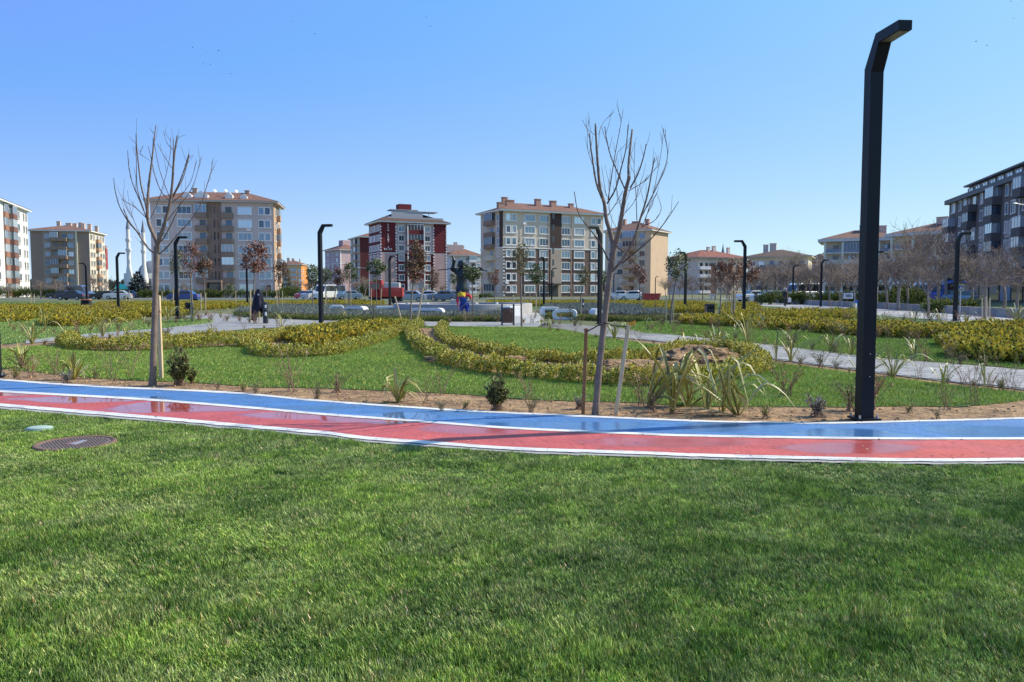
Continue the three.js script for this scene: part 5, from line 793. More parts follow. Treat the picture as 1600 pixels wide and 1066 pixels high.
[[1352, 388, 66], [1404, 378, 58], [1466, 372, 60], [1326, 402, 88], [1280, 400, 98], [1160, 420, 130], [1192, 412, 120], [1230, 410, 118], [1520, 376, 60], [1570, 368, 62], [1428, 372, 70], [1370, 384, 74], [1305, 396, 84], [1258, 402, 100], [1498, 392, 75], [1046, 428, 120], [1070, 424, 128], [1098, 426, 124], [1118, 422, 132], [1140, 424, 118], [1152, 428, 140], [1176, 418, 125]].map(([x, t, d]) => streetTree(x, t, d, 'plane', '', 'bare trees crowding the right road edge', 1.25)).forEach((o, i, l) => { if (!i) inOrder(l, 'twiggy bare tree', 'in the crowded roadside row'); });
// far treeline, dark shrubs and clipped hedges
{ const far = new Copies(), geo = sprigGeo(16, 2.4, 1.7, 1.1, [[0.05, 0.065, 0.035], [0.09, 0.085, 0.055], [0.11, 0.085, 0.065], [0.04, 0.06, 0.035]]);
  for (let i = 0; i < 5200; i++) { const d = rr(470, 640), x = rr(-520, 520), hill = 2 + 8 * fbm(x * 0.01 + 5, 2, 231, 0, 3); far.add(x, rr(0.5, hill), -d, rr(0, 6.28), rr(0.8, 1.5), [1, 1, 1], rr(-0.5, 0.5), rr(-0.5, 0.5)); }
  const o = thing('wood', 'far line of dark trees and scrub along the horizon', 'trees', V(0, 0, 0), 0, null, 'stuff'); far.build('foliage', geo, crownM, o); }
const darkHedge = (x0, x1, d, h, w, label) => { const a = At(x0, HZ, d), b = At(x1, HZ, d), P = [V(a.x, 0, -d), V(b.x, 0, -d), V(b.x, 0, -d - w), V(a.x, 0, -d - w)]; return plantArea(thing('hedge', label, 'hedge', V(0, 0, 0), 0, 'dark clipped hedges by the blocks'), P, h, 34, [greenSprig], { scale: 3.2, stems: false, blue: 0.9 }); };
darkHedge(212, 445, 153, 1.5, 1.5, 'dark clipped hedge in front of the lilac block'); darkHedge(-60, 90, 156, 1.9, 2, 'green hedge below the white block at left'); darkHedge(560, 600, 158, 3.6, 4, 'tall dark shrubbery before the dark red block'); darkHedge(668, 704, 150, 1.2, 1.5, 'dark hedge behind the parked cars right of the red block'); darkHedge(748, 768, 140, 1.0, 1, 'dark hedge at the left corner of the brown block'); darkHedge(1396, 1456, 66, 1.5, 2.6, 'dark green hedge on the road median'); darkHedge(1190, 1390, 82, 1.1, 2, 'low dark hedge behind the far road');
darkHedge(1456, 1540, 52, 0.6, 1.6, 'low green shrubs on the median before the dark block'); darkHedge(430, 470, 160, 2.0, 3, 'green bank with shrubs right of the lilac block'); darkHedge(88, 160, 158, 1.2, 1.5, 'dark hedge behind the parked van');

// ---------------------------------------------------------------- flax, shrubs and weeds
const flaxM = leafM({ roughness: 0.45, transmission: 0.2, thickness: 0 });
function bladeGeo(pts, w, seg = 10, cols = [[0.62, 0.55, 0.2], [0.16, 0.2, 0.05]], tw = 0) {
  const c = smoothPts(pts, seg), pos = [], col = [], idx = [];
  for (let i = 0; i <= seg; i++) {
    const t = c[Math.min(i + 1, seg)].clone().sub(c[Math.max(0, i - 1)]).normalize(), side = V(-t.z, 0, t.x); if (side.lengthSq() < 0.02) side.set(1, 0, 0.2); side.normalize();
    const n = new THREE.Vector3().crossVectors(side, t); side.applyAxisAngle(t, tw + i * 0.05);
    const k = w / 2 * Math.min(1, 0.55 + i / seg * 1.4) * (1 - Math.pow(i / seg, 5)) + 0.0008;
    for (const [s, f, q] of [[-1, 0, 0], [-0.6, 0.12, 0], [0, 0.3, 1], [0.6, 0.12, 0], [1, 0, 0]]) { pos.push(c[i].x + side.x * s * k - n.x * f * k, c[i].y + side.y * s * k - n.y * f * k, c[i].z + side.z * s * k - n.z * f * k); col.push(...(Math.abs(s) > 0.9 ? cols[0] : q ? cols[1] : mix3(cols[0], cols[1], 0.75))); }
    if (i) for (let q = 0; q < 4; q++) { const a = (i - 1) * 5 + q; idx.push(a, a + 1, a + 5, a + 1, a + 6, a + 5); }
  }
  const g = new THREE.BufferGeometry(); g.setAttribute('position', new THREE.Float32BufferAttribute(pos, 3)); g.setAttribute('color', new THREE.Float32BufferAttribute(col, 3)); g.setIndex(idx); g.computeVertexNormals(); return g;
}
const FX = [[[0.82, 0.7, 0.22], [0.27, 0.29, 0.06]], [[0.7, 0.58, 0.14], [0.2, 0.22, 0.045]], [[0.42, 0.38, 0.12], [0.13, 0.13, 0.04]], [[0.8, 0.74, 0.45], [0.42, 0.4, 0.16]]];
function flaxPx(base, label, origin, scale, blades, w, group) {     // blades drawn after the photograph on the plant's own upright plane, fanned in depth
  const foot = G(...base), d = -foot.z, o = thing('flax_plant', label, 'plant', foot, 0, group);
  for (let r = 0; r < 2; r++) blades = blades.concat(blades.slice(0, 11).map((b) => { const dx = rr(-28, 28), dy = rr(-25, 30); return b.map(([x, y], i) => [x + dx * i / (b.length - 1) + rr(-6, 6), y + dy * i / (b.length - 1)]); }));
  blades.forEach((b, k) => { const sl = (hash(k, base[0], 5) - 0.5) * 0.5, q = b.map(([x, y], i) => { const p = At(origin[0] + x / scale, origin[1] + y / scale, d + sl * i / (b.length - 1)).sub(foot); if (i === 0) p.y = Math.max(p.y, 0) * 0.3; p.y = Math.max(p.y, 0.01); return p; }); mesh('leaf', bladeGeo(q, w * 1.1 * rr(0.65, 1.3), 12, FX[k % FX.length], rr(-0.6, 0.6)), flaxM, o); });
  return o;
}
flaxPx([1012, 637], 'big striped flax leaning right beside the staked bare tree', [980, 530], 5.714, [[[180, 600], [220, 400], [290, 230], [360, 110]], [[185, 600], [260, 420], [350, 250], [410, 180]], [[190, 600], [300, 430], [460, 270]], [[195, 600], [280, 480], [375, 375]], [[200, 600], [250, 540], [330, 515], [430, 570]], [[205, 590], [290, 500], [370, 420], [450, 470], [520, 610]], [[190, 590], [240, 450], [330, 330], [430, 300]], [[180, 600], [205, 440], [235, 300]], [[190, 600], [270, 470], [400, 300], [480, 250]], [[200, 600], [330, 440], [420, 350], [560, 310], [640, 390]]], 0.034);
flaxPx([1075, 635], 'bushy dark flax between the two big striped flaxes', [980, 530], 5.714, [[[540, 600], [480, 450], [430, 340]], [[545, 600], [520, 430], [450, 330]], [[550, 600], [560, 480], [650, 400]], [[550, 600], [600, 470], [660, 420]], [[560, 600], [660, 520], [760, 470], [900, 370]], [[535, 600], [490, 500], [470, 400]], [[555, 600], [540, 420], [500, 280], [420, 260]], [[540, 600], [500, 560], [430, 540]], [[550, 600], [575, 430], [545, 310]], [[545, 600], [470, 420], [540, 330], [640, 395]], [[550, 600], [620, 560], [690, 520], [740, 560]]], 0.03);
flaxPx([1150, 650], 'large arching striped flax with a long bent leaf reaching right', [980, 530], 5.714, [[[975, 690], [925, 560], [910, 200]], [[960, 690], [860, 500], [720, 350], [600, 310], [470, 270]], [[1000, 690], [960, 470], [930, 360]], [[1005, 690], [1060, 590], [1200, 410], [1260, 395], [1390, 470], [1520, 640]], [[960, 680], [880, 450], [830, 250]], [[970, 690], [870, 590], [660, 440], [440, 350]], [[990, 690], [1010, 520], [950, 400], [930, 380]], [[940, 685], [800, 640], [640, 600], [370, 630]], [[955, 690], [850, 530], [915, 420]], [[1000, 690], [1060, 560], [990, 460]]], 0.032);
flaxPx([622, 630], 'pale striped flax standing alone in the middle of the earth bed', [360, 420], 4, [[[1045, 835], [1030, 720], [1018, 620]], [[1045, 835], [1000, 760], [960, 735], [938, 790]], [[1050, 835], [1090, 720], [1140, 715], [1212, 790]], [[1050, 835], [1080, 740], [1110, 700], [1190, 740]], [[1040, 835], [1000, 842], [955, 852]], [[1050, 830], [1085, 760], [1088, 850]], [[1045, 830], [980, 690], [1008, 665]], [[1050, 830], [1070, 730], [1095, 690]], [[1045, 830], [1010, 750], [975, 700]], [[1050, 830], [1100, 770], [1150, 800]], [[1045, 830], [1035, 760], [1045, 690]]], 0.03);
flaxPx([115, 594], 'pale striped flax in the left earth bed', [0, 420], 4, [[[455, 695], [440, 600], [410, 560]], [[460, 695], [465, 600], [470, 528]], [[465, 695], [490, 640], [540, 680]], [[450, 700], [430, 660], [415, 668]], [[460, 690], [400, 580], [368, 572]], [[465, 695], [500, 620], [530, 565]], [[460, 695], [420, 610], [390, 600], [370, 640]], [[462, 695], [480, 600], [500, 560]], [[462, 695], [450, 590], [445, 545]]], 0.034);
flaxPx([33, 577], 'tall striped flax by the left lamp post', [0, 420], 4, [[[130, 630], [90, 520], [40, 500]], [[130, 630], [120, 540], [100, 470]], [[135, 630], [160, 540], [190, 500]], [[140, 630], [190, 560], [245, 612]], [[130, 630], [60, 560], [20, 545]], [[135, 620], [150, 520], [180, 470]], [[132, 630], [110, 560], [60, 540]], [[135, 630], [145, 540], [140, 480]], [[138, 630], [170, 580], [215, 560]]], 0.036);
// generic flax clones
function flaxProto(n, h, w) { const o = new THREE.Group(); for (let i = 0; i < n; i++) { const a = rr(0, 6.28), L = h * rr(0.6, 1.15), out = rr(0.12, 0.9) * L, bend = rnd() < 0.55, dx = Math.cos(a), dz = Math.sin(a); mesh('leaf', bladeGeo([V(dx * 0.02, 0, dz * 0.02), V(dx * out * 0.3, L * 0.5, dz * out * 0.3), V(dx * out * 0.75, L * 0.85, dz * out * 0.75), V(dx * out * 1.2, bend ? L * rr(0.1, 0.7) : L * 1.05, dz * out * 1.2)], w * rr(0.7, 1.2), 8, FX[i % FX.length], rr(-0.5, 0.5)), flaxM, o); } return o; }
const flaxProtos = [flaxProto(13, 0.72, 0.034), flaxProto(10, 0.66, 0.036), flaxProto(17, 0.82, 0.034), flaxProto(8, 0.6, 0.032), flaxProto(14, 0.74, 0.038)];
[[50, 538, 1.1, 'bushy flax beside the left end of the grey path'], [197, 527, 1, 'pale flax on the path edge left of the near trunk'], [160, 527, 0.9, 'flax with one drooping leaf on the left path edge'], [331, 523, 1.0, 'tall pale flax between the path and the far left hedge'], [300, 503, 0.9, 'flax before the reddish sparse tree'], [170, 495, 0.8, 'small flax in the golden hedges at far left'], [95, 492, 0.8, 'pale flax tuft in the leftmost hedges'], [440, 513, 0.9, 'flax at the path corner by the bollard'], [845, 512, 0.9, 'flax where the right path begins'], [860, 519, 0.7, 'leaning flax at the path start behind the crescent lawn'], [960, 531, 1.0, 'loose flax behind the tied trunk'], [1072, 545, 1.0, 'flax between crescent hedge and right path'], [1168, 537, 1.05, 'pale flax at the left end of the bright lawn strip'], [1213, 567, 1.0, 'dark flax leaning by the right path'], [1235, 566, 0.8, 'flax with a white bent leaf by the right path'], [1297, 551, 1.0, 'flax in the bright lawn strip left of the tallest lamp'], [1430, 556, 1.0, 'yellow flax standing by the path right of the tallest lamp'], [1473, 604, 0.55, 'short orange-tipped flax on the path edge at right'], [1185, 503, 1.0, 'flax beside the lamp in the golden hedge'], [1270, 494, 0.9, 'flax in the far hedge band on the right'], [1430, 502, 1.1, 'flax near the road right of the tallest lamp'], [1510, 506, 1.2, 'flax beside the lamp at the road'], [1590, 512, 1.1, 'flax by the road at the right edge'], [1380, 505, 1.0, 'flax just right of the tallest lamp by the thin path'], [540, 500, 0.7, 'flax tuft before the second bench'], [1052, 637, 1.2, 'yellow-edged flax squeezed between the big leaning flax and the bushy one'], [1104, 640, 1.15, 'yellow-edged flax between the bushy dark flax and the arching one'], [1128, 645, 0.9, 'small flax just left of the arching flax base'], [15, 512, 1.2, 'flax at the left edge behind the lamp post, by the hedge block'], [70, 515, 1.1, 'flax in front of the left golden hedge block'], [120, 506, 1.1, 'flax rising out of the left golden hedge block'], [225, 508, 1.0, 'flax just left of the near trunk among hedges'], [262, 500, 1.1, 'flax right behind the near stake'], [235, 490, 1.1, 'flax behind the near trunk top of the hedge band'], [30, 494, 1.1, 'flax in the far left hedge rows'], [140, 488, 1.2, 'flax by the orange-topped litter bin'], [345, 497, 1.0, 'flax before the large reddish tree'], [1120, 549, 0.9, 'flax behind the soil heap by the path'], [1150, 518, 0.9, 'flax at the head of the long golden hedge'], [1240, 541, 1.0, 'flax on the far edge of the right path'], [1330, 556, 0.9, 'flax on the path edge left of the tallest lamp post foot'], [1345, 604, 0.8, 'flax tuft in the lawn left of the tallest lamp'], [1395, 592, 0.8, 'flax tuft on the path edge right of the tallest lamp'], [1540, 608, 0.9, 'flax on the near path edge at far right'], [1225, 498, 1.1, 'flax among the far right hedge bands'], [1340, 500, 1.1, 'flax beside the information board'], [1470, 510, 1.1, 'flax left of the lamp by the road'], [1555, 520, 1.1, 'flax in the broad golden shrub mass'], [1008, 512, 0.9, 'flax at the path behind the staked tree']].forEach(([x, y, s, l], i) => { const o = flaxProtos[i % 5].clone(); o.name = numbered('flax_plant'); o.position.copy(G(x, y)); o.rotation.y = i * 1.7; o.scale.set(s * rr(0.8, 1.15), s * rr(0.6, 1.15), s * rr(0.8, 1.15)); scene.add(o); tag(o, l, 'plant'); });
// twiggy shrubs
function twigProto(h, n, leafT, leafN, leafL) {
  const st = [], lv = []; for (let i = 0; i < n; i++) { const a = rr(0, 6.28), sp = rr(0.1, 0.85), l = h * rr(0.6, 1.15) * (leafN > 8 ? 1.25 - 0.85 * sp : 1), o = sp * l; const p = smoothPts([V(rr(-0.08, 0.08), 0, rr(-0.08, 0.08)), V(Math.cos(a) * o * 0.4, l * 0.5, Math.sin(a) * o * 0.4), V(Math.cos(a) * o, l, Math.sin(a) * o)], 5); st.push(tube(p, [0.005, 0.0045, 0.004, 0.0035, 0.003, 0.002], 4));
    for (let k = 0; k < 3; k++) { const b = p[2 + (k % 3)], e = b.clone().add(V(rr(-1, 1), rr(0.3, 1.2), rr(-1, 1)).multiplyScalar(l * 0.14)); st.push(tube([b, e], [0.003, 0.0015], 3)); if (leafT) for (let q = 0; q < leafN; q++) { const c = b.clone().lerp(e, rr(0.3, 1.1)); lv.push(place(leafQuad(leafL * rr(0.7, 1.3), leafL * 0.45, 0.003, leafT[q % leafT.length]), c.x, c.y, c.z, rr(0, 6.28), rr(0.3, 1.8), rr(-0.5, 0.5))); } } }
  const o = new THREE.Group(); mesh('stems', st, M([0.26, 0.17, 0.11], 0.9), o); if (lv.length) mesh('foliage', lv, crownM, o); return o;
}
const GRN = [[0.09, 0.13, 0.03], [0.16, 0.19, 0.05], [0.06, 0.09, 0.025]], RED = [[0.5, 0.12, 0.07], [0.4, 0.1, 0.05], [0.55, 0.25, 0.12]], BRN = [[0.36, 0.22, 0.12], [0.22, 0.2, 0.07]], GRY = [[0.26, 0.27, 0.24], [0.18, 0.2, 0.17]], YLW = [[0.36, 0.34, 0.06], [0.24, 0.26, 0.05]];
const shrubKinds = { twig: twigProto(0.5, 10, BRN, 1, 0.03), rose: twigProto(0.42, 12, RED, 2, 0.035), green: twigProto(0.38, 18, GRN, 4, 0.04), grey: twigProto(0.2, 26, GRY, 5, 0.03), juniper: twigProto(0.46, 44, [[0.12, 0.14, 0.03], [0.21, 0.21, 0.055], [0.08, 0.105, 0.03]], 14, 0.055), tall: twigProto(0.75, 7, BRN, 2, 0.035), yellow: twigProto(0.2, 16, YLW, 4, 0.03), dark: twigProto(0.3, 14, [[0.09, 0.05, 0.05], [0.06, 0.06, 0.04]], 3, 0.03) };
function shrub(kind, x, y, s, label, group) { const o = shrubKinds[kind].clone(); o.name = numbered(kind === 'juniper' ? 'juniper' : 'small_shrub'); o.position.copy(G(x, y)); o.rotation.y = rr(0, 6.28); o.scale.setScalar(s * rr(0.92, 1.08)); scene.add(o); return tag(o, label, 'shrub', group); }
shrub('juniper', 280, 603, 1.0, 'feathery green juniper right of the left bare tree'); shrub('juniper', 776, 642, 0.85, 'feathery green juniper left of the brown stake'); shrub('juniper', 300, 600, 0.5, 'little juniper sprig beside the larger left one'); shrub('twig', 455, 612, 1.15, 'dry twiggy shrub at the lawn edge, left of the lone flax'); shrub('dark', 527, 614, 1.0, 'dark-leaved little shrub left of the lone flax'); shrub('green', 495, 624, 0.6, 'small green sprig in the earth left of the lone flax'); shrub('tall', 690, 618, 0.75, 'tall bare weed at the lawn edge right of the lone flax'); shrub('tall', 665, 630, 0.7, 'single thin reddish stem beside the lone flax'); shrub('twig', 827, 624, 0.75, 'thin dry shrub at the lawn edge left of the brown stake'); shrub('green', 830, 646, 0.6, 'grey green weed beside the blue lane left of the brown stake'); shrub('yellow', 727, 640, 0.6, 'tiny yellow weed by the blue lane'); shrub('grey', 905, 640, 0.8, 'grey weed at the foot of the brown stake');
shrub('grey', 1278, 652, 1.3, 'low grey lavender clump left of the tallest lamp'); shrub('yellow', 1196, 655, 0.8, 'pale wispy clump right of the arching flax'); shrub('rose', 1228, 622, 1.3, 'red-leaved shrub on a thin stem in the lawn'); shrub('green', 1330, 643, 1.1, 'spiny bronze-green shrub behind the foot of the tallest lamp'); shrub('rose', 1362, 640, 1.1, 'bronze shrub peeking out right of the tallest lamp'); shrub('tall', 1520, 634, 0.9, 'tall thin twig at the lawn edge on the right'); shrub('twig', 1478, 640, 0.7, 'dry twig clump in the right earth bed'); shrub('yellow', 1420, 646, 0.6, 'yellowish weed right of the tallest lamp'); shrub('green', 1465, 656, 0.35, 'little green weed by the blue lane at right'); shrub('yellow', 1050, 648, 0.6, 'yellow weed beside the blue lane below the big flax'); shrub('dark', 1020, 645, 0.8, 'dark low shrub at the foot of the big leaning flax'); shrub('twig', 1000, 634, 0.85, 'reddish twig beside the big leaning flax'); shrub('green', 690, 645, 0.4, 'small green weed at the edge of the blue lane');
shrub('twig', 85, 586, 1.0, 'dry twiggy shrub left of the pale flax at left'); shrub('rose', 50, 590, 0.9, 'reddish low shrub below the tall left flax'); shrub('yellow', 25, 594, 1.1, 'yellow-green clump by the left lamp post'); shrub('tall', 175, 596, 0.85, 'thin dry stem left of the left bare tree'); shrub('tall', 203, 590, 0.9, 'branchy dry stems at the lawn edge left of the bare tree'); shrub('grey', 104, 600, 1.0, 'grey-green rosette at the foot of the pale left flax'); shrub('green', 400, 618, 0.5, 'little green sprig in the earth right of the juniper'); shrub('yellow', 380, 612, 0.6, 'yellowish weed in the earth right of the juniper'); shrub('dark', 340, 610, 0.5, 'dark weed in the earth bed right of the juniper'); shrub('green', 150, 592, 0.6, 'green weed clump in the left earth bed');
const LOOK = { twig: 'dry twiggy shrub', rose: 'reddish-leaved shrub', green: 'green leafy shrub', grey: 'low grey shrub', tall: 'tall thin bare shrub', yellow: 'low yellowish shrub', dark: 'dark little shrub' };
const along = (px, n, kinds, s0, s1, tail, group) => { const c = new THREE.CatmullRomCurve3(px.map(([x, y]) => V(x, y, 0))), by = {}; for (let i = 0; i < n; i++) { const p = c.getPoint((i + rr(0.1, 0.9)) / n), k = kinds[Math.floor(rnd() * kinds.length)]; (by[k] ??= []).push(shrub(k, p.x, p.y + rr(-1, 1.5), rr(s0, s1), '', group)); } for (const k in by) inOrder(by[k], LOOK[k], tail); };
along([[60, 541], [150, 530], [262, 527], [400, 515], [560, 512], [700, 511]], 24, ['twig', 'dark', 'green', 'rose', 'yellow', 'yellow'], 0.45, 1.0, 'along the left paved path', 'shrubs along the left paved path');
along([[850, 514], [935, 528], [1060, 542], [1145, 556], [1295, 577], [1405, 591], [1535, 606], [1600, 614]], 30, ['twig', 'yellow', 'green', 'rose', 'yellow', 'tall', 'grey'], 0.35, 0.95, 'along the near edge of the right path', 'shrubs along the near edge of the right path');
along([[1000, 515], [1100, 527], [1210, 539], [1372, 560], [1551, 573]], 26, ['twig', 'green', 'rose', 'tall', 'yellow'], 0.5, 1.05, 'along the far edge of the right path', 'shrubs along the far edge of the right path');
along([[280, 497], [330, 500], [400, 506], [360, 502], [300, 504]], 14, ['twig', 'rose', 'green', 'dark'], 0.8, 1.3, 'in the bed left of the jacket', 'shrubs in the bed left of the jacket');
along([[1130, 497], [1300, 500], [1400, 504], [1480, 502], [1600, 512]], 26, ['twig', 'rose', 'green', 'tall', 'yellow'], 0.9, 1.4, 'in the planting strip near the road', 'shrubs in the strip near the road');
along([[700, 504], [760, 503], [850, 506], [920, 512]], 12, ['twig', 'green', 'yellow'], 0.8, 1.2, 'behind the crescent lawn', 'shrubs behind the crescent lawn');
along([[5, 500], [60, 494], [130, 496], [200, 494], [280, 498], [330, 494]], 20, ['twig', 'green', 'rose', 'dark', 'tall', 'yellow'], 0.9, 1.4, 'among the far left hedge rows', 'shrubs among the left hedge rows');
along([[10, 518], [70, 522], [150, 518], [250, 509], [320, 500]], 16, ['twig', 'green', 'rose', 'dark', 'yellow'], 0.7, 1.2, 'on the lawn strip behind the left path', 'shrubs on the left lawn strip');
along([[1010, 508], [1100, 514], [1240, 520], [1340, 529], [1450, 536]], 18, ['twig', 'green', 'rose', 'tall', 'yellow'], 0.8, 1.3, 'at the foot of the long right hedge', 'shrubs at the foot of the long right hedge');
{ // clods and pebbles on the bare soil
  const c = new Copies(), geo = new THREE.IcosahedronGeometry(1, 0); const front = gpoly([...soilNear, ...[...beyondPath].reverse()]);
  scatter(front, 4200, (x, z) => { if (Math.abs(x) > -z * 0.75) return; const s = Math.pow(rnd(), 5) * 0.026 + 0.003, t = rr(0.6, 1.2); c.add(x, s * 0.2, z, rr(0, 6.28), s, [0.42 * t, 0.26 * t, 0.13 * t], rr(0, 1), rr(0, 1), s * 0.7); });
  scatter(gpoly(crescent), 700, (x, z) => { const s = Math.pow(rnd(), 2) * 0.04 + 0.01, t = rr(0.6, 1.2); c.add(x, 0.03 + s * 0.2, z, rr(0, 6.28), s, [0.33 * t, 0.23 * t, 0.15 * t], rr(0, 1), rr(0, 1), s * 0.7); });
  const o = thing('soil_clods', 'loose clods and pebbles on the bare earth beds', 'soil', V(0, 0, 0), 0, null, 'stuff'); c.build('clod', geo, M([1, 1, 1], 0.95), o);
  // litter of leaves on the track
  const l = new Copies(), lg = leafQuad(0.03, 0.018, 0.004); for (let i = 0; i < 620; i++) { const px = rr(-60, 1660), t = rnd(), p = G(px, y0f(px) + (y2f(px) - y0f(px)) * (rnd() < 0.4 ? (t < 0.5 ? t * 0.2 : 1 - (1 - t) * 0.2) : t)); l.add(p.x, 0.03, p.z, rr(0, 6.28), Math.pow(rnd(), 2) * 0.95 + 0.18, rnd() < 0.35 ? [0.5, 0.45, 0.35] : [0.07, 0.05, 0.035], 1.5, 0); }
  const q = thing('fallen_leaves', 'small dry leaves scattered over the track', 'leaves', V(0, 0, 0), 0, null, 'stuff'); l.build('leaf', lg, M([1, 1, 1], 0.8, { side: THREE.DoubleSide }), q);
}
// ---------------------------------------------------------------- people and the statue
const bodyMat = (rgb, r = 0.8) => M(rgb, r);
function sdf(bones, k, c, half, res, color) {               // smooth union of tapered capsules, meshed
  const mc = new MarchingCubes(res, bodyMat([1, 1, 1]), false, false, 120000), f = mc.field, n = res, H = n / 2; const d = bones.map(([a, b, ra, rb]) => { const ab = V(b[0] - a[0], b[1] - a[1], b[2] - a[2]); return [V(...a), ab, ab.lengthSq() + 1e-9, ra, rb]; }), p = V(0, 0, 0), q = V(0, 0, 0);
  for (let z = 0; z < n; z++) for (let y = 0; y < n; y++) for (let x = 0; x < n; x++) { p.set(c[0] + (x - H) / H * half, c[1] + (y - H) / H * half, c[2] + (z - H) / H * half); let s = 0; for (const [a, ab, L, ra, rb] of d) { q.copy(p).sub(a); const t = clamp01(q.dot(ab) / L); s += Math.exp(-(q.addScaledVector(ab, -t).length() - (ra + (rb - ra) * t)) / k); } f[x + y * n + z * n * n] = k * Math.log(s + 1e-30); }
  mc.isolation = 0; mc.update();
  const g = new THREE.BufferGeometry(), pa = mc.positionArray.slice(0, mc.count * 3), na = mc.normalArray.slice(0, mc.count * 3); for (let i = 0; i < pa.length; i += 3) for (let j = 0; j < 3; j++) pa[i + j] = c[j] + pa[i + j] * half;
  g.setAttribute('position', new THREE.BufferAttribute(pa, 3)); g.setAttribute('normal', new THREE.BufferAttribute(na, 3));
  if (color) { const col = new Float32Array(pa.length); for (let i = 0; i < pa.length; i += 3) col.set(color(pa[i], pa[i + 1], pa[i + 2]), i); g.setAttribute('color', new THREE.BufferAttribute(col, 3)); }
  return g;
}
const capsule = (a, b, ra, rb, n = 8) => { const A = V(...a), B = V(...b); return tube([A.clone().lerp(B, -0.0), A.clone().lerp(B, 0.5), B], [ra, (ra + rb) / 2, rb], n); };
function hand(w, dir, grip) {                                // palm and five curled fingers at w, pointing along dir and closing round grip
  const out = [], up = V(...dir).normalize(), g = V(...grip).normalize(), s = new THREE.Vector3().crossVectors(up, g).normalize(), o = V(...w); const P = (a, b, c) => o.clone().addScaledVector(up, a).addScaledVector(s, b).addScaledVector(g, c);
  const palm = new THREE.SphereGeometry(1, 10, 8); palm.scale(0.045, 0.05, 0.024); palm.applyMatrix4(new THREE.Matrix4().makeBasis(s, up, g).setPosition(P(0.04, 0, 0))); out.push(palm);
  [[-0.03, 0.085], [-0.01, 0.095], [0.01, 0.09], [0.03, 0.07]].forEach(([b, L]) => out.push(tube([P(0.06, b, 0), P(0.06 + L * 0.5, b, 0.012), P(0.06 + L * 0.6, b, 0.04), P(0.06 + L * 0.35, b, 0.055)], [0.01, 0.0095, 0.009, 0.008], 6)));
  out.push(tube([P(0.02, -0.04, 0.005), P(0.045, -0.06, 0.025), P(0.075, -0.045, 0.045)], [0.012, 0.011, 0.009], 6)); return out;
}
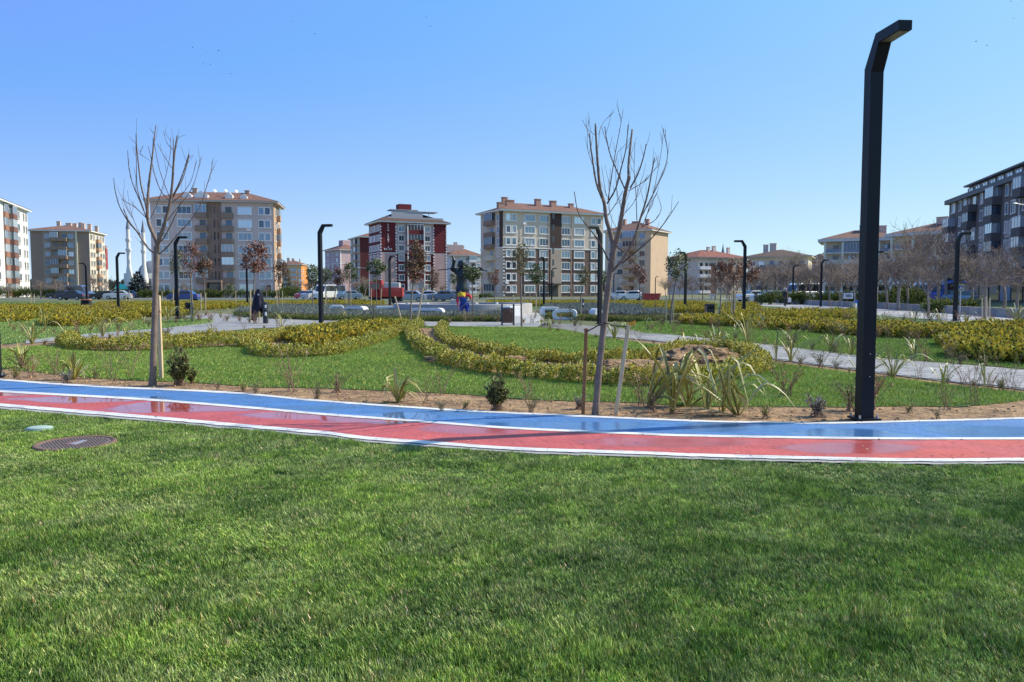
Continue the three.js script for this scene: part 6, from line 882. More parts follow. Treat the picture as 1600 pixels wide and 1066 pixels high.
{ // worker with a hoe
  const foot = G(725, 496), s = -foot.z / F; const w = thing('person', 'worker in blue overalls, red sleeves and navy cap, bending over a hoe', 'person', foot);
  const X = (px, py, z = 0) => [(px - 725) * s, (496 - py) * s, z];
  const hip = X(726, 476.5, 0), chest = X(722.5, 463, 0.1), neck = X(719.5, 458.5, 0.17), head = X(718.3, 455.2, 0.24);
  const shR = X(718, 461.5, 0.16), shL = X(727.5, 459.6, 0.06), elR = X(715.3, 469, 0.28), elL = X(734.3, 462.5, 0.1), haR = X(716.5, 477, 0.34), haL = X(737, 467.5, 0.24);
  const hR = X(722.3, 477, 0.02), hL = X(729, 477, -0.02), kR = X(720.4, 486, 0.07), kL = X(731, 486, 0.05), aR = X(720, 494.6, 0), aL = X(731, 494.6, -0.04);
  const skin = [0.42, 0.24, 0.16], arms = [[shR, elR, 0.06, 0.048], [elR, haR, 0.046, 0.034], [shL, elL, 0.06, 0.048], [elL, haL, 0.046, 0.034]], torso = [[hip, chest, 0.165, 0.17], [chest, neck, 0.17, 0.09], [shR, shL, 0.09, 0.09]], legs = [[hR, kR, 0.105, 0.075], [kR, aR, 0.075, 0.05], [hL, kL, 0.105, 0.075], [kL, aL, 0.075, 0.05], [hip, hR, 0.14, 0.12], [hip, hL, 0.14, 0.12]], hd = [[head, [head[0] - 0.01, head[1] + 0.06, head[2]], 0.088, 0.095], [neck, head, 0.058, 0.06], [[head[0] - 0.03, head[1] - 0.03, head[2] + 0.08], [head[0] - 0.032, head[1] - 0.045, head[2] + 0.095], 0.022, 0.018]];
  const all = [...arms, ...torso, ...legs, ...hd], cc = X(725, 475, 0.1), body = sdf(all, 0.02, cc, 1.0, 92);
  mesh('body', [body, ...hand(haR, [0.2, -0.9, 0.4], [-0.5, 0, 0.8]), ...hand(haL, [0.2, -0.6, 0.6], [-0.8, -0.2, 0.3])], bodyMat(skin, 0.55), w);
  const fat = (l, e) => l.map(([a, b, ra, rb]) => [a, b, ra + e, rb + e]);
  const jy = X(0, 464.5)[1]; mesh('jacket', sdf(fat([...arms, ...torso], 0.022), 0.025, cc, 1.0, 92, (x, y, z) => { const bib = y < jy && x > X(717.5, 0)[0] && x < X(731, 0)[0] && Math.abs(z - 0.1) < 0.4; return bib ? [0.03, 0.09, 0.38] : y > X(0, 463)[1] && x > X(715.5, 0)[0] && x < X(728, 0)[0] ? [0.72, 0.52, 0.03] : [0.58, 0.04, 0.06]; }), new THREE.MeshPhysicalMaterial({ color: C(1, 1, 1), roughness: 0.8, vertexColors: true }), w);
  mesh('trousers', sdf(fat(legs, 0.026), 0.025, cc, 1.0, 92), bodyMat([0.025, 0.055, 0.36]), w);
  for (const [a, b] of [[aR, -0.02], [aL, 0.02]]) mesh('boot', sdf([[[a[0], 0.1, a[2]], [a[0], 0.06, a[2]], 0.06, 0.062], [[a[0], 0.05, a[2]], [a[0] + b - 0.06, 0.045, a[2] + 0.15], 0.055, 0.05]], 0.02, [a[0], 0.12, a[2] + 0.05], 0.3, 40), bodyMat([0.02, 0.02, 0.02], 0.6), w);
  const cap = new THREE.SphereGeometry(0.112, 16, 8, 0, 6.283, 0, 1.6); cap.scale(1, 0.95, 1.05); const brim = new THREE.CylinderGeometry(0.1, 0.1, 0.012, 16, 1, false, -1.2, 2.4); brim.translate(0, 0.0, 0.09); const cg = merge([cap, brim]); cg.rotateX(0.4); cg.rotateY(-0.5); cg.translate(head[0] - 0.01, head[1] + 0.055, head[2]); mesh('cap', cg, bodyMat([0.012, 0.014, 0.06]), w);
  for (const e of [-1, 1]) { const g = new THREE.SphereGeometry(0.011, 8, 6); g.translate(head[0] - 0.02 + e * 0.032, head[1] + 0.012, head[2] + 0.09); mesh('eye', g, bodyMat([0.03, 0.02, 0.02], 0.3), w); }
  const h0 = X(739, 465.5, 0.26), h1 = X(702.5, 496, 0.6), ho = thing('hoe', 'long wooden hoe held slanting by the worker', 'hoe', foot); mesh('handle', tube([V(...h0), V(...h1)], [0.017, 0.019], 8), M([0.34, 0.22, 0.13], 0.7), ho); mesh('blade', bx(0.16, 0.02, 0.12, h1[0] - 0.02, 0.03, h1[2] + 0.03, 0.5, 0.5), M([0.2, 0.2, 0.2], 0.4, { metalness: 0.8 }), ho);
}
{ // woman in dark coat walking by the road
  const foot = G(1227, 478.5), s = -foot.z / F, h = 1.66, w = thing('person', 'distant person in dark clothes carrying a white bag near the road', 'person', foot, 0.5); const k = h / 1.7;
  const b = [[[0, 0.92, 0], [0, 1.3, 0], 0.15, 0.17], [[-0.17, 1.36, 0], [0.17, 1.36, 0], 0.07, 0.07], [[0, 1.36, 0], [0, 1.56, 0.02], 0.07, 0.06], [[0, 1.56, 0.02], [0, 1.62, 0.02], 0.095, 0.1], [[-0.2, 1.36, 0], [-0.25, 1.1, 0.02], 0.055, 0.045], [[-0.25, 1.1, 0.02], [-0.22, 0.86, 0.12], 0.045, 0.035], [[0.2, 1.36, 0], [0.25, 1.1, 0], 0.055, 0.045], [[0.25, 1.1, 0], [0.26, 0.86, 0.03], 0.045, 0.035], [[-0.08, 0.9, 0], [-0.1, 0.5, 0.12], 0.1, 0.07], [[-0.1, 0.5, 0.12], [-0.1, 0.07, 0.08], 0.07, 0.045], [[0.08, 0.9, 0], [0.1, 0.5, 0], 0.1, 0.07], [[0.1, 0.5, 0], [0.1, 0.07, -0.16], 0.07, 0.045], [[-0.1, 0.05, 0.08], [-0.1, 0.04, 0.2], 0.05, 0.04], [[0.1, 0.05, -0.16], [0.1, 0.04, -0.05], 0.05, 0.04]];
  mesh('body', [sdf(b, 0.025, [0, 0.85, 0], 1.0, 64), ...hand([-0.22, 0.84, 0.12], [0, -1, 0.1], [1, 0, 0]), ...hand([0.26, 0.84, 0.03], [0, -1, 0], [-1, 0, 0])], bodyMat([0.45, 0.27, 0.2], 0.6), w);
  mesh('coat', sdf([...b.slice(0, 2), ...b.slice(4, 8), [[0, 0.95, 0], [0, 0.6, 0.02], 0.17, 0.2]].map(([p, q, r, t]) => [p, q, r + 0.03, t + 0.03]), 0.03, [0, 0.95, 0], 0.8, 56), bodyMat([0.03, 0.028, 0.03]), w); mesh('trousers', sdf(b.slice(8, 12).map(([p, q, r, t]) => [p, q, r + 0.02, t + 0.02]), 0.02, [0, 0.5, 0], 0.8, 48), bodyMat([0.04, 0.03, 0.03]), w);
  const hair = new THREE.SphereGeometry(0.125, 12, 8); hair.scale(1, 1, 1); hair.translate(0, 1.61, -0.01); mesh('headscarf', hair, bodyMat([0.6, 0.58, 0.55]), w);
  const bag = thing('shopping_bag', 'white bag carried by the distant person', 'bag', foot.clone().add(V(0.36, 0, 0.05))); mesh('sack', new RoundedBoxGeometry(0.32, 0.4, 0.18, 3, 0.05).translate(0, 0.58, 0), bodyMat([0.75, 0.74, 0.72]), bag); mesh('handles', new THREE.TorusGeometry(0.09, 0.01, 6, 14, 3.14).translate(0, 0.77, 0), bodyMat([0.7, 0.7, 0.7]), bag);
}
{ // bronze statue
  const d = 52, s = d / F, p = At(722, HZ, d); p.y = 0; const o = thing('statue', 'dark bronze statue of a figure holding a long pole, one arm raised', 'statue', p, 0);
  const X = (px, py, z = 0) => [(px - 722) * s, EYE + (HZ - py) * s, z]; const brz = M([0.045, 0.052, 0.05], 0.42, { metalness: 0.75 });
  const b = [[X(721.5, 480), X(721.5, 452), 0.44, 0.36], [X(721.5, 452), X(721.5, 432), 0.36, 0.3], [X(721, 432), X(720.5, 425), 0.32, 0.24], [X(720.5, 425), X(721.5, 417, 0.05), 0.14, 0.12], [X(722, 414.5, 0.06), X(722.5, 411.5, 0.06), 0.2, 0.19], [X(719, 411, -0.08), X(715.5, 416, -0.16), 0.15, 0.07], [X(714.5, 426), X(707.2, 421, 0.05), 0.15, 0.12], [X(707.2, 421, 0.05), X(709.8, 408, 0.12), 0.12, 0.085], [X(709.8, 408, 0.12), X(708.2, 402, 0.14), 0.085, 0.06], [X(728, 426), X(738, 424, 0.12), 0.15, 0.12], [X(738, 424, 0.12), X(749, 420.5, 0.16), 0.12, 0.09], [X(749, 420.5, 0.16), X(753, 421, 0.18), 0.11, 0.1], [X(725, 428, 0.16), X(727.5, 425, 0.2), 0.2, 0.16]];
  const g = sdf(b, 0.05, X(728, 443), 2.05, 96); mesh('figure', [g, ...hand(X(708.4, 403, 0.14), [-0.4, 1, 0.1], [-0.6, 0.2, 0.7]).map((q) => q)], brz, o);
  mesh('pole', tube([V(...X(684.5, 422.5, 0.2)), V(...X(706, 420, 0.22)), V(...X(738, 419.5, 0.24)), V(...X(762, 424, 0.26))], [0.03, 0.035, 0.035, 0.03], 8), brz, o);
  mesh('plinth', [new RoundedBoxGeometry(1.5, 0.9, 1.3, 2, 0.04).translate(0, 0.45, 0), new RoundedBoxGeometry(1.9, 0.25, 1.7, 2, 0.03).translate(0, 0.125, 0)], PL([0.4, 0.39, 0.38]), o);
}
// ---------------------------------------------------------------- fountain, benches, bins
{ const d = 45.7, c = At(724, HZ, d + 4.2); c.y = 0; const f = thing('fountain', 'round grey fountain wall round the statue with white end block', 'fountain', c); const sh = new THREE.Shape(); sh.absarc(0, 0, 4.35, 0, Math.PI * 2); const hole = new THREE.Path(); hole.absarc(0, 0, 4.0, 0, Math.PI * 2, true); sh.holes.push(hole);
  const g = new THREE.ExtrudeGeometry(sh, { depth: 0.66, bevelEnabled: true, bevelSize: 0.03, bevelThickness: 0.03, bevelSegments: 2, curveSegments: 60 }); g.rotateX(-Math.PI / 2); mesh('basin_wall', uvm(g), PL([0.27, 0.29, 0.33]), f);
  const w = new THREE.CircleGeometry(4.0, 48); w.rotateX(-Math.PI / 2); w.translate(0, 0.4, 0); mesh('water', w, M([0.03, 0.05, 0.06], 0.04), f);
  const e = new RoundedBoxGeometry(1.0, 0.58, 0.9, 2, 0.03); e.translate(0, 0.29, 0); e.rotateY(0.75); e.translate(3.05, 0, 3.9); mesh('end_block', e, PL([0.78, 0.78, 0.77]), f);
  for (const x of [-1.9, 1.0, 2.2]) mesh('spout', [cyl(0.05, 0.07, 0.12, x, 0.69, Math.sqrt(17.4 - x * x), 8), bx(0.2, 0.05, 0.2, x, 0.7, Math.sqrt(17.4 - x * x))], whiteTrim, f);
  // straight wing wall to the left
  const k = thing('low_wall', 'long low grey wall running left from the fountain', 'wall', V(At(664, HZ, 56).x, 0, -56)); mesh('wall', uvm(new RoundedBoxGeometry(3.9, 0.66, 0.35, 2, 0.03).translate(0, 0.33, 0)), PL([0.5, 0.5, 0.51]), k); mesh('coping', bx(4.0, 0.06, 0.42, 0, 0.69, 0), PL([0.2, 0.2, 0.21]), k); }
const concreteM = PL([0.8, 0.79, 0.77]);
function bench(x0, x1, y, h, turn, label, open = true) {
  const p = G((x0 + x1) / 2, y), s = -p.z / F, W = (x1 - x0) * s, H = h ?? 0.45, D = 0.55, T = 0.11, o = thing('bench', label, 'bench', p, turn, 'white looped concrete benches'); p.y = 0;
  const R = (w, hh, r) => { const q = new THREE.Shape(); q.moveTo(-w / 2 + r, 0); q.lineTo(w / 2 - r, 0); q.absarc(w / 2 - r, r, r, -1.5708, 0); q.lineTo(w / 2, hh - r); q.absarc(w / 2 - r, hh - r, r, 0, 1.5708); q.lineTo(-w / 2 + r, hh); q.absarc(-w / 2 + r, hh - r, r, 1.5708, 3.1416); q.lineTo(-w / 2, r); q.absarc(-w / 2 + r, r, r, 3.1416, 4.712); return q; };
  const a = R(W, H, H * 0.42), b = R(W - 2 * T * 1.3, H - 2 * T, Math.min(0.1, (H - 2 * T) * 0.4)); const hole = new THREE.Path(b.getPoints(8).map((v) => new THREE.Vector2(v.x, v.y + T)).reverse()); a.holes.push(hole);
  const g = new THREE.ExtrudeGeometry(a, { depth: D, bevelEnabled: true, bevelSize: 0.02, bevelThickness: 0.02, bevelSegments: 2, curveSegments: 8 }); g.translate(0, 0.02, -D / 2); mesh('loop', uvm(g), concreteM, o);
  const st = []; for (let i = 0; i < 4; i++) st.push(bx(W - H, 0.03, 0.11, 0, H + 0.056, -0.21 + i * 0.14)); mesh('seat_slats', st, M([0.3, 0.28, 0.27], 0.7), o); return o;
}
bench(515, 537, 490.5, 0.52, 0.2, 'leftmost white loop bench, its near end open'); bench(540, 574, 493, 0.5, -0.35, 'second white loop bench with a sunlit rounded right end'); bench(587, 621, 492, 0.5, 0.25, 'white loop bench showing a long open oval, before the lamp'); bench(642, 694, 497, 0.5, -0.15, 'long white loop bench under the fountain wall'); bench(845, 873, 494, 0.5, 0.2, 'white loop bench behind the right lavender, rear one'); bench(864, 901, 500, 0.5, -0.1, 'white loop bench beside the dark cone bush'); bench(924, 938, 496, 0.45, 0.5, 'small white bench end next to the right bare tree');
{ const p = G(415, 506), o = thing('bollard', 'black cylindrical bollard with white labels beside the jacket', 'bollard', p); const H = hAt(472, -p.z); mesh('post', new THREE.LatheGeometry([[0, 0], [0.115, 0], [0.115, H - 0.02], [0.1, H], [0, H]].map(([r, y]) => new THREE.Vector2(r, y)), 20), M([0.03, 0.033, 0.038], 0.45), o); const lb = (y, h, a) => new THREE.CylinderGeometry(0.117, 0.117, h, 8, 1, true, a, 0.7).translate(0, y, 0); mesh('label', [lb(H * 0.46, 0.16, 0.05), lb(H * 0.76, 0.05, 0.0), lb(H * 0.83, 0.07, 0.05)], M([0.8, 0.8, 0.8], 0.5, { side: THREE.DoubleSide }), o);
  const q = G(910, 489), o2 = thing('bollard', 'black bollard behind the right white benches', 'bollard', q); mesh('post', new THREE.LatheGeometry([[0, 0], [0.13, 0], [0.13, 0.95], [0, 1]].map(([r, y]) => new THREE.Vector2(r, y)), 14), M([0.03, 0.033, 0.038], 0.45), o2); mesh('label', new THREE.CylinderGeometry(0.133, 0.133, 0.14, 8, 1, true, 0, 0.7).translate(0, 0.6, 0), M([0.8, 0.8, 0.8], 0.5, { side: THREE.DoubleSide }), o2);
  const q3 = G(1181, 475), o3 = thing('bollard', 'dark bollard far off by the white cars on the right', 'bollard', q3); mesh('post', new THREE.CylinderGeometry(0.18, 0.18, 1.15, 14).translate(0, 0.575, 0), M([0.03, 0.033, 0.038], 0.45), o3); mesh('collar', new THREE.CylinderGeometry(0.2, 0.2, 0.08, 14).translate(0, 1.0, 0), boltM, o3); }
{ // jacket hung over the stake
  const foot = G(405, 505), d = -foot.z, top = hAt(453, d), bot = hAt(484, d), g = new THREE.CylinderGeometry(0.05, 0.4, top - bot, 28, 14, true), p = g.attributes.position; for (let i = 0; i < p.count; i++) { const y = p.getY(i), t = clamp01(0.5 - y / (top - bot)), a = Math.atan2(p.getZ(i), p.getX(i)), f = 1 + 0.32 * Math.sin(a * 5 + t * 2) * t + 0.12 * Math.sin(a * 11) * t, hem = t > 0.9 ? 0.22 * Math.sin(a * 2 + 0.6) - (Math.cos(a - 2.7) > 0.5 ? 0.3 : 0) : 0, wd = 0.08 + 0.22 * Math.pow(t, 0.6); p.setXYZ(i, Math.cos(a) * wd * f * 0.95 - 0.02 * t, y + hem, Math.sin(a) * wd * f * 0.6); } g.computeVertexNormals(); g.translate(0, (top + bot) / 2, 0);
  const o = thing('jacket', 'dark navy jacket hanging over a stake beside the black bollard', 'jacket', foot); mesh('cloth', g, M([0.01, 0.011, 0.03], 0.8, { side: THREE.DoubleSide, sheen: 0.4, sheenRoughness: 0.6 }), o); mesh('sleeve', tube(smoothPts([V(-0.12, top - 0.22, 0.05), V(-0.18, top - 0.5, 0.1), V(-0.21, bot - 0.08, 0.08)], 8), Array(9).fill(0.065), 8), M([0.012, 0.014, 0.04], 0.75), o); mesh('collar', new THREE.TorusGeometry(0.07, 0.025, 6, 14).rotateX(1.4).translate(0, top, 0), M([0.02, 0.022, 0.06], 0.75), o); mesh('reflective_label', bx(0.07, 0.05, 0.01, 0.03, top - 0.22, 0.14), M([0.7, 0.72, 0.75], 0.4), o); }
function bin(p, w, h, col, label, lid) { const o = thing('litter_bin', label, 'litter bin', p, 0.15); mesh('body', new RoundedBoxGeometry(w, h, w * 0.8, 2, 0.02).translate(0, h / 2 + 0.03, 0), col, o); mesh('lid', new RoundedBoxGeometry(w * 1.06, 0.05, w * 0.86, 2, 0.015).translate(0, h + 0.055, 0), lid ?? col, o); mesh('opening', bx(w * 0.7, 0.14, 0.02, 0, h * 0.82, w * 0.4 + 0.006), M([0.005, 0.005, 0.005], 0.9), o); return o; }
{ const blk = M([0.025, 0.025, 0.028], 0.5); const b1 = bin(G(1109, 496.5), 0.44, 0.68, blk, 'black litter bin on the grey paving at right'); mesh('wood_panel', bx(0.02, 0.6, 0.3, -0.235, 0.36, 0), M([0.25, 0.13, 0.08], 0.7), b1);
  bin(G(135, 485), 0.6, 0.75, blk, 'dark litter bin with orange top far left', M([0.75, 0.26, 0.1], 0.6)); bin(G(296, 492), 0.42, 0.68, blk, 'dark litter bin behind the sparse reddish tree');
  const p = G(793.5, 509), o = thing('litter_bin', 'brown wooden litter bin hung between two dark posts before the fountain', 'litter bin', p); for (const x of [-0.25, 0.25]) mesh('post', new RoundedBoxGeometry(0.075, 0.92, 0.14, 1, 0.01).translate(x, 0.46, 0), M([0.08, 0.08, 0.09], 0.5), o); for (let i = 0; i < 5; i++) mesh('slat', new RoundedBoxGeometry(0.078, 0.6, 0.3, 1, 0.01).translate(-0.164 + i * 0.082, 0.42, 0.02), M([0.14, 0.06, 0.04], 0.6), o); mesh('lid', bx(0.5, 0.03, 0.3, 0, 0.74, 0.02), M([0.08, 0.08, 0.09], 0.5), o); }

// ---------------------------------------------------------------- vehicles
const tyreM = M([0.02, 0.02, 0.02], 0.8), rimM = M([0.45, 0.45, 0.46], 0.35, { metalness: 0.8 }), carGlass = M([0.02, 0.025, 0.03], 0.05, { clearcoat: 1 }), lightM = M([0.75, 0.75, 0.72], 0.15), redM = M([0.5, 0.02, 0.02], 0.25);
const PROF = { car: { L: 4.2, W: 1.72, body: [[-2.1, 0.32], [-2.1, 0.72], [-1.95, 0.88], [-0.95, 0.95], [1.5, 0.98], [2.02, 0.92], [2.1, 0.6], [2.08, 0.32]], cab: [[-1.0, 0.93], [-0.35, 1.4], [0.9, 1.44], [1.6, 0.96]], wh: [-1.3, 1.3], r: 0.31 }, van: { L: 5.9, W: 2.0, body: [[-2.95, 0.4], [-2.95, 0.95], [-2.75, 1.15], [-2.1, 1.3], [2.9, 1.3], [2.95, 0.4]], cab: [[-2.15, 1.28], [-1.55, 2.25], [-1.2, 2.42], [2.75, 2.42], [2.92, 1.28]], wh: [-1.95, 1.75], r: 0.36 } };
function vehicle(kind, px, py, turn, paint, label, category = 'car', o2 = {}) {
  const P = PROF[kind], p = G(px, py), o = thing(kind === 'van' ? 'van' : 'parked_car', label, category, p, turn), m = M(paint, 0.3, { clearcoat: 1, clearcoatRoughness: 0.06, metalness: 0.2 });
  const ex = (pts, w, bev) => { const s = new THREE.Shape(pts.map(([x, y]) => new THREE.Vector2(x, y))); const g = new THREE.ExtrudeGeometry(s, { depth: w - 2 * bev, bevelEnabled: true, bevelSize: bev, bevelThickness: bev, bevelSegments: 3 }); g.translate(0, 0, -w / 2 + bev); return g; };
  mesh('body', ex(P.body, P.W, 0.08), m, o); mesh('roof', ex(P.cab, P.W * 0.86, 0.06), m, o);
  const cab = P.cab, shrink = cab.map(([x, y]) => [x * 0.93 + 0.02, y === Math.max(...cab.map((c) => c[1])) ? y - 0.1 : Math.max(y - 0.06, cab[0][1] + 0.04)]); mesh('side_windows', ex(shrink, P.W * 0.86 + 0.03, 0.005), carGlass, o);
  const a = V(cab[0][0], cab[0][1], 0), b = V(cab[1][0], cab[1][1], 0), ang = Math.atan2(b.y - a.y, b.x - a.x), L = a.distanceTo(b), ws = bx(L * 0.84, 0.02, P.W * 0.74); ws.rotateZ(ang); ws.translate((a.x + b.x) / 2 - 0.06 * Math.sin(ang) * 1.15, (a.y + b.y) / 2 + 0.07 * Math.cos(ang), 0); mesh('windscreen', ws, carGlass, o);
  for (const x of P.wh) for (const s of [-1, 1]) { const t = new THREE.CylinderGeometry(P.r, P.r, 0.2, 18).rotateX(1.5708).translate(x, P.r, s * (P.W / 2 - 0.06)); const wm = mesh('wheel', t, tyreM, o); mesh('rim', new THREE.CylinderGeometry(P.r * 0.62, P.r * 0.62, 0.02, 14).rotateX(1.5708).translate(x, P.r, s * (P.W / 2 + 0.05)), rimM, wm); }
  for (const s of [-1, 1]) { mesh('headlight', bx(0.1, 0.14, 0.34, -P.L / 2 - 0.03, 0.7, s * P.W * 0.32), lightM, o); mesh('tail_light', bx(0.08, 0.18, 0.26, P.L / 2 + 0.04, 0.76, s * P.W * 0.36), redM, o); }
  return o;
}
vehicle('car', 95, 467.5, 0.1, [0.012, 0.014, 0.02], 'black parked car at the left end of the van'); vehicle('van', 120, 466.5, 3.1, [0.1, 0.15, 0.26], 'dark blue parked van with pale roof before the brown block', 'van'); vehicle('car', 112, 469, 0.0, [0.02, 0.03, 0.06], 'dark blue car in front of the van'); vehicle('car', 163, 468, 0.05, [0.012, 0.014, 0.018], 'black car right of the far litter bin'); vehicle('car', 184, 468, 0.3, [0.62, 0.63, 0.65], 'silver parked car behind the second lamp'); vehicle('car', 200, 465.5, 0.2, [0.12, 0.18, 0.27], 'steel blue car right of the silver car'); vehicle('car', 214, 464.8, 0.1, [0.1, 0.13, 0.18], 'grey blue car before the cedar'); vehicle('car', 229, 464, 0, [0.75, 0.75, 0.75], 'white car behind the near trunk');
vehicle('car', 288, 470.5, 0.0, [0.02, 0.06, 0.26], 'bright blue car before the lilac block'); vehicle('car', 545, 468, 0.4, [0.2, 0.28, 0.36], 'grey blue car beside the blue van'); vehicle('van', 522, 466.5, 1.3, [0.05, 0.12, 0.26], 'blue van behind the central lamp', 'van'); vehicle('van', 508, 468, 1.4, [0.72, 0.72, 0.7], 'white van partly hidden by the central lamp', 'van'); vehicle('car', 476, 467, 1.3, [0.4, 0.04, 0.06], 'red parked car left of the central lamp'); vehicle('car', 487, 467.5, 1.2, [0.4, 0.42, 0.45], 'grey parked car beside the red car');
vehicle('car', 668, 470, 0.05, [0.8, 0.8, 0.8], 'white parked car right of the red truck'); vehicle('car', 692, 471, 0.1, [0.1, 0.16, 0.26], 'blue parked car in front of the silver one'); vehicle('car', 707, 470.5, 0, [0.55, 0.56, 0.58], 'silver parked car behind the worker'); vehicle('car', 640, 471.5, 0, [0.3, 0.38, 0.46], 'pale blue car behind the bronze crown tree'); vehicle('car', 966, 469, 0, [0.7, 0.72, 0.74], 'white car before the cream block, left one'); vehicle('car', 986, 469.5, 0.05, [0.8, 0.8, 0.8], 'white car before the cream block, right one'); vehicle('car', 1174, 471, 0.4, [0.8, 0.8, 0.8], 'white car behind the broad reddish crown'); vehicle('car', 1200, 472, 0.1, [0.8, 0.8, 0.8], 'white car behind the thin far lamps'); vehicle('car', 1214, 472.5, 0.1, [0.62, 0.63, 0.64], 'pale car at the far road'); 
vehicle('car', 1490, 474, 0.9, [0.16, 0.24, 0.36], 'blue grey car under the crossing sign'); vehicle('car', 1510, 477, 0.9, [0.16, 0.26, 0.4], 'small blue car right of the crossing sign'); vehicle('van', 1470, 472, 0.8, [0.03, 0.05, 0.3], 'deep blue van behind the leaning bare tree', 'van'); vehicle('van', 1443, 471.5, 0.9, [0.5, 0.46, 0.55], 'pale van with dusty side behind the median hedge', 'van'); vehicle('van', 1253, 471.5, 0.5, [0.78, 0.78, 0.78], 'white van behind the bare trees at the far road', 'van');
{ const p = G(606, 475.5), o = thing('truck', 'red truck parked before the lettered red block', 'truck', p, 0.05), red = M([0.5, 0.025, 0.02], 0.4, { clearcoat: 0.5 }); mesh('cargo_bed', [new RoundedBoxGeometry(3.0, 1.0, 1.9, 2, 0.05).translate(0.2, 1.3, 0)], red, o); mesh('cab', new RoundedBoxGeometry(1.2, 1.7, 1.9, 3, 0.12).translate(-1.25, 1.55, 0), red, o); mesh('windscreen', bx(0.9, 0.6, 1.92, -1.25, 1.95, 0), carGlass, o); mesh('load', new RoundedBoxGeometry(1.7, 0.6, 1.5, 2, 0.1).translate(0.5, 2.05, 0), M([0.45, 0.48, 0.48], 0.6), o); mesh('rack', [bx(0.08, 0.9, 1.9, -0.6, 2.2, 0), bx(0.5, 0.08, 1.9, -0.8, 2.6, 0)], red, o); for (const x of [-1.2, 0.9]) for (const z of [-0.85, 0.85]) mesh('wheel', new THREE.CylinderGeometry(0.42, 0.42, 0.25, 16).rotateX(1.5708).translate(x, 0.42, z), tyreM, o); mesh('chassis', bx(3.6, 0.2, 1.2, -0.2, 0.7, 0), tyreM, o);
  const q = G(1015, 473.5), s = thing('skip', 'red waste skip before the cream block right corner', 'skip', q, 0.1), sk = new THREE.Shape([[-0.7, 0.1], [0.7, 0.1], [0.95, 1.05], [-0.95, 1.05]].map(([x, y]) => new THREE.Vector2(x, y))); mesh('bin_body', new THREE.ExtrudeGeometry(sk, { depth: 1.3, bevelEnabled: true, bevelSize: 0.03, bevelThickness: 0.03, bevelSegments: 2 }), M([0.55, 0.05, 0.05], 0.5), s); mesh('rim', bx(2.1, 0.1, 1.5, 0, 1.1, 0.65), M([0.4, 0.04, 0.04], 0.5), s); }
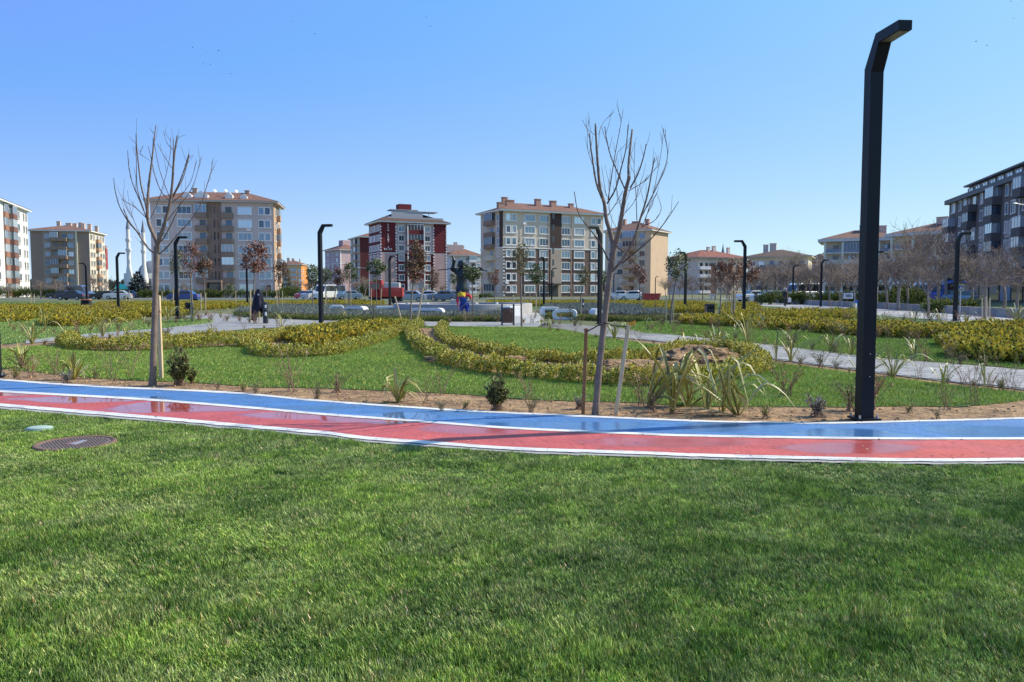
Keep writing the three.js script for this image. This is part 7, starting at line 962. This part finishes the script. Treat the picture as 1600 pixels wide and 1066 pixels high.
// ---------------------------------------------------------------- road edge, signs
{ const wall = (a, b, h, label) => { const L = a.distanceTo(b), o = thing('retaining_wall', label, 'wall', a.clone().lerp(b, 0.5), Math.atan2(-(b.z - a.z), b.x - a.x)); const n = Math.round(L / 1.2); for (let i = 0; i < n; i++) { const s = new THREE.Shape([[-0.35, 0], [0.3, 0], [0.2, h], [-0.1, h]].map(([x, y]) => new THREE.Vector2(x, y))); const g = new THREE.ExtrudeGeometry(s, { depth: L / n - 0.03, bevelEnabled: false }); g.rotateY(-Math.PI / 2); g.translate(-L / 2 + (i + 1) * L / n, 0, 0); mesh('wall_block', uvm(g), PL(i % 3 ? [0.2, 0.2, 0.21] : [0.26, 0.255, 0.25]), o); } return o; };
  wall(V(30.2, 0, -62), V(27.2, 0, -40), 0.5, 'dark sloped block wall along the far side of the road at right'); wall(V(31.2, 0, -92), V(30.3, 0, -62.2), 0.5, 'dark sloped block wall farther along the road behind bare trees');
  wall(V(27.1, 0, -39.8), V(26.2, 0, -30), 0.5, 'dark sloped block wall leaving the frame at right');
  const s = G(1500, 497), d = -s.z, yb = hAt(449.5, d), sg = thing('crossing_sign', 'square blue pedestrian crossing sign with yellow-green border near the dark block', 'road sign', s, 0); const w = 9.2 * d / F; mesh('board', new RoundedBoxGeometry(w, w, 0.03, 2, 0.01).translate(0, yb, 0), M([0.62, 0.7, 0.2], 0.5), sg); mesh('blue_panel', bx(w * 0.8, w * 0.8, 0.012, 0, yb, 0.02), M([0.02, 0.07, 0.42], 0.4), sg); const tri = new THREE.Shape([[-0.5, -0.42], [0.5, -0.42], [0, 0.46]].map(([x, y]) => new THREE.Vector2(x * w * 0.62, y * w * 0.62))); mesh('white_triangle', new THREE.ExtrudeGeometry(tri, { depth: 0.006, bevelEnabled: false }).translate(0, yb, 0.027), whiteTrim, sg); mesh('walking_figure', [bx(0.022, 0.07, 0.004, 0, yb - 0.01, 0.036), bx(0.02, 0.08, 0.004, -0.022, yb - 0.07, 0.036, 0, 0, -0.4), bx(0.02, 0.08, 0.004, 0.022, yb - 0.07, 0.036, 0, 0, 0.4), new THREE.CylinderGeometry(0.014, 0.014, 0.004, 10).rotateX(1.5708).translate(0, yb + 0.045, 0.036)], M([0.02, 0.02, 0.03], 0.5), sg); mesh('post', cyl(0.03, 0.03, yb - w / 2, 0, 0, -0.02, 10), M([0.5, 0.5, 0.52], 0.4, { metalness: 0.6 }), sg);
  const b0 = G(1325, 484), db = -b0.z, bn = thing('banner', 'white printed banner tied between two poles before the cream block', 'banner', b0, 0.05), bw = 15 * db / F, y0 = hAt(467, db), y1 = hAt(458, db); const cg = new THREE.PlaneGeometry(bw, y1 - y0, 20, 6), cp = cg.attributes.position; for (let i = 0; i < cp.count; i++) cp.setZ(i, 0.05 * Math.sin(cp.getX(i) * 7) + 0.03 * Math.sin(cp.getY(i) * 9)); cg.computeVertexNormals(); cg.translate(0, (y0 + y1) / 2, 0); mesh('cloth', cg, M([0.72, 0.71, 0.75], 0.8, { side: THREE.DoubleSide }), bn); const bars = []; [[-0.28, 0.1, 0.5], [-0.2, 0, 0.35], [-0.12, -0.05, 0.5], [-0.02, 0.05, 0.5], [0.06, 0, 0.5], [0.22, 0.12, 0.12], [0.22, -0.1, 0.12]].forEach(([x, y, hh]) => bars.push(bx(bw * (hh < 0.2 ? 0.2 : 0.05), (y1 - y0) * hh, 0.01, x * bw, (y0 + y1) / 2 + y * (y1 - y0), 0.09))); mesh('print', bars, M([0.1, 0.1, 0.16], 0.7), bn); for (const x of [-1, 1]) mesh('pole', cyl(0.025, 0.025, y1 + 0.35, x * (bw / 2 + 0.12), 0, 0, 8), M([0.4, 0.4, 0.42], 0.5), bn);
  const i0 = G(1341, 486), di = -i0.z, iw = 11 * di / F, ih = hAt(469, di), ib = thing('info_board', 'blue printed information board left of the tallest lamp', 'information board', i0, 0.1); mesh('board', new RoundedBoxGeometry(iw, ih - 0.1, 0.05, 2, 0.01).translate(0, ih / 2 + 0.05, 0), M([0.05, 0.2, 0.55], 0.4), ib); mesh('pale_panel', bx(iw * 0.92, ih * 0.55, 0.01, 0, ih * 0.38, 0.03), M([0.3, 0.5, 0.72], 0.5), ib); const ln = []; for (let k = 0; k < 5; k++) ln.push(bx(iw * 0.6, 0.03, 0.006, iw * 0.08, ih * (0.2 + k * 0.1), 0.039)); mesh('printed_lines', ln, M([0.04, 0.12, 0.4], 0.5), ib);
  const w0 = G(1113, 474), dw = -w0.z, wb = thing('small_sign', 'small white sign board on two legs behind the litter bin', 'sign', w0); const ww = 8 * dw / F, wy = hAt(462, dw); mesh('board', bx(ww, 4 * dw / F, 0.04, 0, wy, 0), whiteTrim, wb); mesh('print', bx(ww * 0.7, 0.06, 0.01, 0, wy, 0.026), M([0.5, 0.1, 0.1], 0.6), wb); for (const x of [-1, 1]) mesh('leg', cyl(0.03, 0.03, wy - 0.1, x * ww * 0.42, 0, 0, 6), M([0.3, 0.3, 0.3], 0.6), wb);
  const k0 = At(189, HZ, 160); k0.y = 0; const kk = thing('kiosk', 'small yellow kiosk with turquoise dome before the minarets', 'kiosk', k0); mesh('wall', cyl(0.95, 0.95, hAt(452, 160), 0, 0, 0, 12), M([0.5, 0.45, 0.12], 0.6), kk); mesh('dome', new THREE.SphereGeometry(1.25, 18, 8, 0, 6.283, 0, 1.5708).scale(1, 0.85, 1).translate(0, hAt(452, 160), 0), M([0.05, 0.5, 0.45], 0.4), kk);
  [[1117.5, 386], [1128.7, 380]].forEach(([x, y], i) => { const p = At(x, HZ, 600); p.y = 0; const t = thing('minaret', i ? 'taller grey minaret tip above the red roof' : 'shorter grey minaret tip above the red roof', 'minaret', p, 0, 'minarets behind the red roof'); const H = hAt(y, 600); mesh('shaft', cyl(1.3, 1.1, H - 8, 0, 0, 0, 10), M([0.42, 0.44, 0.47], 0.7), t); mesh('spire', new THREE.ConeGeometry(1.3, 8, 10).translate(0, H - 4, 0), M([0.2, 0.22, 0.25], 0.6), t); }); }
// ---------------------------------------------------------------- covers in the near lawn
{ const rustTex = tex(256, 256, (u, v) => { const n = fbm(u * 9, v * 9, 301, 9, 5), k = hash(u * 256, v * 256, 4); return mix3(mix3([0.1, 0.078, 0.076], [0.25, 0.19, 0.17], n), [0.4, 0.34, 0.3], k > 0.93 ? 0.7 : 0); }, 1.5), o = thing('manhole_cover', 'rusty round manhole cover set in the near lawn', 'manhole cover', V(manhole.x, 0, manhole.z), 0.2); const rm = M([1, 1, 1], 0.7, { map: rustTex, bumpMap: rustTex, bumpScale: 0.006, metalness: 0.25 });
  mesh('frame_ring', uvm(new THREE.LatheGeometry([[0.31, 0.02], [0.315, 0.042], [0.35, 0.044], [0.36, 0.03], [0.365, 0]].map(([r, y]) => new THREE.Vector2(r, y)), 48)), M([1, 0.75, 0.55], 0.75, { map: rustTex, metalness: 0.1 }), o); const lid = mesh('lid', uvm(cyl(0.31, 0.308, 0.036, 0, 0, 0, 48)), rm, o); const bumps = []; for (let i = -9; i < 10; i++) for (let j = -9; j < 10; j++) { const x = i * 0.03 + (j % 2) * 0.015, z = j * 0.03; if (Math.hypot(x, z) < 0.28 && !(Math.abs(x) < 0.07 && Math.abs(z) < 0.11)) bumps.push(bx(0.014, 0.006, 0.014, x, 0.039, z, 0.78)); } mesh('tread_studs', bumps, rm, lid); lid.children[0].userData.kind = 'stuff'; mesh('name_plate', bx(0.045, 0.006, 0.2, 0.025, 0.04, 0, -0.3), M([0.3, 0.3, 0.36], 0.5), lid); mesh('name_plate', bx(0.045, 0.006, 0.2, -0.028, 0.04, 0, -0.3), M([0.2, 0.11, 0.09], 0.6), lid);
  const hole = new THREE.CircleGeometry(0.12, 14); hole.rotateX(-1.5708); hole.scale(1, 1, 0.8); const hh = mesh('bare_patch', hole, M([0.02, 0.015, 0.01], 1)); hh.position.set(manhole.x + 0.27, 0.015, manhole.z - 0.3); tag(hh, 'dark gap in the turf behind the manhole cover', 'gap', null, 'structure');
  const q = G(62, 675), v = thing('valve_cover', 'small turquoise oval irrigation cover in the near lawn', 'valve cover', V(q.x, 0, q.z), 0.3); mesh('lid', new THREE.SphereGeometry(0.13, 20, 8).scale(1, 0.16, 0.75).translate(0, 0.045, 0), M([0.36, 0.46, 0.4], 0.7), v); mesh('collar', new THREE.TorusGeometry(0.13, 0.012, 6, 24).rotateX(1.5708).scale(1, 1, 0.75).translate(0, 0.03, 0), M([0.24, 0.36, 0.3], 0.6), v); }
// ---------------------------------------------------------------- birds
{ const bm = M([0.05, 0.055, 0.06], 0.8), proto = new THREE.Group(); const bd = new THREE.SphereGeometry(1, 10, 6); bd.scale(0.05, 0.05, 0.2); mesh('body', bd, bm, proto); for (const s of [-1, 1]) { const g = new THREE.BufferGeometry(); g.setAttribute('position', new THREE.Float32BufferAttribute([0, 0.02, -0.08, 0, 0.02, 0.1, s * 0.2, 0.12, -0.02, s * 0.2, 0.12, 0.1, s * 0.45, 0.06, 0.1], 3)); g.setIndex([0, 1, 2, 1, 3, 2, 2, 3, 4]); g.computeVertexNormals(); mesh('wing', g, M([0.05, 0.055, 0.06], 0.8, { side: THREE.DoubleSide }), proto); } mesh('tail', bx(0.08, 0.01, 0.14, 0, 0, 0.24), bm, proto);
  const flock = []; [[455, 34], [492, 53], [666, 27], [672, 41], [301, 74], [324, 81], [341, 79], [317, 100], [329, 101], [360, 115], [1525, 65], [1542, 71], [1584, 29], [1580, 2], [1280, 190]].forEach(([x, y], i) => { const o = proto.clone(); o.name = numbered('bird'); o.position.copy(At(x, y, 190 + (i % 5) * 14)); o.rotation.set(0.3, i * 1.3, 0.3 * Math.sin(i * 2)); o.scale.setScalar(1.1); scene.add(o); flock.push(tag(o, '', 'bird', 'birds in the sky')); }); inOrder(flock, 'tiny dark bird', 'high in the clear sky'); }
renderer.render(scene, camera);
